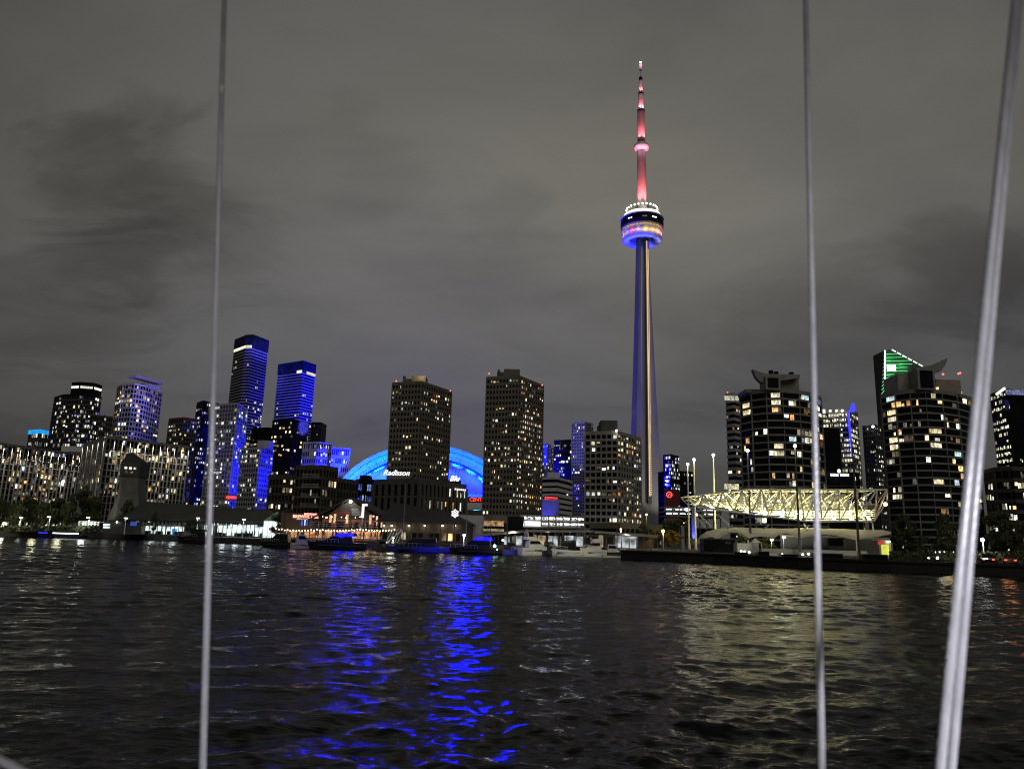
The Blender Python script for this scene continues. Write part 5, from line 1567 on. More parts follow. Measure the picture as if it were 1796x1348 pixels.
for px_ in (673, 687, 717, 745, 776, 798):
    p = P(px_, 920, D3 + 0.4)
    f = MB().lathe([(0.05, p.z + 0.22), (0.22, p.z + 0.15), (0.28, p.z - 0.05)], p.x, D3 + 0.6, 8).build('wall_lamp', M['steel_dk'], shed)
    MB().ball((p.x, D3 + 0.6, p.z - 0.12), 0.2, 8, 5).build('bulb', M['g_warmw'], f)
    lamp('POINT', (p.x, D3 + 0.1, p.z - 0.35), 38, (1.0, 0.85, 0.55), size=0.15, name='wall_lamp_light')
for px_ in (676, 694, 708, 727, 738, 757, 767, 779, 790, 804):
    p = P(px_, 934, D3 + 0.9)
    if px_ in (708, 779, 790):
        mk = 'win_warm'
    else:
        mk = 'glass'
    fr = MB().box((p.x, D3 + 0.95, GROUND + 1.5), (1.1, 0.16, 1.7)).build('window_frame', M['wood'], shed)
    MB().box((p.x, D3 + 0.85, GROUND + 1.5), (0.9, 0.1, 1.5)).build('pane', M[mk], fr)
for k in range(int((xr1 - xr0) / 3)):
    MB().box((xr0 + 1.5 + k * 3, D3 - 0.5, (GROUND + ze) / 2), (0.2, 0.2, ze - GROUND - 0.02)).build('veranda_post', M['wood'], shed)
fl = P(798, 900, D3 - 2)
fsg = thing('logo_sign', 'white glowing petal shaped logo sign at the end of the pier shed roof', 'sign', (fl.x, D3 - 2, GROUND))
b_ = MB()
rings = []
for yy in (0.25, 0.0):
    rings.append([(fl.x + (0.72 + 0.10 * math.cos(6 * 2 * PI * k / 36)) * math.sin(2 * PI * k / 36), D3 - 2 + yy, fl.z + (0.80 + 0.10 * math.cos(6 * 2 * PI * k / 36)) * math.cos(2 * PI * k / 36)) for k in range(36)])
b_.loft(rings)
b_.build('petal_plate', M['g_wsign'], fsg)
for dx_, dz_ in ((-0.26, 0.22), (0.26, 0.22), (-0.24, -0.22), (0.24, -0.22), (0, 0.0), (0, 0.47)):
    MB().ball((fl.x + dx_, D3 - 2.02, fl.z + dz_), 0.13, 8, 5).build('dark_dot', M['black'], fsg)
MB().box((fl.x, D3 - 1.6, (fl.z + GROUND) / 2 - 0.6), (0.22, 0.22, fl.z - GROUND - 1.3)).build('post', M['steel_dk'], fsg)

T['db'] = tower('shed_building', 'blank grey blue shed wall between the pier shed and the brown hall', [xy(807, 896, 172), xy(846, 906, 172)], ztop_of(830, 903, 172), floors=2, bays=(6,), wall='pale', glass='pale', lit=(0.0,), slab=(0.05, 0.05), pier=(0.06, 0.08, 1), depth=10)
T['bh'] = tower('shop_building', 'low brown hall with amber glowing front, left of the parking garage', [xy(843, 902, 185), xy(888, 906, 185)], ztop_of(865, 904, 185), floors=2, bays=(7,), wall='brick', lit=(0.0,), slab=(0.2, 0.15), pier=(0.15, 0.2, 1), depth=12, near=True)
for (y0, y1, mk) in ((913, 922, 'g_bar'), (927, 931, 'g_room')):
    a = P(866, y0, 184.4)
    b = P(866, y1, 184.4)
    MB().box((a.x, 184.75, (a.z + b.z) / 2), (P(882, 920, 184).x - P(846, 920, 184).x, 0.2, a.z - b.z)).build('amber_front', M[mk], T['bh']['t'])
T['lb'] = tower('shed_building', 'long black roofed shed between the amber hall and the parking garage', [xy(884, 905, 200), xy(918, 906, 200)], ztop_of(900, 905, 200), floors=2, bays=(5,), wall='black', lit=(0.0,), slab=(0.1, 0.1), pier=(0.1, 0.1, 1), depth=14)

# ---- waterside arcade with shop lights behind the marina
D4 = 168.0
ax0, ax1 = P(886, 930, D4).x, P(1150, 938, D4).x
arc = thing('promenade_arcade', 'long low promenade canopy with lit kiosks behind the moored white boats', 'arcade', ((ax0 + ax1) / 2, D4, GROUND))
for k, (pa, pb, ya, yb) in enumerate(((846, 920, 938, 931), (918, 1040, 930.5, 931.5), (1038, 1150, 932, 940))):
    a, b = P(pa, ya, D4), P(pb, yb, D4)
    MB().loft([[(a.x, D4 - 2.5, a.z - 0.25), (a.x, D4 + 3.5, a.z - 0.25), (a.x, D4 + 3.5, a.z + 0.25), (a.x, D4 - 2.5, a.z + 0.25)], [(b.x, D4 - 2.5, b.z - 0.25), (b.x, D4 + 3.5, b.z - 0.25), (b.x, D4 + 3.5, b.z + 0.25), (b.x, D4 - 2.5, b.z + 0.25)]]).build('canopy', M['conc'], arc)
for k in range(20):
    x_ = ax0 + (ax1 - ax0) * (k + 0.3) / 20
    MB().box((x_, D4 - 1.8, (GROUND + 3.6) / 2), (0.22, 0.22, 3.6 - GROUND)).build('post', M['steel_dk'], arc)
cl_ = [('g_stall', 884, 894), ('g_room', 898, 903), ('g_stall', 905, 916), ('g_room', 926, 936), ('g_room', 944, 956), ('g_stall', 962, 978), ('g_stall', 990, 1006), ('g_stall', 1008, 1022), ('g_room', 1050, 1058), ('g_stall', 1080, 1090), ('g_stall', 1091, 1118)]
for mk, pa, pb in cl_:
    a, b = P(pa, 945, D4 + 2), P(pb, 945, D4 + 2)
    z1_ = P(pa, RNG.uniform(939.5, 944), D4).z
    MB().box(((a.x + b.x) / 2, D4 + 2.2, (GROUND + 0.3 + z1_) / 2), (b.x - a.x, 0.3, z1_ - GROUND)).build('lit_kiosk', M[mk], arc)
MB().box(((ax0 + ax1) / 2, D4 + 3.2, (GROUND + 3.4) / 2), (ax1 - ax0, 0.4, 3.0 - GROUND + 0.6)).build('rear_wall', M['brick_dk'], arc)
for px_ in (900, 960, 1000, 1045, 1100):
    p = P(px_, 940, D4 - 4)
    lamp('SPOT', (p.x, D4 - 3.2, 4.6), 500, (1.0, 0.92, 0.72), (p.x, D4 - 3.4, 0), 0.3, 150, 0.3, name='arcade_lamp')
T['low'] = tower('shop_building', 'low brown roofed building at the foot of the spire behind the street trees', [xy(1088, 922, 230), xy(1160, 916, 240)], ztop_of(1120, 918, 235), floors=2, bays=(9,), wall='brick', lit=(0.1,), slab=(0.3, 0.2), pier=(0.2, 0.2, 1), depth=14, near=True)

# ================================================================== THE CONCERT STAGE
DS = 158.0


def s(px, py, D=DS):
    return P(px, py, D)


stg = thing('stage_canopy', 'floodlit white space frame roof of the open air concert stage', 'stage', (s(1390, 930).x, DS + 8, GROUND))
DB = DS + 14
NP = 10
tl, tr = s(1225, 868), s(1555, 858)
top_f = [s(1217 + (1555 - 1217) * k / NP, 868.5 - 11 * min(1, k / 3.0) + 0.5 * (k > 4), DS) for k in range(NP + 1)]
bot_f = []
for k in range(NP + 1):
    px_ = 1226 + (1534 - 1226) * k / NP
    py_ = 889 + (915 - 889) * min(1.0, (px_ - 1226) / (1425 - 1226.0)) if px_ < 1425 else 915 - (px_ - 1425) * 0.02
    bot_f.append(s(px_, py_, DS + 1.5))
top_b = [Vector((p.x + 0.4, DB, p.z + 0.25)) for p in top_f]
mid_b = [Vector((p.x, DB - 2, top_f[i].z * 0.45 + p.z * 0.55)) for i, p in enumerate(bot_f)]
for nm, pts, r_ in (('top_chord', top_f, 0.16), ('bottom_chord', bot_f, 0.18), ('rear_chord', top_b, 0.14), ('inner_chord', mid_b, 0.12)):
    b_ = MB()
    for i in range(NP):
        b_.bar(pts[i], pts[i + 1], r_, 6)
    b_.build(nm, M['steel_w'], stg)
for i in range(NP + 1):
    MB().bar(top_f[i], top_b[i], 0.09).build('cross_tie', M['steel_w'], stg)
    MB().bar(bot_f[i], mid_b[i], 0.09).build('cross_tie', M['steel_w'], stg)
    MB().bar(mid_b[i], top_b[i], 0.09).build('cross_tie', M['steel_w'], stg)
for i in range(NP):
    mt = top_f[i].lerp(top_f[i + 1], 0.5)
    MB().bar(bot_f[i], mt, 0.17).build('brace', M['steel_w'], stg)
    MB().bar(mt, bot_f[i + 1], 0.17).build('brace', M['steel_w'], stg)
    MB().bar(top_f[i], top_b[i + 1], 0.08).build('roof_brace', M['steel_w'], stg)
    MB().bar(mid_b[i], mid_b[i].lerp(top_b[i + 1], 1.0), 0.08).build('rear_brace', M['steel_w'], stg)
    MB().bar(mt, mid_b[i].lerp(mid_b[i + 1], 0.5), 0.08).build('inner_brace', M['steel_w'], stg)
# second, finer layer of members behind the front face
for i in range(NP):
    f0, f1 = top_f[i].lerp(bot_f[i], 0.5), top_f[i + 1].lerp(bot_f[i + 1], 0.5)
    mb_ = bot_f[i].lerp(bot_f[i + 1], 0.5)
    MB().bar(mb_, top_f[i], 0.07).bar(mb_, top_f[i + 1], 0.07).build('minor_brace', M['steel_w'], stg)
    MB().bar(f0, f1, 0.06).build('rail_tube', M['steel_w'], stg)
    q0, q1 = top_f[i].lerp(top_b[i], 0.45), bot_f[i].lerp(mid_b[i], 0.4)
    q2_, q3 = top_f[i + 1].lerp(top_b[i + 1], 0.45), bot_f[i + 1].lerp(mid_b[i + 1], 0.4)
    MB().bar(q0, q3, 0.07).build('web_brace', M['steel_w'], stg)
    MB().bar(q2_, q1, 0.07).build('web_brace', M['steel_w'], stg)
    MB().bar(q0, q1, 0.06).build('hanger', M['steel_w'], stg)
    MB().bar(q0, q2_, 0.08).build('web_chord', M['steel_w'], stg)
# fine mesh panel hung behind the front face
mesh_ = MB()
for j in (5, 6, 7, 8, 9, 10):
    for i in range(NP):
        a, b = top_f[i].lerp(bot_f[i], j / 11), top_f[i + 1].lerp(bot_f[i + 1], j / 11)
        mesh_.bar((a.x, DS + 2.2 + 0.06 * j, a.z), (b.x, DS + 2.2 + 0.06 * j, b.z), 0.055, 3)
mesh_.build('wire_mesh', M['steel_w'], stg, kind='stuff')
# right end frame
eR = [s(1555, 857.5, DS), s(1545, 872, DS + 1), s(1534, 913, DS + 1.5)]
MB().bar(s(1556, 858, DS), s(1533, 914, DS + 1), 0.18, 6).build('end_frame', M['steel_w'], stg)
MB().bar(s(1556, 858, DS), s(1556, 878, DS + 6), 0.13).bar(s(1556, 878, DS + 6), s(1533, 914, DS + 1), 0.13).build('end_frame', M['steel_w'], stg)
# louvre blades under the frame, showing as fine horizontal lines
for k in range(9):
    a = s(1262 + k * 19, 893.0 + k * 2.6, DS + 3 + k * 0.9)
    b = s(1540 - k * 1.2, 888 + k * 3.3, DS + 3 + k * 0.9)
    MB().bar(a, b, 0.09, 4).build('louvre', M['steel_w'], stg)
# the white ceiling sheet the floodlights hit
b_ = MB()
ra = [Vector((p.x, DS + 6.5, p.z + 0.9)) for p in bot_f]
rb_ = [Vector((p.x, DB + 0.6, top_f[i].z - 0.25)) for i, p in enumerate(bot_f)]
rc_ = [Vector((p.x, DB + 0.8, top_f[i].z - 0.15)) for i, p in enumerate(bot_f)]
rd_ = [Vector((p.x, DS + 6.7, p.z + 1.05)) for p in bot_f]
b_.loft([[tuple(p) for p in q] for q in (ra, rb_, rc_, rd_, ra)], caps=False, closed=False)
b_.build('ceiling_sheet', M['fabric'], stg)
for k in range(11):
    i = int(1 + k * (NP - 1) / 10)
    p = bot_f[min(i, NP)]
    cx_, cz_ = p.x, p.z
    fx_ = MB().box((cx_, DS + 4.0, cz_ + 0.5), (0.6, 0.4, 0.35)).build('floodlight', M['g_warmw'], stg)
    lamp('AREA', (cx_, DS + 4.2, cz_ + 0.8), 1150 if 2 <= k <= 8 else 800, (1.0, 0.88, 0.36), (cx_, DS + 9.5, cz_ + 5.0), 1.6, name='stage_floodlight', size_y=0.6)
for px_, py_ in ((1553, 884),):
    bulb('end_lamp', stg, px_, py_, DS - 0.3, 0.42, 'g_sod')
for px_ in (1268, 1325, 1365, 1385, 1455, 1470, 1492, 1515):
    p = s(px_, 875 + RNG.uniform(-8, 12), DS + 3)
    MB().ball(p, 0.2, 8, 5).build('truss_lamp', M['g_warmw'], stg)
for k in range(6):
    p = bot_f[1 + k * (NP - 2) // 5]
    lamp('POINT', (p.x + 0.5, DS + 5.0, p.z + 2.2), 130, (1.0, 0.90, 0.42), size=0.8, name='truss_bounce_fill')  # added points stand in for light bounced off the ceiling sheet
# struts carrying the frame
for (x0, y0, x1, y1) in ((1222, 888, 1243, 903), (1222, 907, 1236, 924), (1226, 902, 1247, 923), (1263, 906, 1279, 922), (1325, 909, 1335, 918), (1410, 918, 1416, 930), (1530, 914, 1532, 930)):
    MB().bar(s(x0, y0, DS + 2), s(x1, y1, DS - 1), 0.16, 6).build('strut', M['steel_w'], stg)

# scalloped fabric canopy below
cn_ = thing('fabric_canopy', 'white scalloped fabric canopy stretched beneath the stage roof frame', 'canopy', (s(1390, 940).x, DS, GROUND))
topl = [(1222, 948), (1228, 939), (1240, 931), (1262, 926), (1290, 924), (1325, 925.5), (1372, 926.5), (1420, 925.5), (1470, 927), (1520, 929), (1548, 929), (1563, 932)]
b_ = MB()
nn = 100
rt, rm_, rbm = [], [], []
for i in range(nn + 1):
    px_ = 1222 + (1563 - 1222) * i / nn
    py_ = np.interp(px_, [a for a, _ in topl], [b for _, b in topl])
    dip = 0.0
    for (c0_, c1_, up) in ((1228, 1258, 4), (1262, 1312, 10), (1316, 1358, 3), (1358, 1400, 8), (1404, 1500, 9), (1504, 1560, 5)):
        if c0_ <= px_ <= c1_:
            u = (px_ - c0_) / (c1_ - c0_)
            dip = up * 4 * u * (1 - u)
    yb = np.interp(px_, (1222, 1240, 1270, 1400, 1480, 1540, 1563), (954, 945, 942, 943, 947, 945, 935.5)) - dip
    rt.append(tuple(s(px_, py_, DS + 7)))
    rm_.append(tuple(s(px_, py_ * 0.4 + yb * 0.6, DS + 2.0)))
    rbm.append(tuple(s(px_, max(yb, py_ + 1.5), DS - 1.5)))
b_.loft([rt, rm_, rbm, [(x, y + 0.05, z - 0.10) for x, y, z in rbm], [(x, y + 0.05, z - 0.10) for x, y, z in rm_], [(x, y, z - 0.10) for x, y, z in rt]], caps=False, closed=False)
b_.build('fabric', M['fabric'], cn_, smooth=True)
for px_ in (1243, 1281, 1345, 1416):
    MB().bar(s(px_ - 6, 927, DS + 1), s(px_ + 3, 921, DS - 2), 0.14, 6).build('canopy_spar', M['steel_w'], cn_)
for px_ in (1228, 1236, 1248, 1312, 1404, 1502):
    p = s(px_, 948, DS - 1.4)
    MB().bar((p.x, p.y, GROUND), (p.x, p.y, p.z + 0.2), 0.14, 6).build('canopy_post', M['steel_w'], cn_)
for px_ in (1245, 1300, 1360, 1420, 1480, 1535):
    p = s(px_, 935, DS - 9)
    lamp('SPOT', (p.x, DS - 14, 1.9), 480, (1.0, 0.96, 0.70), (p.x, DS + 2, 5.2), 0.3, 95, 0.8, 'canopy_floodlight')

# back wall, screens, tents
bw = thing('stage_wall', 'pale grey slatted wall with a dark screen under the fabric canopy', 'wall', (s(1465, 950).x, DS + 9, GROUND))
wa, wb = s(1370, 950, DS + 9), s(1566, 950, DS + 9)
MB().box(((wa.x + wb.x) / 2, DS + 9.3, (GROUND + 5.2) / 2), (wb.x - wa.x, 0.5, 5.2 - GROUND)).build('wall', M['cream'], bw)
for k in range(9):
    MB().box(((wa.x + s(1510, 950, DS + 9).x) / 2, DS + 8.98, GROUND + 0.35 + k * 0.38), (s(1510, 950, DS + 9).x - wa.x, 0.12, 0.22)).build('slat', M['cream'], bw)
a, b = s(1453, 950, DS + 8), s(1485, 950, DS + 8)
scr = MB().box(((a.x + b.x) / 2, DS + 8.7, s(1470, 950, DS + 8).z), (b.x - a.x, 0.3, 1.9)).build('screen_frame', M['conc_dk'], bw)
MB().box(((a.x + b.x) / 2, DS + 8.5, s(1470, 950, DS + 8).z), (b.x - a.x - 0.5, 0.15, 1.5)).build('screen', M['glass'], scr)
for px_ in (1440, 1486):
    p = s(px_, 950, DS + 7)
    MB().box((p.x, DS + 8.4, (GROUND + 4.6) / 2), (0.5, 0.5, 4.6 - GROUND)).build('pilaster', M['conc'], bw)
lwa, lwb = s(1335, 966, DS - 6), s(1520, 966, DS - 6)
lw = MB().box(((lwa.x + lwb.x) / 2, DS - 6, GROUND + 0.5), (lwb.x - lwa.x, 0.5, 1.0)).build('low_wall', M['cream'], None)
recentre(lw)
tag(lw, 'low pale wall running along the front of the stage', 'wall')
for k, (px_, py_) in enumerate(((1353, 946), (1374, 942))):
    p = s(px_, py_, DS + 5)
    o = thing('floodlight_mast', ['white floodlight left of the two under the fabric canopy', 'white floodlight on the corner of the stage wall'][k], 'floodlight', (p.x, DS + 5, GROUND), 'floodlights under the canopy')
    MB().bar((p.x, DS + 5, GROUND), (p.x, DS + 5, p.z), 0.07).build('post', M['steel'], o)
    MB().box((p.x, DS + 4.8, p.z), (0.55, 0.25, 0.36)).build('lamp_head', M['g_white'], o)
    lamp('POINT', (p.x, DS + 4.3, p.z), 160, (0.92, 1.0, 0.92), size=0.2, name='stage_work_lamp')
for k, (px0, px1, pyt, pye) in enumerate(((1318, 1336, 942.5, 951), )):
    a, b = s(px0, pye, DS - 2), s(px1, pye, DS - 2)
    apx = s((px0 + px1) / 2 - 1.5, pyt, DS - 2)
    tn = thing('marquee_tent', 'small white peaked marquee tent in front of the stage', 'tent', (apx.x, DS - 1, GROUND))
    hw = (b.x - a.x) / 2
    xm = (a.x + b.x) / 2
    rr_ = []
    for u, f_ in ((0, 1.0), (0.3, 0.62), (0.6, 0.32), (0.85, 0.12), (1.0, 0.02)):
        z_ = a.z + (apx.z - a.z) * u
        rr_.append([(xm + sx_ * hw * f_, DS - 1 + sy_ * hw * f_, z_) for sx_, sy_ in ((-1, -1), (1, -1), (1, 1), (-1, 1))])
    MB().loft(rr_).build('peaked_roof', M['tarp'], tn)
    MB().box((xm, DS - 1 + hw, (a.z + GROUND) / 2), (2 * hw, 0.08, a.z - GROUND)).build('rear_curtain', M['tarp'], tn)
    for sx_ in (-1, 1):
        MB().box((xm + sx_ * hw * 0.97, DS - 1 - hw * 0.97, (a.z + GROUND) / 2), (0.1, 0.1, a.z - GROUND)).build('tent_leg', M['steel'], tn)
wt0, wt1 = s(1292, 958, DS - 1), s(1317, 958, DS - 1)
wt = MB().box(((wt0.x + wt1.x) / 2, DS, (GROUND + s(1300, 952, DS).z) / 2), (wt1.x - wt0.x, 3, s(1300, 952, DS).z - GROUND)).build('site_trailer', M['tarp'], None)
recentre(wt)
tag(wt, 'pale flat sided site hut beside the black container', 'hut')
cb0, cb1 = s(1237, 960, 134), s(1290, 960, 134)
cont = thing('container', 'black shipping container box at the quay edge below the left end of the stage', 'container', ((cb0.x + cb1.x) / 2, 136, GROUND))
cz = s(1262, 944, 134).z
MB().box(((cb0.x + cb1.x) / 2, 136.5, (GROUND + cz) / 2 + 0.06), (cb1.x - cb0.x, 2.6, cz - GROUND - 0.1)).build('body', M['black'], cont)
for k in range(16):
    MB().box((cb0.x + (cb1.x - cb0.x) * (k + 0.5) / 16, 135.17, (GROUND + cz) / 2 + 0.06), (0.14, 0.07, cz - GROUND - 0.5)).build('corrugation', M['black'], cont)
MB().box((cb1.x - 1.0, 135.12, cz - 0.7), (1.0, 0.08, 0.35)).build('vent_panel', M['conc_dk'], cont)
for dz_ in (0.12, cz - GROUND - 0.1):
    MB().box(((cb0.x + cb1.x) / 2, 135.15, GROUND + dz_), (cb1.x - cb0.x + 0.06, 0.14, 0.2)).build('frame_rail', M['steel_dk'], cont)

# tall lamp masts
MASTS = [(1206, 815, 1211, 962, 186, 'first from the left, pale, beside its twin'), (1217, 807, 1222, 962, 180, 'second from the left, close to its twin'), (1251, 799, 1256, 950, 172, 'third, before the left tip of the stage roof'),
         (1311, 791, 1317, 962, 160, 'fourth, dark, crossing the left part of the stage roof'), (1394, 783, 1403, 965, 150, 'fifth, dark, crossing the middle of the stage roof'), (1494, 772, 1507, 976, 140, 'sixth, unlit, crossing the right part of the stage roof')]
for k, (px0, py0, px1, py1, D, lab) in enumerate(MASTS):
    p = P(px0, py0, D)
    mo = thing('light_mast', 'tall light mast, ' + lab, 'light mast', (p.x, D, GROUND), 'tall light masts round the stage')
    MB().lathe([(0.30, GROUND), (0.24, GROUND + 4), (0.13, p.z)], p.x, D, 8, caps=True).build('pole', M['steel'] if k < 3 else M['conc_dk'], mo)
    MB().lathe([(0.42, GROUND), (0.42, GROUND + 0.5)], p.x, D, 8).build('base', M['conc'], mo)
    if k < 5:
        MB().box((p.x, D, p.z), (0.7, 0.3, 0.14)).build('lamp_arm', M['steel_dk'], mo)
        MB().ball((p.x, D - 0.1, p.z + 0.15), 0.36, 8, 6).build('lamp', M['g_warmw'], mo)
        lamp('POINT', (p.x, D - 0.9, p.z + 0.2), 500, (1.0, 0.88, 0.62), size=0.2, name='mast_lamp')
for k, (a_, b_i) in enumerate((((1217, 886), (1306, 868)), )):
    pass
wr = MB()
for (x0, y0, x1, y1, D) in ((1300, 866, 1555, 856, 162),):
    wr.bar(P(x0, y0 - 14, D), P(x1, y1 - 4, D), 0.05)
w_o = wr.build('overhead_wire', M['steel_dk'], None)
recentre(w_o)
tag(w_o, 'thin dark wire strung over the top of the stage roof', 'wire')

# kiosk at the right end
kx = s(1556, 960, 138)
ki = thing('kiosk', 'yellow green lit kiosk with a small red sign right of the stage', 'kiosk', (kx.x, 139, GROUND))
k0, k1 = s(1547, 960, 138), s(1568, 960, 138)
kz = s(1556, 948, 138).z
MB().box(((k0.x + k1.x) / 2, 140, (GROUND + kz) / 2), (k1.x - k0.x, 2.0, kz - GROUND)).build('body', M['conc'], ki)
MB().box(((k0.x + k1.x) / 2, 139.5, kz + 0.08), (k1.x - k0.x + 0.5, 3.2, 0.16)).build('roof', M['steel_w'], ki)
MB().box(((k0.x + k1.x) / 2 - 0.1, 138.9, (GROUND + 0.4 + s(1556, 959, 138).z) / 2 + 0.2), ((k1.x - k0.x) * 0.62, 0.15, s(1556, 959, 138).z - GROUND)).build('lit_front', M['g_kiosk'], ki)
MB().box((s(1547.5, 951, 138).x, 138.7, s(1549, 951.5, 138).z), (0.9, 0.2, 0.6)).build('red_sign', glow('dim_red_panel', (0.9, 0.05, 0.04), 0.55), ki)
MB().box((s(1562, 951, 138).x, 138.7, s(1562, 949, 138).z), (0.7, 0.2, 0.25)).build('lamp', M['g_warmw'], ki)
lamp('POINT', (k1.x + 0.4, 136.5, 2.9), 130, (1.0, 0.9, 0.55), size=0.2, name='kiosk_lamp')

# quay furniture
def planter(px0, px1, py_top, D, label, m='black'):
    a, b = P(px0, py_top, D), P(px1, py_top, D)
    o = thing('planter_box', label, 'planter', ((a.x + b.x) / 2, D, GROUND), 'dark boxes along the quay')
    h = max(0.35, a.z - GROUND)
    MB().box(((a.x + b.x) / 2, D + 0.6, GROUND + h / 2), (b.x - a.x, 1.2, h)).build('box', M[m], o)
    MB().box(((a.x + b.x) / 2, D + 0.6, GROUND + h + 0.03), (b.x - a.x + 0.1, 1.3, 0.07)).build('rim', M['conc_dk'], o)
    return o


planter(1375, 1399, 972, 118, 'dark bench block in the middle of the quay')
planter(1330, 1349, 967, 122, 'dark box left of the middle bench block on the quay')
planter(1513, 1557, 972, 114, 'longest black box on the quay, in front of the kiosk')
planter(1428, 1478, 970, 118, 'low dark block behind the second cable on the quay')
planter(1292, 1312, 968, 126, 'small dark box right of the black container')
gl_px = [(1300, 966), (1306, 967), (1314, 968), (1329, 970), (1372, 972), (1408, 972), (1418, 971), (1427, 972), (1440, 972)]
gnames = ['next to the black container', 'second from the container', 'third from the container', 'fourth, before the lit steps', 'just right of the lit steps', 'left of the second cable', 'nearest left of the second cable', 'hidden close to the second cable', 'right of the second cable']
for k, (px_, py_) in enumerate(gl_px):
    p = P(px_, py_, 128)
    o = thing('ground_light', 'low round white ground light on the quay, ' + gnames[k], 'lamp', (p.x, 128, GROUND), 'low lights along the quay')
    MB().lathe([(0.16, GROUND), (0.13, max(GROUND + 0.15, p.z - 0.1))], p.x, 128, 8).build('stem', M['steel_dk'], o)
    MB().ball((p.x, 128, max(GROUND + 0.25, p.z)), 0.19, 8, 5).build('globe', M['g_warmw'], o)
    lamp('POINT', (p.x, 127.6, max(GROUND + 0.35, p.z) + 0.1), 26, (1.0, 0.95, 0.75), size=0.1, name='ground_lamp')
stp = thing('steps', 'yellowish lit steps between the ground lights before the stage', 'steps', (P(1358, 970, 126).x, 127, GROUND))
for k in range(4):
    a, b = P(1352, 970, 126), P(1365, 970, 126)
    MB().box(((a.x + b.x) / 2, 126 + k * 0.5, GROUND + 0.1 + 0.085 * k), (b.x - a.x, 0.5, 0.18 + 0.17 * k)).build('step', M['cream'], stp)
lamp('POINT', (P(1358, 964, 126).x, 125, 2.6), 60, (1.0, 0.85, 0.5), size=0.15, name='steps_lamp')
bl_ = thing('bollard_group' if False else 'signal_mast', 'short pale mast with crossbar on the quay left of the first light mast', 'mast', (P(1197, 960, 150).x, 150, GROUND))
p = P(1197, 922, 150)
MB().box((p.x, 150, (GROUND + p.z) / 2), (0.6, 0.4, p.z - GROUND)).build('post', M['conc'], bl_)
MB().box((p.x, 150, p.z - 2.2), (0.9, 0.5, 0.3)).build('collar', M['steel_dk'], bl_)

# ================================================================== STREET LAMPS
def street_lamp(px, py, D, label, m='g_cool', arm=0.0, r=0.22, power=300, col=(0.92, 1.0, 0.96), pole='steel', globe=False):
    p = P(px, py, D)
    o = thing('street_lamp', label, 'street lamp', (p.x, D, GROUND), 'street lamps along the waterfront')
    MB().lathe([(0.12, GROUND), (0.07, p.z)], p.x, D, 6).build('pole', M[pole], o)
    if arm:
        MB().bar((p.x, D, p.z - 0.05), (p.x + arm, D, p.z + 0.12), 0.06).build('arm', M[pole], o)
    if globe:
        MB().ball((p.x + arm, D, p.z), r, 8, 6).build('lamp_head', M[m], o)
    else:
        MB().box((p.x + arm, D, p.z + 0.10), (r * 3.0, r * 1.4, r * 0.9)).build('lamp_head', M[m], o)
    if power:
        lamp('SPOT', (p.x + arm, D - 0.3, p.z - 0.3), power, col, (p.x + arm, D - 0.3, 0), 0.15, 150, 0.3, name='street_lamp_light')
    return o


street_lamp(7, 917, 190, 'low bright lamp at the far left edge by the lit willow', globe=True, r=0.3, power=420)
street_lamp(37, 908, 188, 'short white lamp under the lit willow at far left', power=120)
street_lamp(88, 907, 188, 'white lamp with a short arm, third from the left', arm=-0.3, power=260)
street_lamp(108, 844, 250, 'very tall white floodlight in front of the left apartment slab', arm=0.6, r=0.42, m='g_white', globe=True, power=1500)
street_lamp(157, 908, 189, 'white lamp just left of the flared tower', arm=-0.35, power=260)
street_lamp(221, 909, 186, 'thin lamp at the foot of the flared tower', power=60)
street_lamp(347, 909, 186, 'thin lamp left of the first cable before the terminal', power=60)
street_lamp(428, 911, 184, 'thin lamp before the right half of the terminal', power=60)
street_lamp(187, 767, 352, 'blazing floodlight above the roof of the second apartment slab', r=0.75, m='g_white', globe=True, power=0, pole='steel_dk')
street_lamp(1163, 931, 170, 'amber globe lamp beside the autumn trees', m='g_sod', globe=True, r=0.36, power=700, col=(1.0, 0.62, 0.22), pole='conc')
street_lamp(1089, 928, 176, 'small amber lamp above the right end of the arcade', m='g_sod', globe=True, r=0.24, power=240, col=(1.0, 0.6, 0.25))
street_lamp(1134, 902, 300, 'distant amber lamp against the foot of the spire', m='g_sod', globe=True, r=0.4, power=500, col=(1.0, 0.7, 0.35))
street_lamp(1706, 938, 112, 'white post lamp right of the thick cable', m='g_white', r=0.16, power=200)
street_lamp(1723, 946, 108, 'glaring white lamp among the trees at the right edge', m='g_white', globe=True, r=0.26, power=420)
street_lamp(690, 943, 150, 'low white lamp by the pier shed gangway', globe=True, r=0.16, power=120)
street_lamp(814, 938, 152, 'bright white lamp at the right end of the pier shed', globe=True, r=0.26, m='g_white', power=300)
street_lamp(1205, 893, 420, 'white lamp on the deck under the red crest', globe=True, r=0.9, m='g_white', power=0)
street_lamp(1222, 902, 380, 'amber lamp seen between the two pale masts', globe=True, r=0.6, m='g_sod', power=0)

# bare masts of moored sailing boats and flag poles
for k, (px_, y0, y1, D, lab) in enumerate(((713, 846, 945, 146, 'before the middle of the pier shed'), (508, 828, 915, 150, 'thin pole before the brick midrise'), (822, 852, 948, 146, 'pale pole beside the red letters'), (864, 858, 948, 148, 'dark pole before the right brick tower'), (893, 866, 950, 148, 'pole left of the white garage sign'),
                                      (1083, 872, 945, 150, 'pole before the grey concrete tower'), (982, 880, 950, 152, 'dark pole before the garage lamps'))):
    a = P(px_ - 1, y0, D)
    o = MB().bar((a.x, D, GROUND - 0.6), a, 0.11, 6, 0.05).build('mast_pole', M['conc'] if k in (0, 2) else M['steel_dk'], None)
    recentre(o)
    tag(o, 'bare slender mast rising from the marina, ' + lab, 'mast', 'slender masts along the marina')

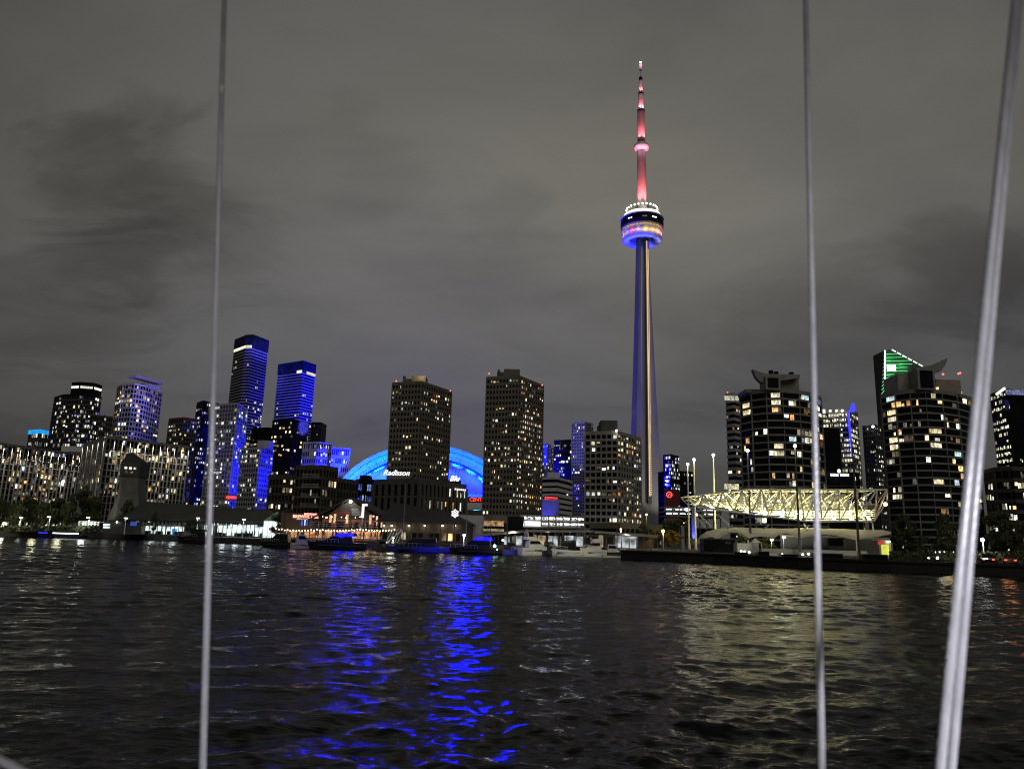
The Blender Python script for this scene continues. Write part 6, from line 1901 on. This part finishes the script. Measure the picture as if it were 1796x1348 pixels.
# ================================================================== TREES
def leaf_crown(rng, R, H, n, leaf):
    """A crown of many small leaf faces gathered in clumps along limbs, with gaps between the clumps."""
    b_ = MB()
    cl = []
    for _ in range(26):
        a_, u = rng.uniform(0, 2 * PI), rng.uniform(0.0, 1.0)
        rad = R * math.sqrt(rng.uniform(0.05, 1.0)) * math.sin(PI * min(0.97, 0.14 + 0.80 * u)) 
        cl.append((rad * math.cos(a_), rad * math.sin(a_), H * (0.28 + 0.70 * u), R * rng.uniform(0.20, 0.42)))
    for _ in range(n):
        c = rng.choice(cl)
        d = Vector((rng.gauss(0, 1), rng.gauss(0, 1), rng.gauss(0, 0.8))).normalized() * c[3] * rng.uniform(0.5, 1.05)
        p = Vector(c[:3]) + d
        nrm = (d.normalized() + Vector((rng.gauss(0, .5), rng.gauss(0, .5), rng.gauss(0, .5)))).normalized()
        u_ = nrm.orthogonal().normalized()
        u_.rotate(Matrix.Rotation(rng.uniform(0, 6.28), 3, nrm))
        v_ = nrm.cross(u_)
        s1, s2 = leaf * rng.uniform(0.7, 1.3), leaf * rng.uniform(0.4, 0.8)
        b_.add([p + u_ * s1, p + v_ * s2, p - u_ * s1, p - v_ * s2], [(0, 1, 2, 3)])
    return b_, cl


TREE_PROTO = {}


def tree(px, py_top, D, width_px, label, m='leaf', variant=0, cat='tree', zb=GROUND):
    top = P(px, py_top, D)
    H = top.z - zb
    R = width_px / 2 / F_PX * D
    key = (m, variant)
    if key not in TREE_PROTO:
        rng = random.Random(100 + variant * 7 + len(m))
        cb, cl = leaf_crown(rng, 3.0, 8.0, 2600, 0.26)
        tb_ = MB()
        tb_.bar((0, 0, 0), (0.1, 0, 2.6), 0.26, 8, 0.19)
        tb_.bar((0.1, 0, 2.6), (0, 0.1, 6.2), 0.19, 8, 0.05)
        for c in cl[:9]:
            tb_.bar((0.08, 0, 2.2 + 0.25 * c[2] / 2), c[:3], 0.09, 5, 0.03)
        me_c, me_t = bpy.data.meshes.new('crown'), bpy.data.meshes.new('trunk')
        me_c.from_pydata(cb.v, [], cb.f)
        me_c.materials.append(M[m])
        me_t.from_pydata(tb_.v, [], tb_.f)
        me_t.materials.append(M['bark'])
        TREE_PROTO[key] = (me_c, me_t)
    me_c, me_t = TREE_PROTO[key]
    o = thing('tree', label, cat, (top.x, D, zb), 'trees along the waterfront')
    rz = RNG.uniform(0, 6)
    for nm, me_ in (('crown', me_c), ('trunk', me_t)):
        c = inst(nm, me_, (top.x, D, zb), o, rz, (R / 3.0, R / 3.0, H / 8.0))
    return o


tree(4, 876, 200, 34, 'dark tree cut by the left picture edge', variant=0)
tree(30, 884, 192, 34, 'willow like tree lit yellow green at far left', variant=1)
tree(56, 874, 205, 40, 'dark round tree right of the lit willow', variant=2)
tree(80, 882, 200, 30, 'tree with a lit crest before the left apartment slab', variant=0)
tree(104, 876, 212, 38, 'dark tree below the tall white floodlight', variant=1)
tree(122, 884, 202, 24, 'small tree with a bright lit crown tip', variant=2)
tree(150, 858, 225, 44, 'largest dark tree, left of the flared tower', variant=0)
tree(172, 876, 214, 30, 'dark tree touching the flared tower', variant=1)
tree(66, 908, 186, 14, 'small lit shrub at the waterside on the left', variant=2, cat='shrub')
tree(225, 880, 190, 30, 'dark bushy tree at the right foot of the flared tower', variant=2)
tree(274, 898, 178, 12, 'small dark conifer before the left terminal roof', variant=0)
tree(340, 912, 176, 26, 'dark bushy tree before the gap of the terminal shops', variant=1)
tree(491, 902, 172, 34, 'leafy tree silhouetted against the lit glass pavilion', variant=2)
tree(508, 908, 170, 22, 'small tree between the pavilion and the restaurant', variant=0)
tree(1150, 928, 186, 24, 'amber lit autumn tree left of the globe lamp', m='leaf_y', variant=0)
tree(1178, 930, 182, 30, 'amber lit autumn tree right of the globe lamp', m='leaf_y', variant=1)
tree(1128, 920, 205, 26, 'dark tree before the low brown building', variant=2)
tree(1190, 912, 240, 44, 'dark tree mass below the right parking deck', variant=1)
tree(1170, 914, 250, 36, 'dark tree right of the foot of the spire', variant=0)
tree(1344, 940, 175, 34, 'green tree in the shade under the fabric canopy', variant=2)
tree(1300, 936, 172, 24, 'lit green tree seen through the left canopy arch', variant=1)
tree(1583, 906, 126, 46, 'dark tree with light showing through, right of the kiosk', variant=0)
tree(1618, 940, 122, 30, 'low dark tree before the larger bow fronted condo', variant=1)
tree(1656, 906, 120, 46, 'tree with a lit left flank, left of the thick cable', variant=2)
tree(1752, 902, 118, 74, 'broad dark tree at the right edge', variant=1)
tree(1788, 918, 112, 46, 'dark tree cut by the right picture edge', variant=0)
for px_, py_, D, e_ in ((22, 905, 186, 500), (78, 896, 192, 420), (122, 893, 194, 380), (640 + 1000, 930, 116, 120), (1150, 945, 176, 160)):
    p = P(px_, py_, D)
    lamp('POINT', (p.x, D - 3.5, max(p.z - 1, 2.0)), e_, (1.0, 0.95, 0.6) if px_ < 1000 else (1.0, 0.8, 0.4), size=0.2, name='tree_uplight')
hd_ = MB()
for k in range(5200):
    u = RNG.random()
    px_ = -10 + 185 * u
    p = P(px_, RNG.uniform(922, 936), 190 + RNG.uniform(-3, 3))
    d = Vector((RNG.gauss(0, 1), RNG.gauss(0, 1), RNG.gauss(0, 1))).normalized()
    u_ = d.orthogonal().normalized() * 0.25
    v_ = d.cross(u_)
    z_ = max(GROUND + 0.05, p.z)
    q = Vector((p.x, p.y, z_))
    hd_.add([q + u_, q + v_, q - u_, q - v_], [(0, 1, 2, 3)])
hdo = hd_.build('hedge', M['leaf'], None, 'stuff')
hd_ = MB()
for k in range(4200):
    px_ = RNG.uniform(1560, 1800)
    D = RNG.uniform(108, 124)
    p = P(px_, RNG.uniform(966, 982), D)
    d = Vector((RNG.gauss(0, 1), RNG.gauss(0, 1), RNG.gauss(0, 1))).normalized()
    u_ = d.orthogonal().normalized() * 0.16
    v_ = d.cross(u_)
    q = Vector((p.x, p.y, max(GROUND + 0.05, p.z)))
    hd_.add([q + u_, q + v_, q - u_, q - v_], [(0, 1, 2, 3)])
hd_.build('shrub_bed', M['leaf'], None, 'stuff')

# ================================================================== BOATS
def hull_mesh(L, B, H, sheer=0.35, bow=1.0):
    """Moulded hull: fine raked bow at +x, flat transom at -x, flared topsides."""
    rings = []
    n = 12
    for k in range(n + 1):
        u = k / n
        x = -L / 2 + L * u
        w = B / 2 * (1.0 if u < 0.45 else math.cos((u - 0.45) / 0.55 * PI / 2) ** 0.75)
        w = max(w, 0.03)
        zd = H * (1 + sheer * max(0, u - 0.3) ** 1.6)
        rake = bow * max(0, u - 0.8) / 0.2
        rings.append([(x + rake * 0.0, -w * 0.72, -0.45), (x + rake * 0.55, -w * 0.94, 0.25), (x + rake, -w, zd), (x + rake, w, zd), (x + rake * 0.55, w * 0.94, 0.25), (x, w * 0.72, -0.45)])
    return MB().loft(rings)


def place(b_, loc, rz):
    ca, sa = math.cos(rz), math.sin(rz)
    b_.v = [(loc[0] + x * ca - y * sa, loc[1] + x * sa + y * ca, loc[2] + z) for x, y, z in b_.v]
    return b_


def yacht(px0, px1, D, label, h_px, rz_deg=0, hull='hull_w', cabin='hull_w', flyb=True, bow_right=True, arch=True, extra=None):
    """A cabin cruiser spanning the pixel columns px0..px1 when moored side on."""
    a, b = P(px0, 960, D), P(px1, 960, D)
    rz = math.radians(rz_deg) + (0 if bow_right else PI)
    L = (b.x - a.x) / max(0.45, abs(math.cos(rz)))
    loc = ((a.x + b.x) / 2, D, 0.0)
    Ht = h_px / F_PX * D * 1.15
    H = max(0.7, min(1.5, Ht * 0.33))
    B = min(4.2, L * 0.32)
    t = thing('motor_yacht' if flyb else 'motor_boat', label, 'boat', loc, 'boats moored along the marina')

    def put(b_, name, m, par=None, smooth=False):
        return place(b_, loc, rz).build(name, M[m], par or t, smooth=smooth)
    hl = put(hull_mesh(L, B, H), 'hull', hull)
    put(MB().box((-L * 0.02, 0, H * 0.62), (L * 0.8, B * 1.005, 0.10)), 'rub_rail', 'steel_dk', hl)
    ch = (Ht - H) * (0.52 if flyb else 0.85)
    w0 = B * 0.78
    x0, x1 = -L * 0.26, L * 0.24
    cab = MB().loft([[(x0, -w0 / 2, H), (x1 + L * 0.08, -w0 / 2 * 0.8, H), (x1 + L * 0.08, w0 / 2 * 0.8, H), (x0, w0 / 2, H)],
                     [(x0 + 0.1, -w0 / 2 * 0.96, H + ch * 0.45), (x1, -w0 / 2 * 0.8, H + ch * 0.45), (x1, w0 / 2 * 0.8, H + ch * 0.45), (x0 + 0.1, w0 / 2 * 0.96, H + ch * 0.45)],
                     [(x0 + 0.2, -w0 / 2 * 0.86, H + ch), (x1 - L * 0.12, -w0 / 2 * 0.7, H + ch), (x1 - L * 0.12, w0 / 2 * 0.7, H + ch), (x0 + 0.2, w0 / 2 * 0.86, H + ch)]])
    cb_ = put(cab, 'cabin', cabin)
    ws = MB().loft([[(x0 + 0.3, -w0 / 2 * 0.99, H + ch * 0.48), (x1 + 0.03, -w0 / 2 * 0.84, H + ch * 0.48), (x1 + 0.03, w0 / 2 * 0.84, H + ch * 0.48), (x0 + 0.3, w0 / 2 * 0.99, H + ch * 0.48)],
                    [(x0 + 0.35, -w0 / 2 * 0.92, H + ch * 0.88), (x1 - L * 0.095, -w0 / 2 * 0.77, H + ch * 0.88), (x1 - L * 0.095, w0 / 2 * 0.77, H + ch * 0.88), (x0 + 0.35, w0 / 2 * 0.92, H + ch * 0.88)]])
    put(ws, 'windscreen', 'tint', cb_)
    put(MB().loft([[(L * 0.30, -w0 * 0.25, H * 1.05), (L * 0.44, -w0 * 0.1, H * 1.1), (L * 0.44, w0 * 0.1, H * 1.1), (L * 0.30, w0 * 0.25, H * 1.05)], [(L * 0.26, -w0 * 0.2, H * 1.05 + ch * 0.22), (L * 0.40, -w0 * 0.06, H * 1.05 + ch * 0.22), (L * 0.40, w0 * 0.06, H * 1.05 + ch * 0.22), (L * 0.26, w0 * 0.2, H * 1.05 + ch * 0.22)]]), 'coach_roof', cabin)
    if flyb:
        zf = H + ch + 0.02
        fh_ = (Ht - H - ch)
        put(MB().loft([[(x0 - L * 0.06, -w0 * 0.45, zf), (x1 - L * 0.14, -w0 * 0.36, zf), (x1 - L * 0.14, w0 * 0.36, zf), (x0 - L * 0.06, w0 * 0.45, zf)], [(x0 - L * 0.06, -w0 * 0.47, zf + fh_ * 0.42), (x1 - L * 0.20, -w0 * 0.38, zf + fh_ * 0.42), (x1 - L * 0.20, w0 * 0.38, zf + fh_ * 0.42), (x0 - L * 0.06, w0 * 0.47, zf + fh_ * 0.42)]]), 'flybridge', cabin)
        put(MB().box((x1 - L * 0.19, 0, zf + fh_ * 0.58), (0.08, w0 * 0.7, fh_ * 0.3)), 'flybridge_screen', 'tint')
        if arch:
            ab = MB()
            for s_ in (-1, 1):
                ab.bar((x0 + L * 0.02, s_ * w0 * 0.45, zf), (x0 - L * 0.03, s_ * w0 * 0.36, zf + fh_ * 0.98), 0.07)
            ab.bar((x0 - L * 0.03, -w0 * 0.36, zf + fh_ * 0.98), (x0 - L * 0.03, w0 * 0.36, zf + fh_ * 0.98), 0.08)
            put(ab, 'radar_arch', cabin)
    rb = MB()
    m_ = 7
    for s_ in (-1, 1):
        pv_ = None
        for k in range(m_ + 1):
            u = 0.5 + 0.48 * k / m_
            w = B / 2 * max(0.05, math.cos((u - 0.45) / 0.55 * PI / 2) ** 0.75) * 0.95
            x = -L / 2 + L * u + max(0, u - 0.8) / 0.2 * 0.9
            zd = H * (1 + 0.35 * max(0, u - 0.3) ** 1.6)
            p = (x, s_ * w, zd + 0.6)
            rb.bar((x, s_ * w, zd), p, 0.025)
            if pv_:
                rb.bar(pv_, p, 0.025)
            pv_ = p
    put(rb, 'bow_rail', 'steel')
    pb_ = MB()
    for k in range(3):
        pb_.box((L * (-0.02 + 0.1 * k), -B / 2 * 0.985, H * 0.72), (L * 0.05, 0.06, 0.16))
    put(pb_, 'portlight', 'tint', hl)
    if extra:
        extra(t, loc, rz, L, B, H, Ht, ch)
    return t


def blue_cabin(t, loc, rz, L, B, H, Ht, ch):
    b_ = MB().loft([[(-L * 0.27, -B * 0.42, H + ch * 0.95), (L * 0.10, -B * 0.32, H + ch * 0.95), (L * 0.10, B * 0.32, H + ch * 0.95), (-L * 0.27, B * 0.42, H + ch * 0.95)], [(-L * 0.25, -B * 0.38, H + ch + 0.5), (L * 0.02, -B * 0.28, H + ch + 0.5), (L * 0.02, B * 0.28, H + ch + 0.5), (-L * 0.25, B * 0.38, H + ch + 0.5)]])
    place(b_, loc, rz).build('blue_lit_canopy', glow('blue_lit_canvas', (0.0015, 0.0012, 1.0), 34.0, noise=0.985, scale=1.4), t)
    lamp('POINT', (loc[0], loc[1] - B, H + ch + 1.4), 240, (0.04, 0.04, 1.0), size=0.2, name='boat_blue_lamp')


def dock_blue(t, loc, rz, L, B, H, Ht, ch):
    lamp('SPOT', (loc[0] + L * 0.3, loc[1] - B * 2.0, 1.5), 420, (0.03, 0.03, 1.0), (loc[0] + L * 0.25, loc[1], 0.6), 0.2, 90, 0.8, 'hull_blue_lamp')


yacht(318, 372, 172, 'dark cruiser moored before the gap in the terminal shops', 24, 8, 'hull_d', 'hull_d', True, False)
yacht(462, 522, 150, 'black hulled cruiser left of the restaurant terrace', 22, -6, 'hull_d', 'hull_d', False, False)
yacht(513, 541, 146, 'small pale sterned motor boat beside the black cruiser', 22, 35, 'hull_w', 'steel', False, True)
yacht(548, 642, 144, 'long dark cruiser with a blue lit canopy before the restaurant', 30, 4, 'hull_d', 'hull_d', True, False, extra=blue_cabin)
yacht(655, 684, 143, 'small grey boat right of the blue canopied cruiser', 17, 20, 'conc_dk', 'conc_dk', False, True)
yacht(686, 792, 140, 'dark long boat whose hull glows blue, before the pier shed', 24, 3, 'hull_b', 'hull_d', False, False, extra=dock_blue)
yacht(796, 882, 136, 'low black speedboat with a blue lit windscreen deck', 24, -3, 'hull_d', 'hull_d', False, False, extra=blue_cabin)
yacht(880, 914, 142, 'small purple lit motor boat beside the black speedboat', 20, 5, 'hull_b', 'hull_d', False, True)  # the purple light on this boat is put into its hull colour
yacht(912, 960, 141, 'white flybridge cruiser seen from its bow quarter, leftmost of the white boats', 33, 30, 'hull_w', 'hull_w', True, True)
yacht(950, 978, 143, 'dark motor boat squeezed between the white cruisers', 22, 50, 'hull_d', 'hull_d', False, True)
yacht(972, 1022, 142, 'white boat with dark canvas and open bow rail, middle of the white boats', 26, -12, 'hull_w', 'tint', False, False)
yacht(1024, 1062, 142, 'broad white cruiser with tall side, rightmost of the big white boats', 32, 24, 'hull_w', 'hull_w', True, False)
yacht(1060, 1088, 145, 'small dark boat at the right end of the marina', 20, -30, 'hull_d', 'steel', False, True)
for px_ in (905, 945, 985, 1030, 1065):
    p = P(px_, 945, 134)
    lamp('SPOT', (p.x, 130, 6.5), 800, (1.0, 0.95, 0.75), (p.x, 140, 1.0), 0.3, 100, 0.5, name='dock_lamp')
for k, (px_, py_) in enumerate(((867.5, 957), (882, 947), (872, 963))):
    p = P(px_, py_, 134)
    o = thing('navigation_lamp', ['bright green navigation lamp on its stem, nearest the water', 'upper green navigation lamp right of the bright one', 'small low green lamp just above the waterline'][k], 'lamp', (p.x, 134, 0.2), 'green lamps at the speedboat')
    MB().bar((p.x, 134, 0.0), (p.x, 134, p.z), 0.04).build('stem', M['steel_dk'], o)
    MB().ball(p, (0.28, 0.2, 0.13)[k], 8, 5).build('lamp', M['g_teal'], o)
# floating docks
for k, (pa, pb, py_, D, lab) in enumerate(((976, 1024, 968, 141, 'pale floating dock edge in front of the middle white boat'), (1056, 1090, 968, 140, 'pale floating dock stub at the right end of the marina'), (500, 700, 958, 150, 'long dark floating dock below the restaurant terrace'))):
    a, b = P(pa, 965, D), P(pb, 965, D)
    o = thing('floating_dock', lab, 'dock', ((a.x + b.x) / 2, D, -0.2), 'floating docks of the marina')
    n_ = max(4, int((b.x - a.x) / 1.2))
    MB().box(((a.x + b.x) / 2, D, 0.12), (b.x - a.x, 1.8, 0.4)).build('pontoon', M['conc_dk'] if k == 2 else M['conc'], o)
    for i in range(n_):
        MB().box((a.x + (b.x - a.x) * (i + 0.5) / n_, D, 0.355), ((b.x - a.x) / n_ - 0.06, 1.86, 0.07)).build('deck_plank', M['wood'] if k == 2 else M['cream'], o)
# gangway at the pier shed
gw = thing('gangway', 'sloping gangway with white lit railings left of the pier shed', 'gangway', (P(692, 940, 150).x, 150, GROUND))
for k in range(5):
    a, b = P(676 + k * 5.2, 952, 150 + k * 0.5), P(690 + k * 4.6, 926, 152 + k * 0.5)
    MB().bar(a, b, 0.07).build('rail', M['steel_w'], gw)
MB().bar(P(676, 953, 150), P(706, 929, 153), 0.12).build('side_beam', M['steel_w'], gw)
lamp('POINT', (P(688, 935, 148).x, 147, 4.6), 160, (1.0, 0.98, 0.8), size=0.2, name='gangway_lamp')
# moored low craft at far left with blue and white strip lights
for k, (pa, pb, py_, mk, lab) in enumerate(((74, 90, 933, 'g_blue', 'low dark tour boat with blue strip lights at far left'), (99, 144, 934, 'g_cool', 'low dark boat with a white strip light left of the flared tower'))):
    a, b = P(pa, py_, 186), P(pb, py_, 186)
    o = thing('tour_boat', lab, 'boat', ((a.x + b.x) / 2, 186, 0), 'low boats at the left quay')
    hb_ = place(hull_mesh((b.x - a.x) * 1.25, 2.6, 0.8), ((a.x + b.x) / 2, 186, 0), PI)
    hb_.build('hull', M['hull_d'], o)
    place(MB().box((0, 0, 1.25), ((b.x - a.x) * 0.7, 1.8, 0.8)), ((a.x + b.x) / 2, 186, 0), 0).build('cabin', M['hull_d'], o)
    MB().box(((a.x + b.x) / 2, 184.55, 1.15), (b.x - a.x, 0.1, 0.16)).build('strip_light', M[mk], o)

# ================================================================== CARS AND PEOPLE
def car(px, D, label, front=True, rz=0.0):
    p = P(px, 978, D)
    loc = (p.x, D, GROUND)
    t = thing('car', label, 'car', loc, 'cars on the quay road')
    body = MB().loft([[(-2.1, y, z) for y, z in ((-0.8, 0.35), (0.8, 0.35), (0.85, 0.75), (-0.85, 0.75))], [(-1.5, y, z) for y, z in ((-0.86, 0.28), (0.86, 0.28), (0.88, 0.95), (-0.88, 0.95))],
                      [(1.2, y, z) for y, z in ((-0.86, 0.28), (0.86, 0.28), (0.88, 0.9), (-0.88, 0.9))], [(2.1, y, z) for y, z in ((-0.75, 0.35), (0.75, 0.35), (0.78, 0.68), (-0.78, 0.68))]])
    place(body, loc, rz).build('body', M['car'], t)
    cab = MB().loft([[(-1.6, -0.8, 0.93), (1.0, -0.8, 0.88), (1.0, 0.8, 0.88), (-1.6, 0.8, 0.93)], [(-1.1, -0.62, 1.45), (0.25, -0.62, 1.45), (0.25, 0.62, 1.45), (-1.1, 0.62, 1.45)]])
    place(cab, loc, rz).build('cabin', M['tint'], t)
    for x in (-1.3, 1.3):
        for y in (-0.82, 0.82):
            place(MB().bar((x, y - 0.1, 0.32), (x, y + 0.1, 0.32), 0.32, 12), loc, rz).build('wheel', M['tyre'], t)
    for y in (-0.55, 0.55):
        place(MB().box((2.12, y, 0.6), (0.08, 0.3, 0.16)), loc, rz).build('headlight', M['g_white'] if front else M['steel'], t)
        place(MB().box((-2.13, y, 0.68), (0.08, 0.3, 0.14)), loc, rz).build('tail_light', M['g_tail'], t)
    return t


car(1632, 112, 'dark car with a bright headlight left of the thick cable', True, math.radians(-110))
car(1770, 106, 'dark car showing red tail lamps at the right edge', False, math.radians(60))
car(1735, 107, 'dark car ahead of the one with red tail lamps', False, math.radians(55))
for k, px_ in enumerate((1640, 1648, 1656, 1664, 1672)):
    p = P(px_, 968, 114)
    o = thing('path_light', ['first', 'second', 'third', 'fourth', 'fifth'][k] + ' from the left of the row of tiny white path lights by the thick cable', 'lamp', (p.x, 114, GROUND), 'row of tiny path lights')
    MB().bar((p.x, 114, GROUND), (p.x, 114, p.z), 0.04).build('stem', M['steel_dk'], o)
    MB().ball(p, 0.11, 8, 5).build('globe', M['g_cool'], o)
lamp('POINT', (P(1650, 960, 112).x, 112, 3.2), 60, (1.0, 0.95, 0.7), size=0.2, name='path_lamp')
lamp('POINT', (P(1765, 975, 104).x, 104, 2.4), 90, (1.0, 0.35, 0.12), size=0.2, name='traffic_glow')

BODY = None


def person(px, D, label, rz=0.0, step=0.12, zb=GROUND):
    """One continuous body grown from a joint skeleton with tapering limbs, clothed dark."""
    p = P(px, 940, D)
    hgt = 1.72
    V = [((0, 0, 0.95), 0.15), ((0, 0, 1.15), 0.135), ((0, 0, 1.36), 0.16), ((0, 0, 1.50), 0.055), ((0, -0.01, 1.62), 0.10), ((0, 0, 1.71), 0.075),
         ((0.10, 0, 0.90), 0.095), ((0.11, -step, 0.48), 0.062), ((0.11, -step * 0.6, 0.07), 0.045), ((0.11, -step * 0.6 - 0.14, 0.04), 0.04),
         ((-0.10, 0, 0.90), 0.095), ((-0.11, step * 0.3, 0.48), 0.062), ((-0.11, step, 0.07), 0.045), ((-0.11, step - 0.14, 0.04), 0.04),
         ((0.19, 0, 1.40), 0.065), ((0.25, 0.03, 1.12), 0.048), ((0.25, -0.06, 0.86), 0.036), ((0.25, -0.09, 0.76), 0.035),
         ((-0.19, 0, 1.40), 0.065), ((-0.25, 0.02, 1.12), 0.048), ((-0.24, -0.08, 0.87), 0.036), ((-0.24, -0.12, 0.77), 0.035)]
    E_ = [(0, 1), (1, 2), (2, 3), (3, 4), (4, 5), (0, 6), (6, 7), (7, 8), (8, 9), (0, 10), (10, 11), (11, 12), (12, 13), (2, 14), (14, 15), (15, 16), (16, 17), (2, 18), (18, 19), (19, 20), (20, 21)]
    global BODY
    if BODY is None:
        me = bpy.data.meshes.new('person_skeleton')
        me.from_pydata([v for v, _ in V], E_, [])
        o = bpy.data.objects.new('person_skeleton', me)
        COL.objects.link(o)
        md = o.modifiers.new('skin', 'SKIN')
        for sv, (_, r) in zip(me.skin_vertices[0].data, V):
            sv.radius = (r, r)
        me.skin_vertices[0].data[0].use_root = True
        o.modifiers.new('sub', 'SUBSURF').levels = 1
        dg = bpy.context.evaluated_depsgraph_get()
        BODY = bpy.data.meshes.new_from_object(o.evaluated_get(dg))
        BODY.name = 'person'
        BODY.materials.clear()
        BODY.materials.append(M['cloth'])
        bpy.data.objects.remove(o)
    o = bpy.data.objects.new('person', BODY)
    COL.objects.link(o)
    o.location = (p.x, D, zb)
    o.rotation_euler = (0, 0, rz)
    tag(o, label, 'person', 'people before the terminal shops')
    return o


person(431, 183.5, 'leftmost dark clothed person standing before the lit terminal shops', 0.4)
person(437, 184.2, 'dark clothed person second from left before the lit shops', 2.0, 0.05)
person(442, 183.2, 'dark clothed person walking, third before the lit shops', 1.4, 0.2)
person(446.5, 183.8, 'rightmost dark clothed person before the lit shops', -0.8)

# ================================================================== THE BOAT'S OWN RIGGING
def stay(pts, r, label, wires=14):
    a, b = pts
    d = (b - a)
    L = d.length
    dn = d.normalized()
    u = dn.orthogonal().normalized()
    w = dn.cross(u)
    o = thing('rigging_cable', label, 'cable', tuple(b), 'steel stays of the boat the picture is taken from')
    core = MB().bar(a, b, r * 0.90, 14)
    core.build('core', M['cable'], o, smooth=True)
    n = 260
    for k in range(wires):
        ringl = []
        for i in range(n + 1):
            t_ = i / n
            an = 2 * PI * k / wires + t_ * L / (r * 40) * 2 * PI
            c = a + d * t_ + (u * math.cos(an) + w * math.sin(an)) * r * 0.88
            ringl.append([c + (u * math.cos(an + q * PI / 2) + w * math.sin(an + q * PI / 2)) * r * 0.07 for q in range(4)])
        MB().loft(ringl).build('strand', M['cable'], o, smooth=True)
    return o


def clip_on(o, px, py, D, r):
    p = P(px, py, D)
    MB().lathe([(r * 0.9, p.z - 0.012), (r * 1.12, p.z - 0.004), (r * 1.12, p.z + 0.004), (r * 0.9, p.z + 0.012)], p.x, p.y, 12).build('cable_clip', M['steel'], o)


def line_at(pt, pb, D):
    a, b = P(*pt, D), P(*pb, D)
    d = b - a
    return a - d * 0.35, b + d * 0.30


st1 = stay(line_at((393.5, 0), (355.5, 1348), 1.62), 0.0066, 'thin steel cable on the left, dark above and bright below')
stay(line_at((1413, 0), (1442, 1348), 1.62), 0.0070, 'thin steel cable on the right, crossing the stage roof')
stay(line_at((1781, 0), (1649, 1348), 1.25), 0.0077, 'thick pale cable at the right edge, left one of the close pair')
stay(line_at((1789, 0), (1668, 1348), 1.28), 0.0073, 'darker cable at the right edge, right one of the close pair')
clip_on(st1, 389, 158, 1.62, 0.0066)
ra_, rb2 = P(-60, 1300, 1.25), P(75, 1372, 1.20)
d_ = rb2 - ra_
rl = MB().bar(ra_ - d_ * 3, rb2 + d_ * 2.0, 0.0058, 12).build('boat_rail', M['cable'], None, smooth=True)
rl_c = (ra_ + rb2) / 2
rl.data.transform(Matrix.Translation(-rl_c))
rl.location = rl_c
tag(rl, 'grey tube rail of the boat across the bottom left corner', 'rail')
# the boat's deck lamp, low behind the camera
lamp('SPOT', (0.95, -1.1, 2.75), 400, (0.93, 0.92, 1.0), (0.50, 1.5, 3.15), 0.06, 66, 1.0, 'deck_lamp')
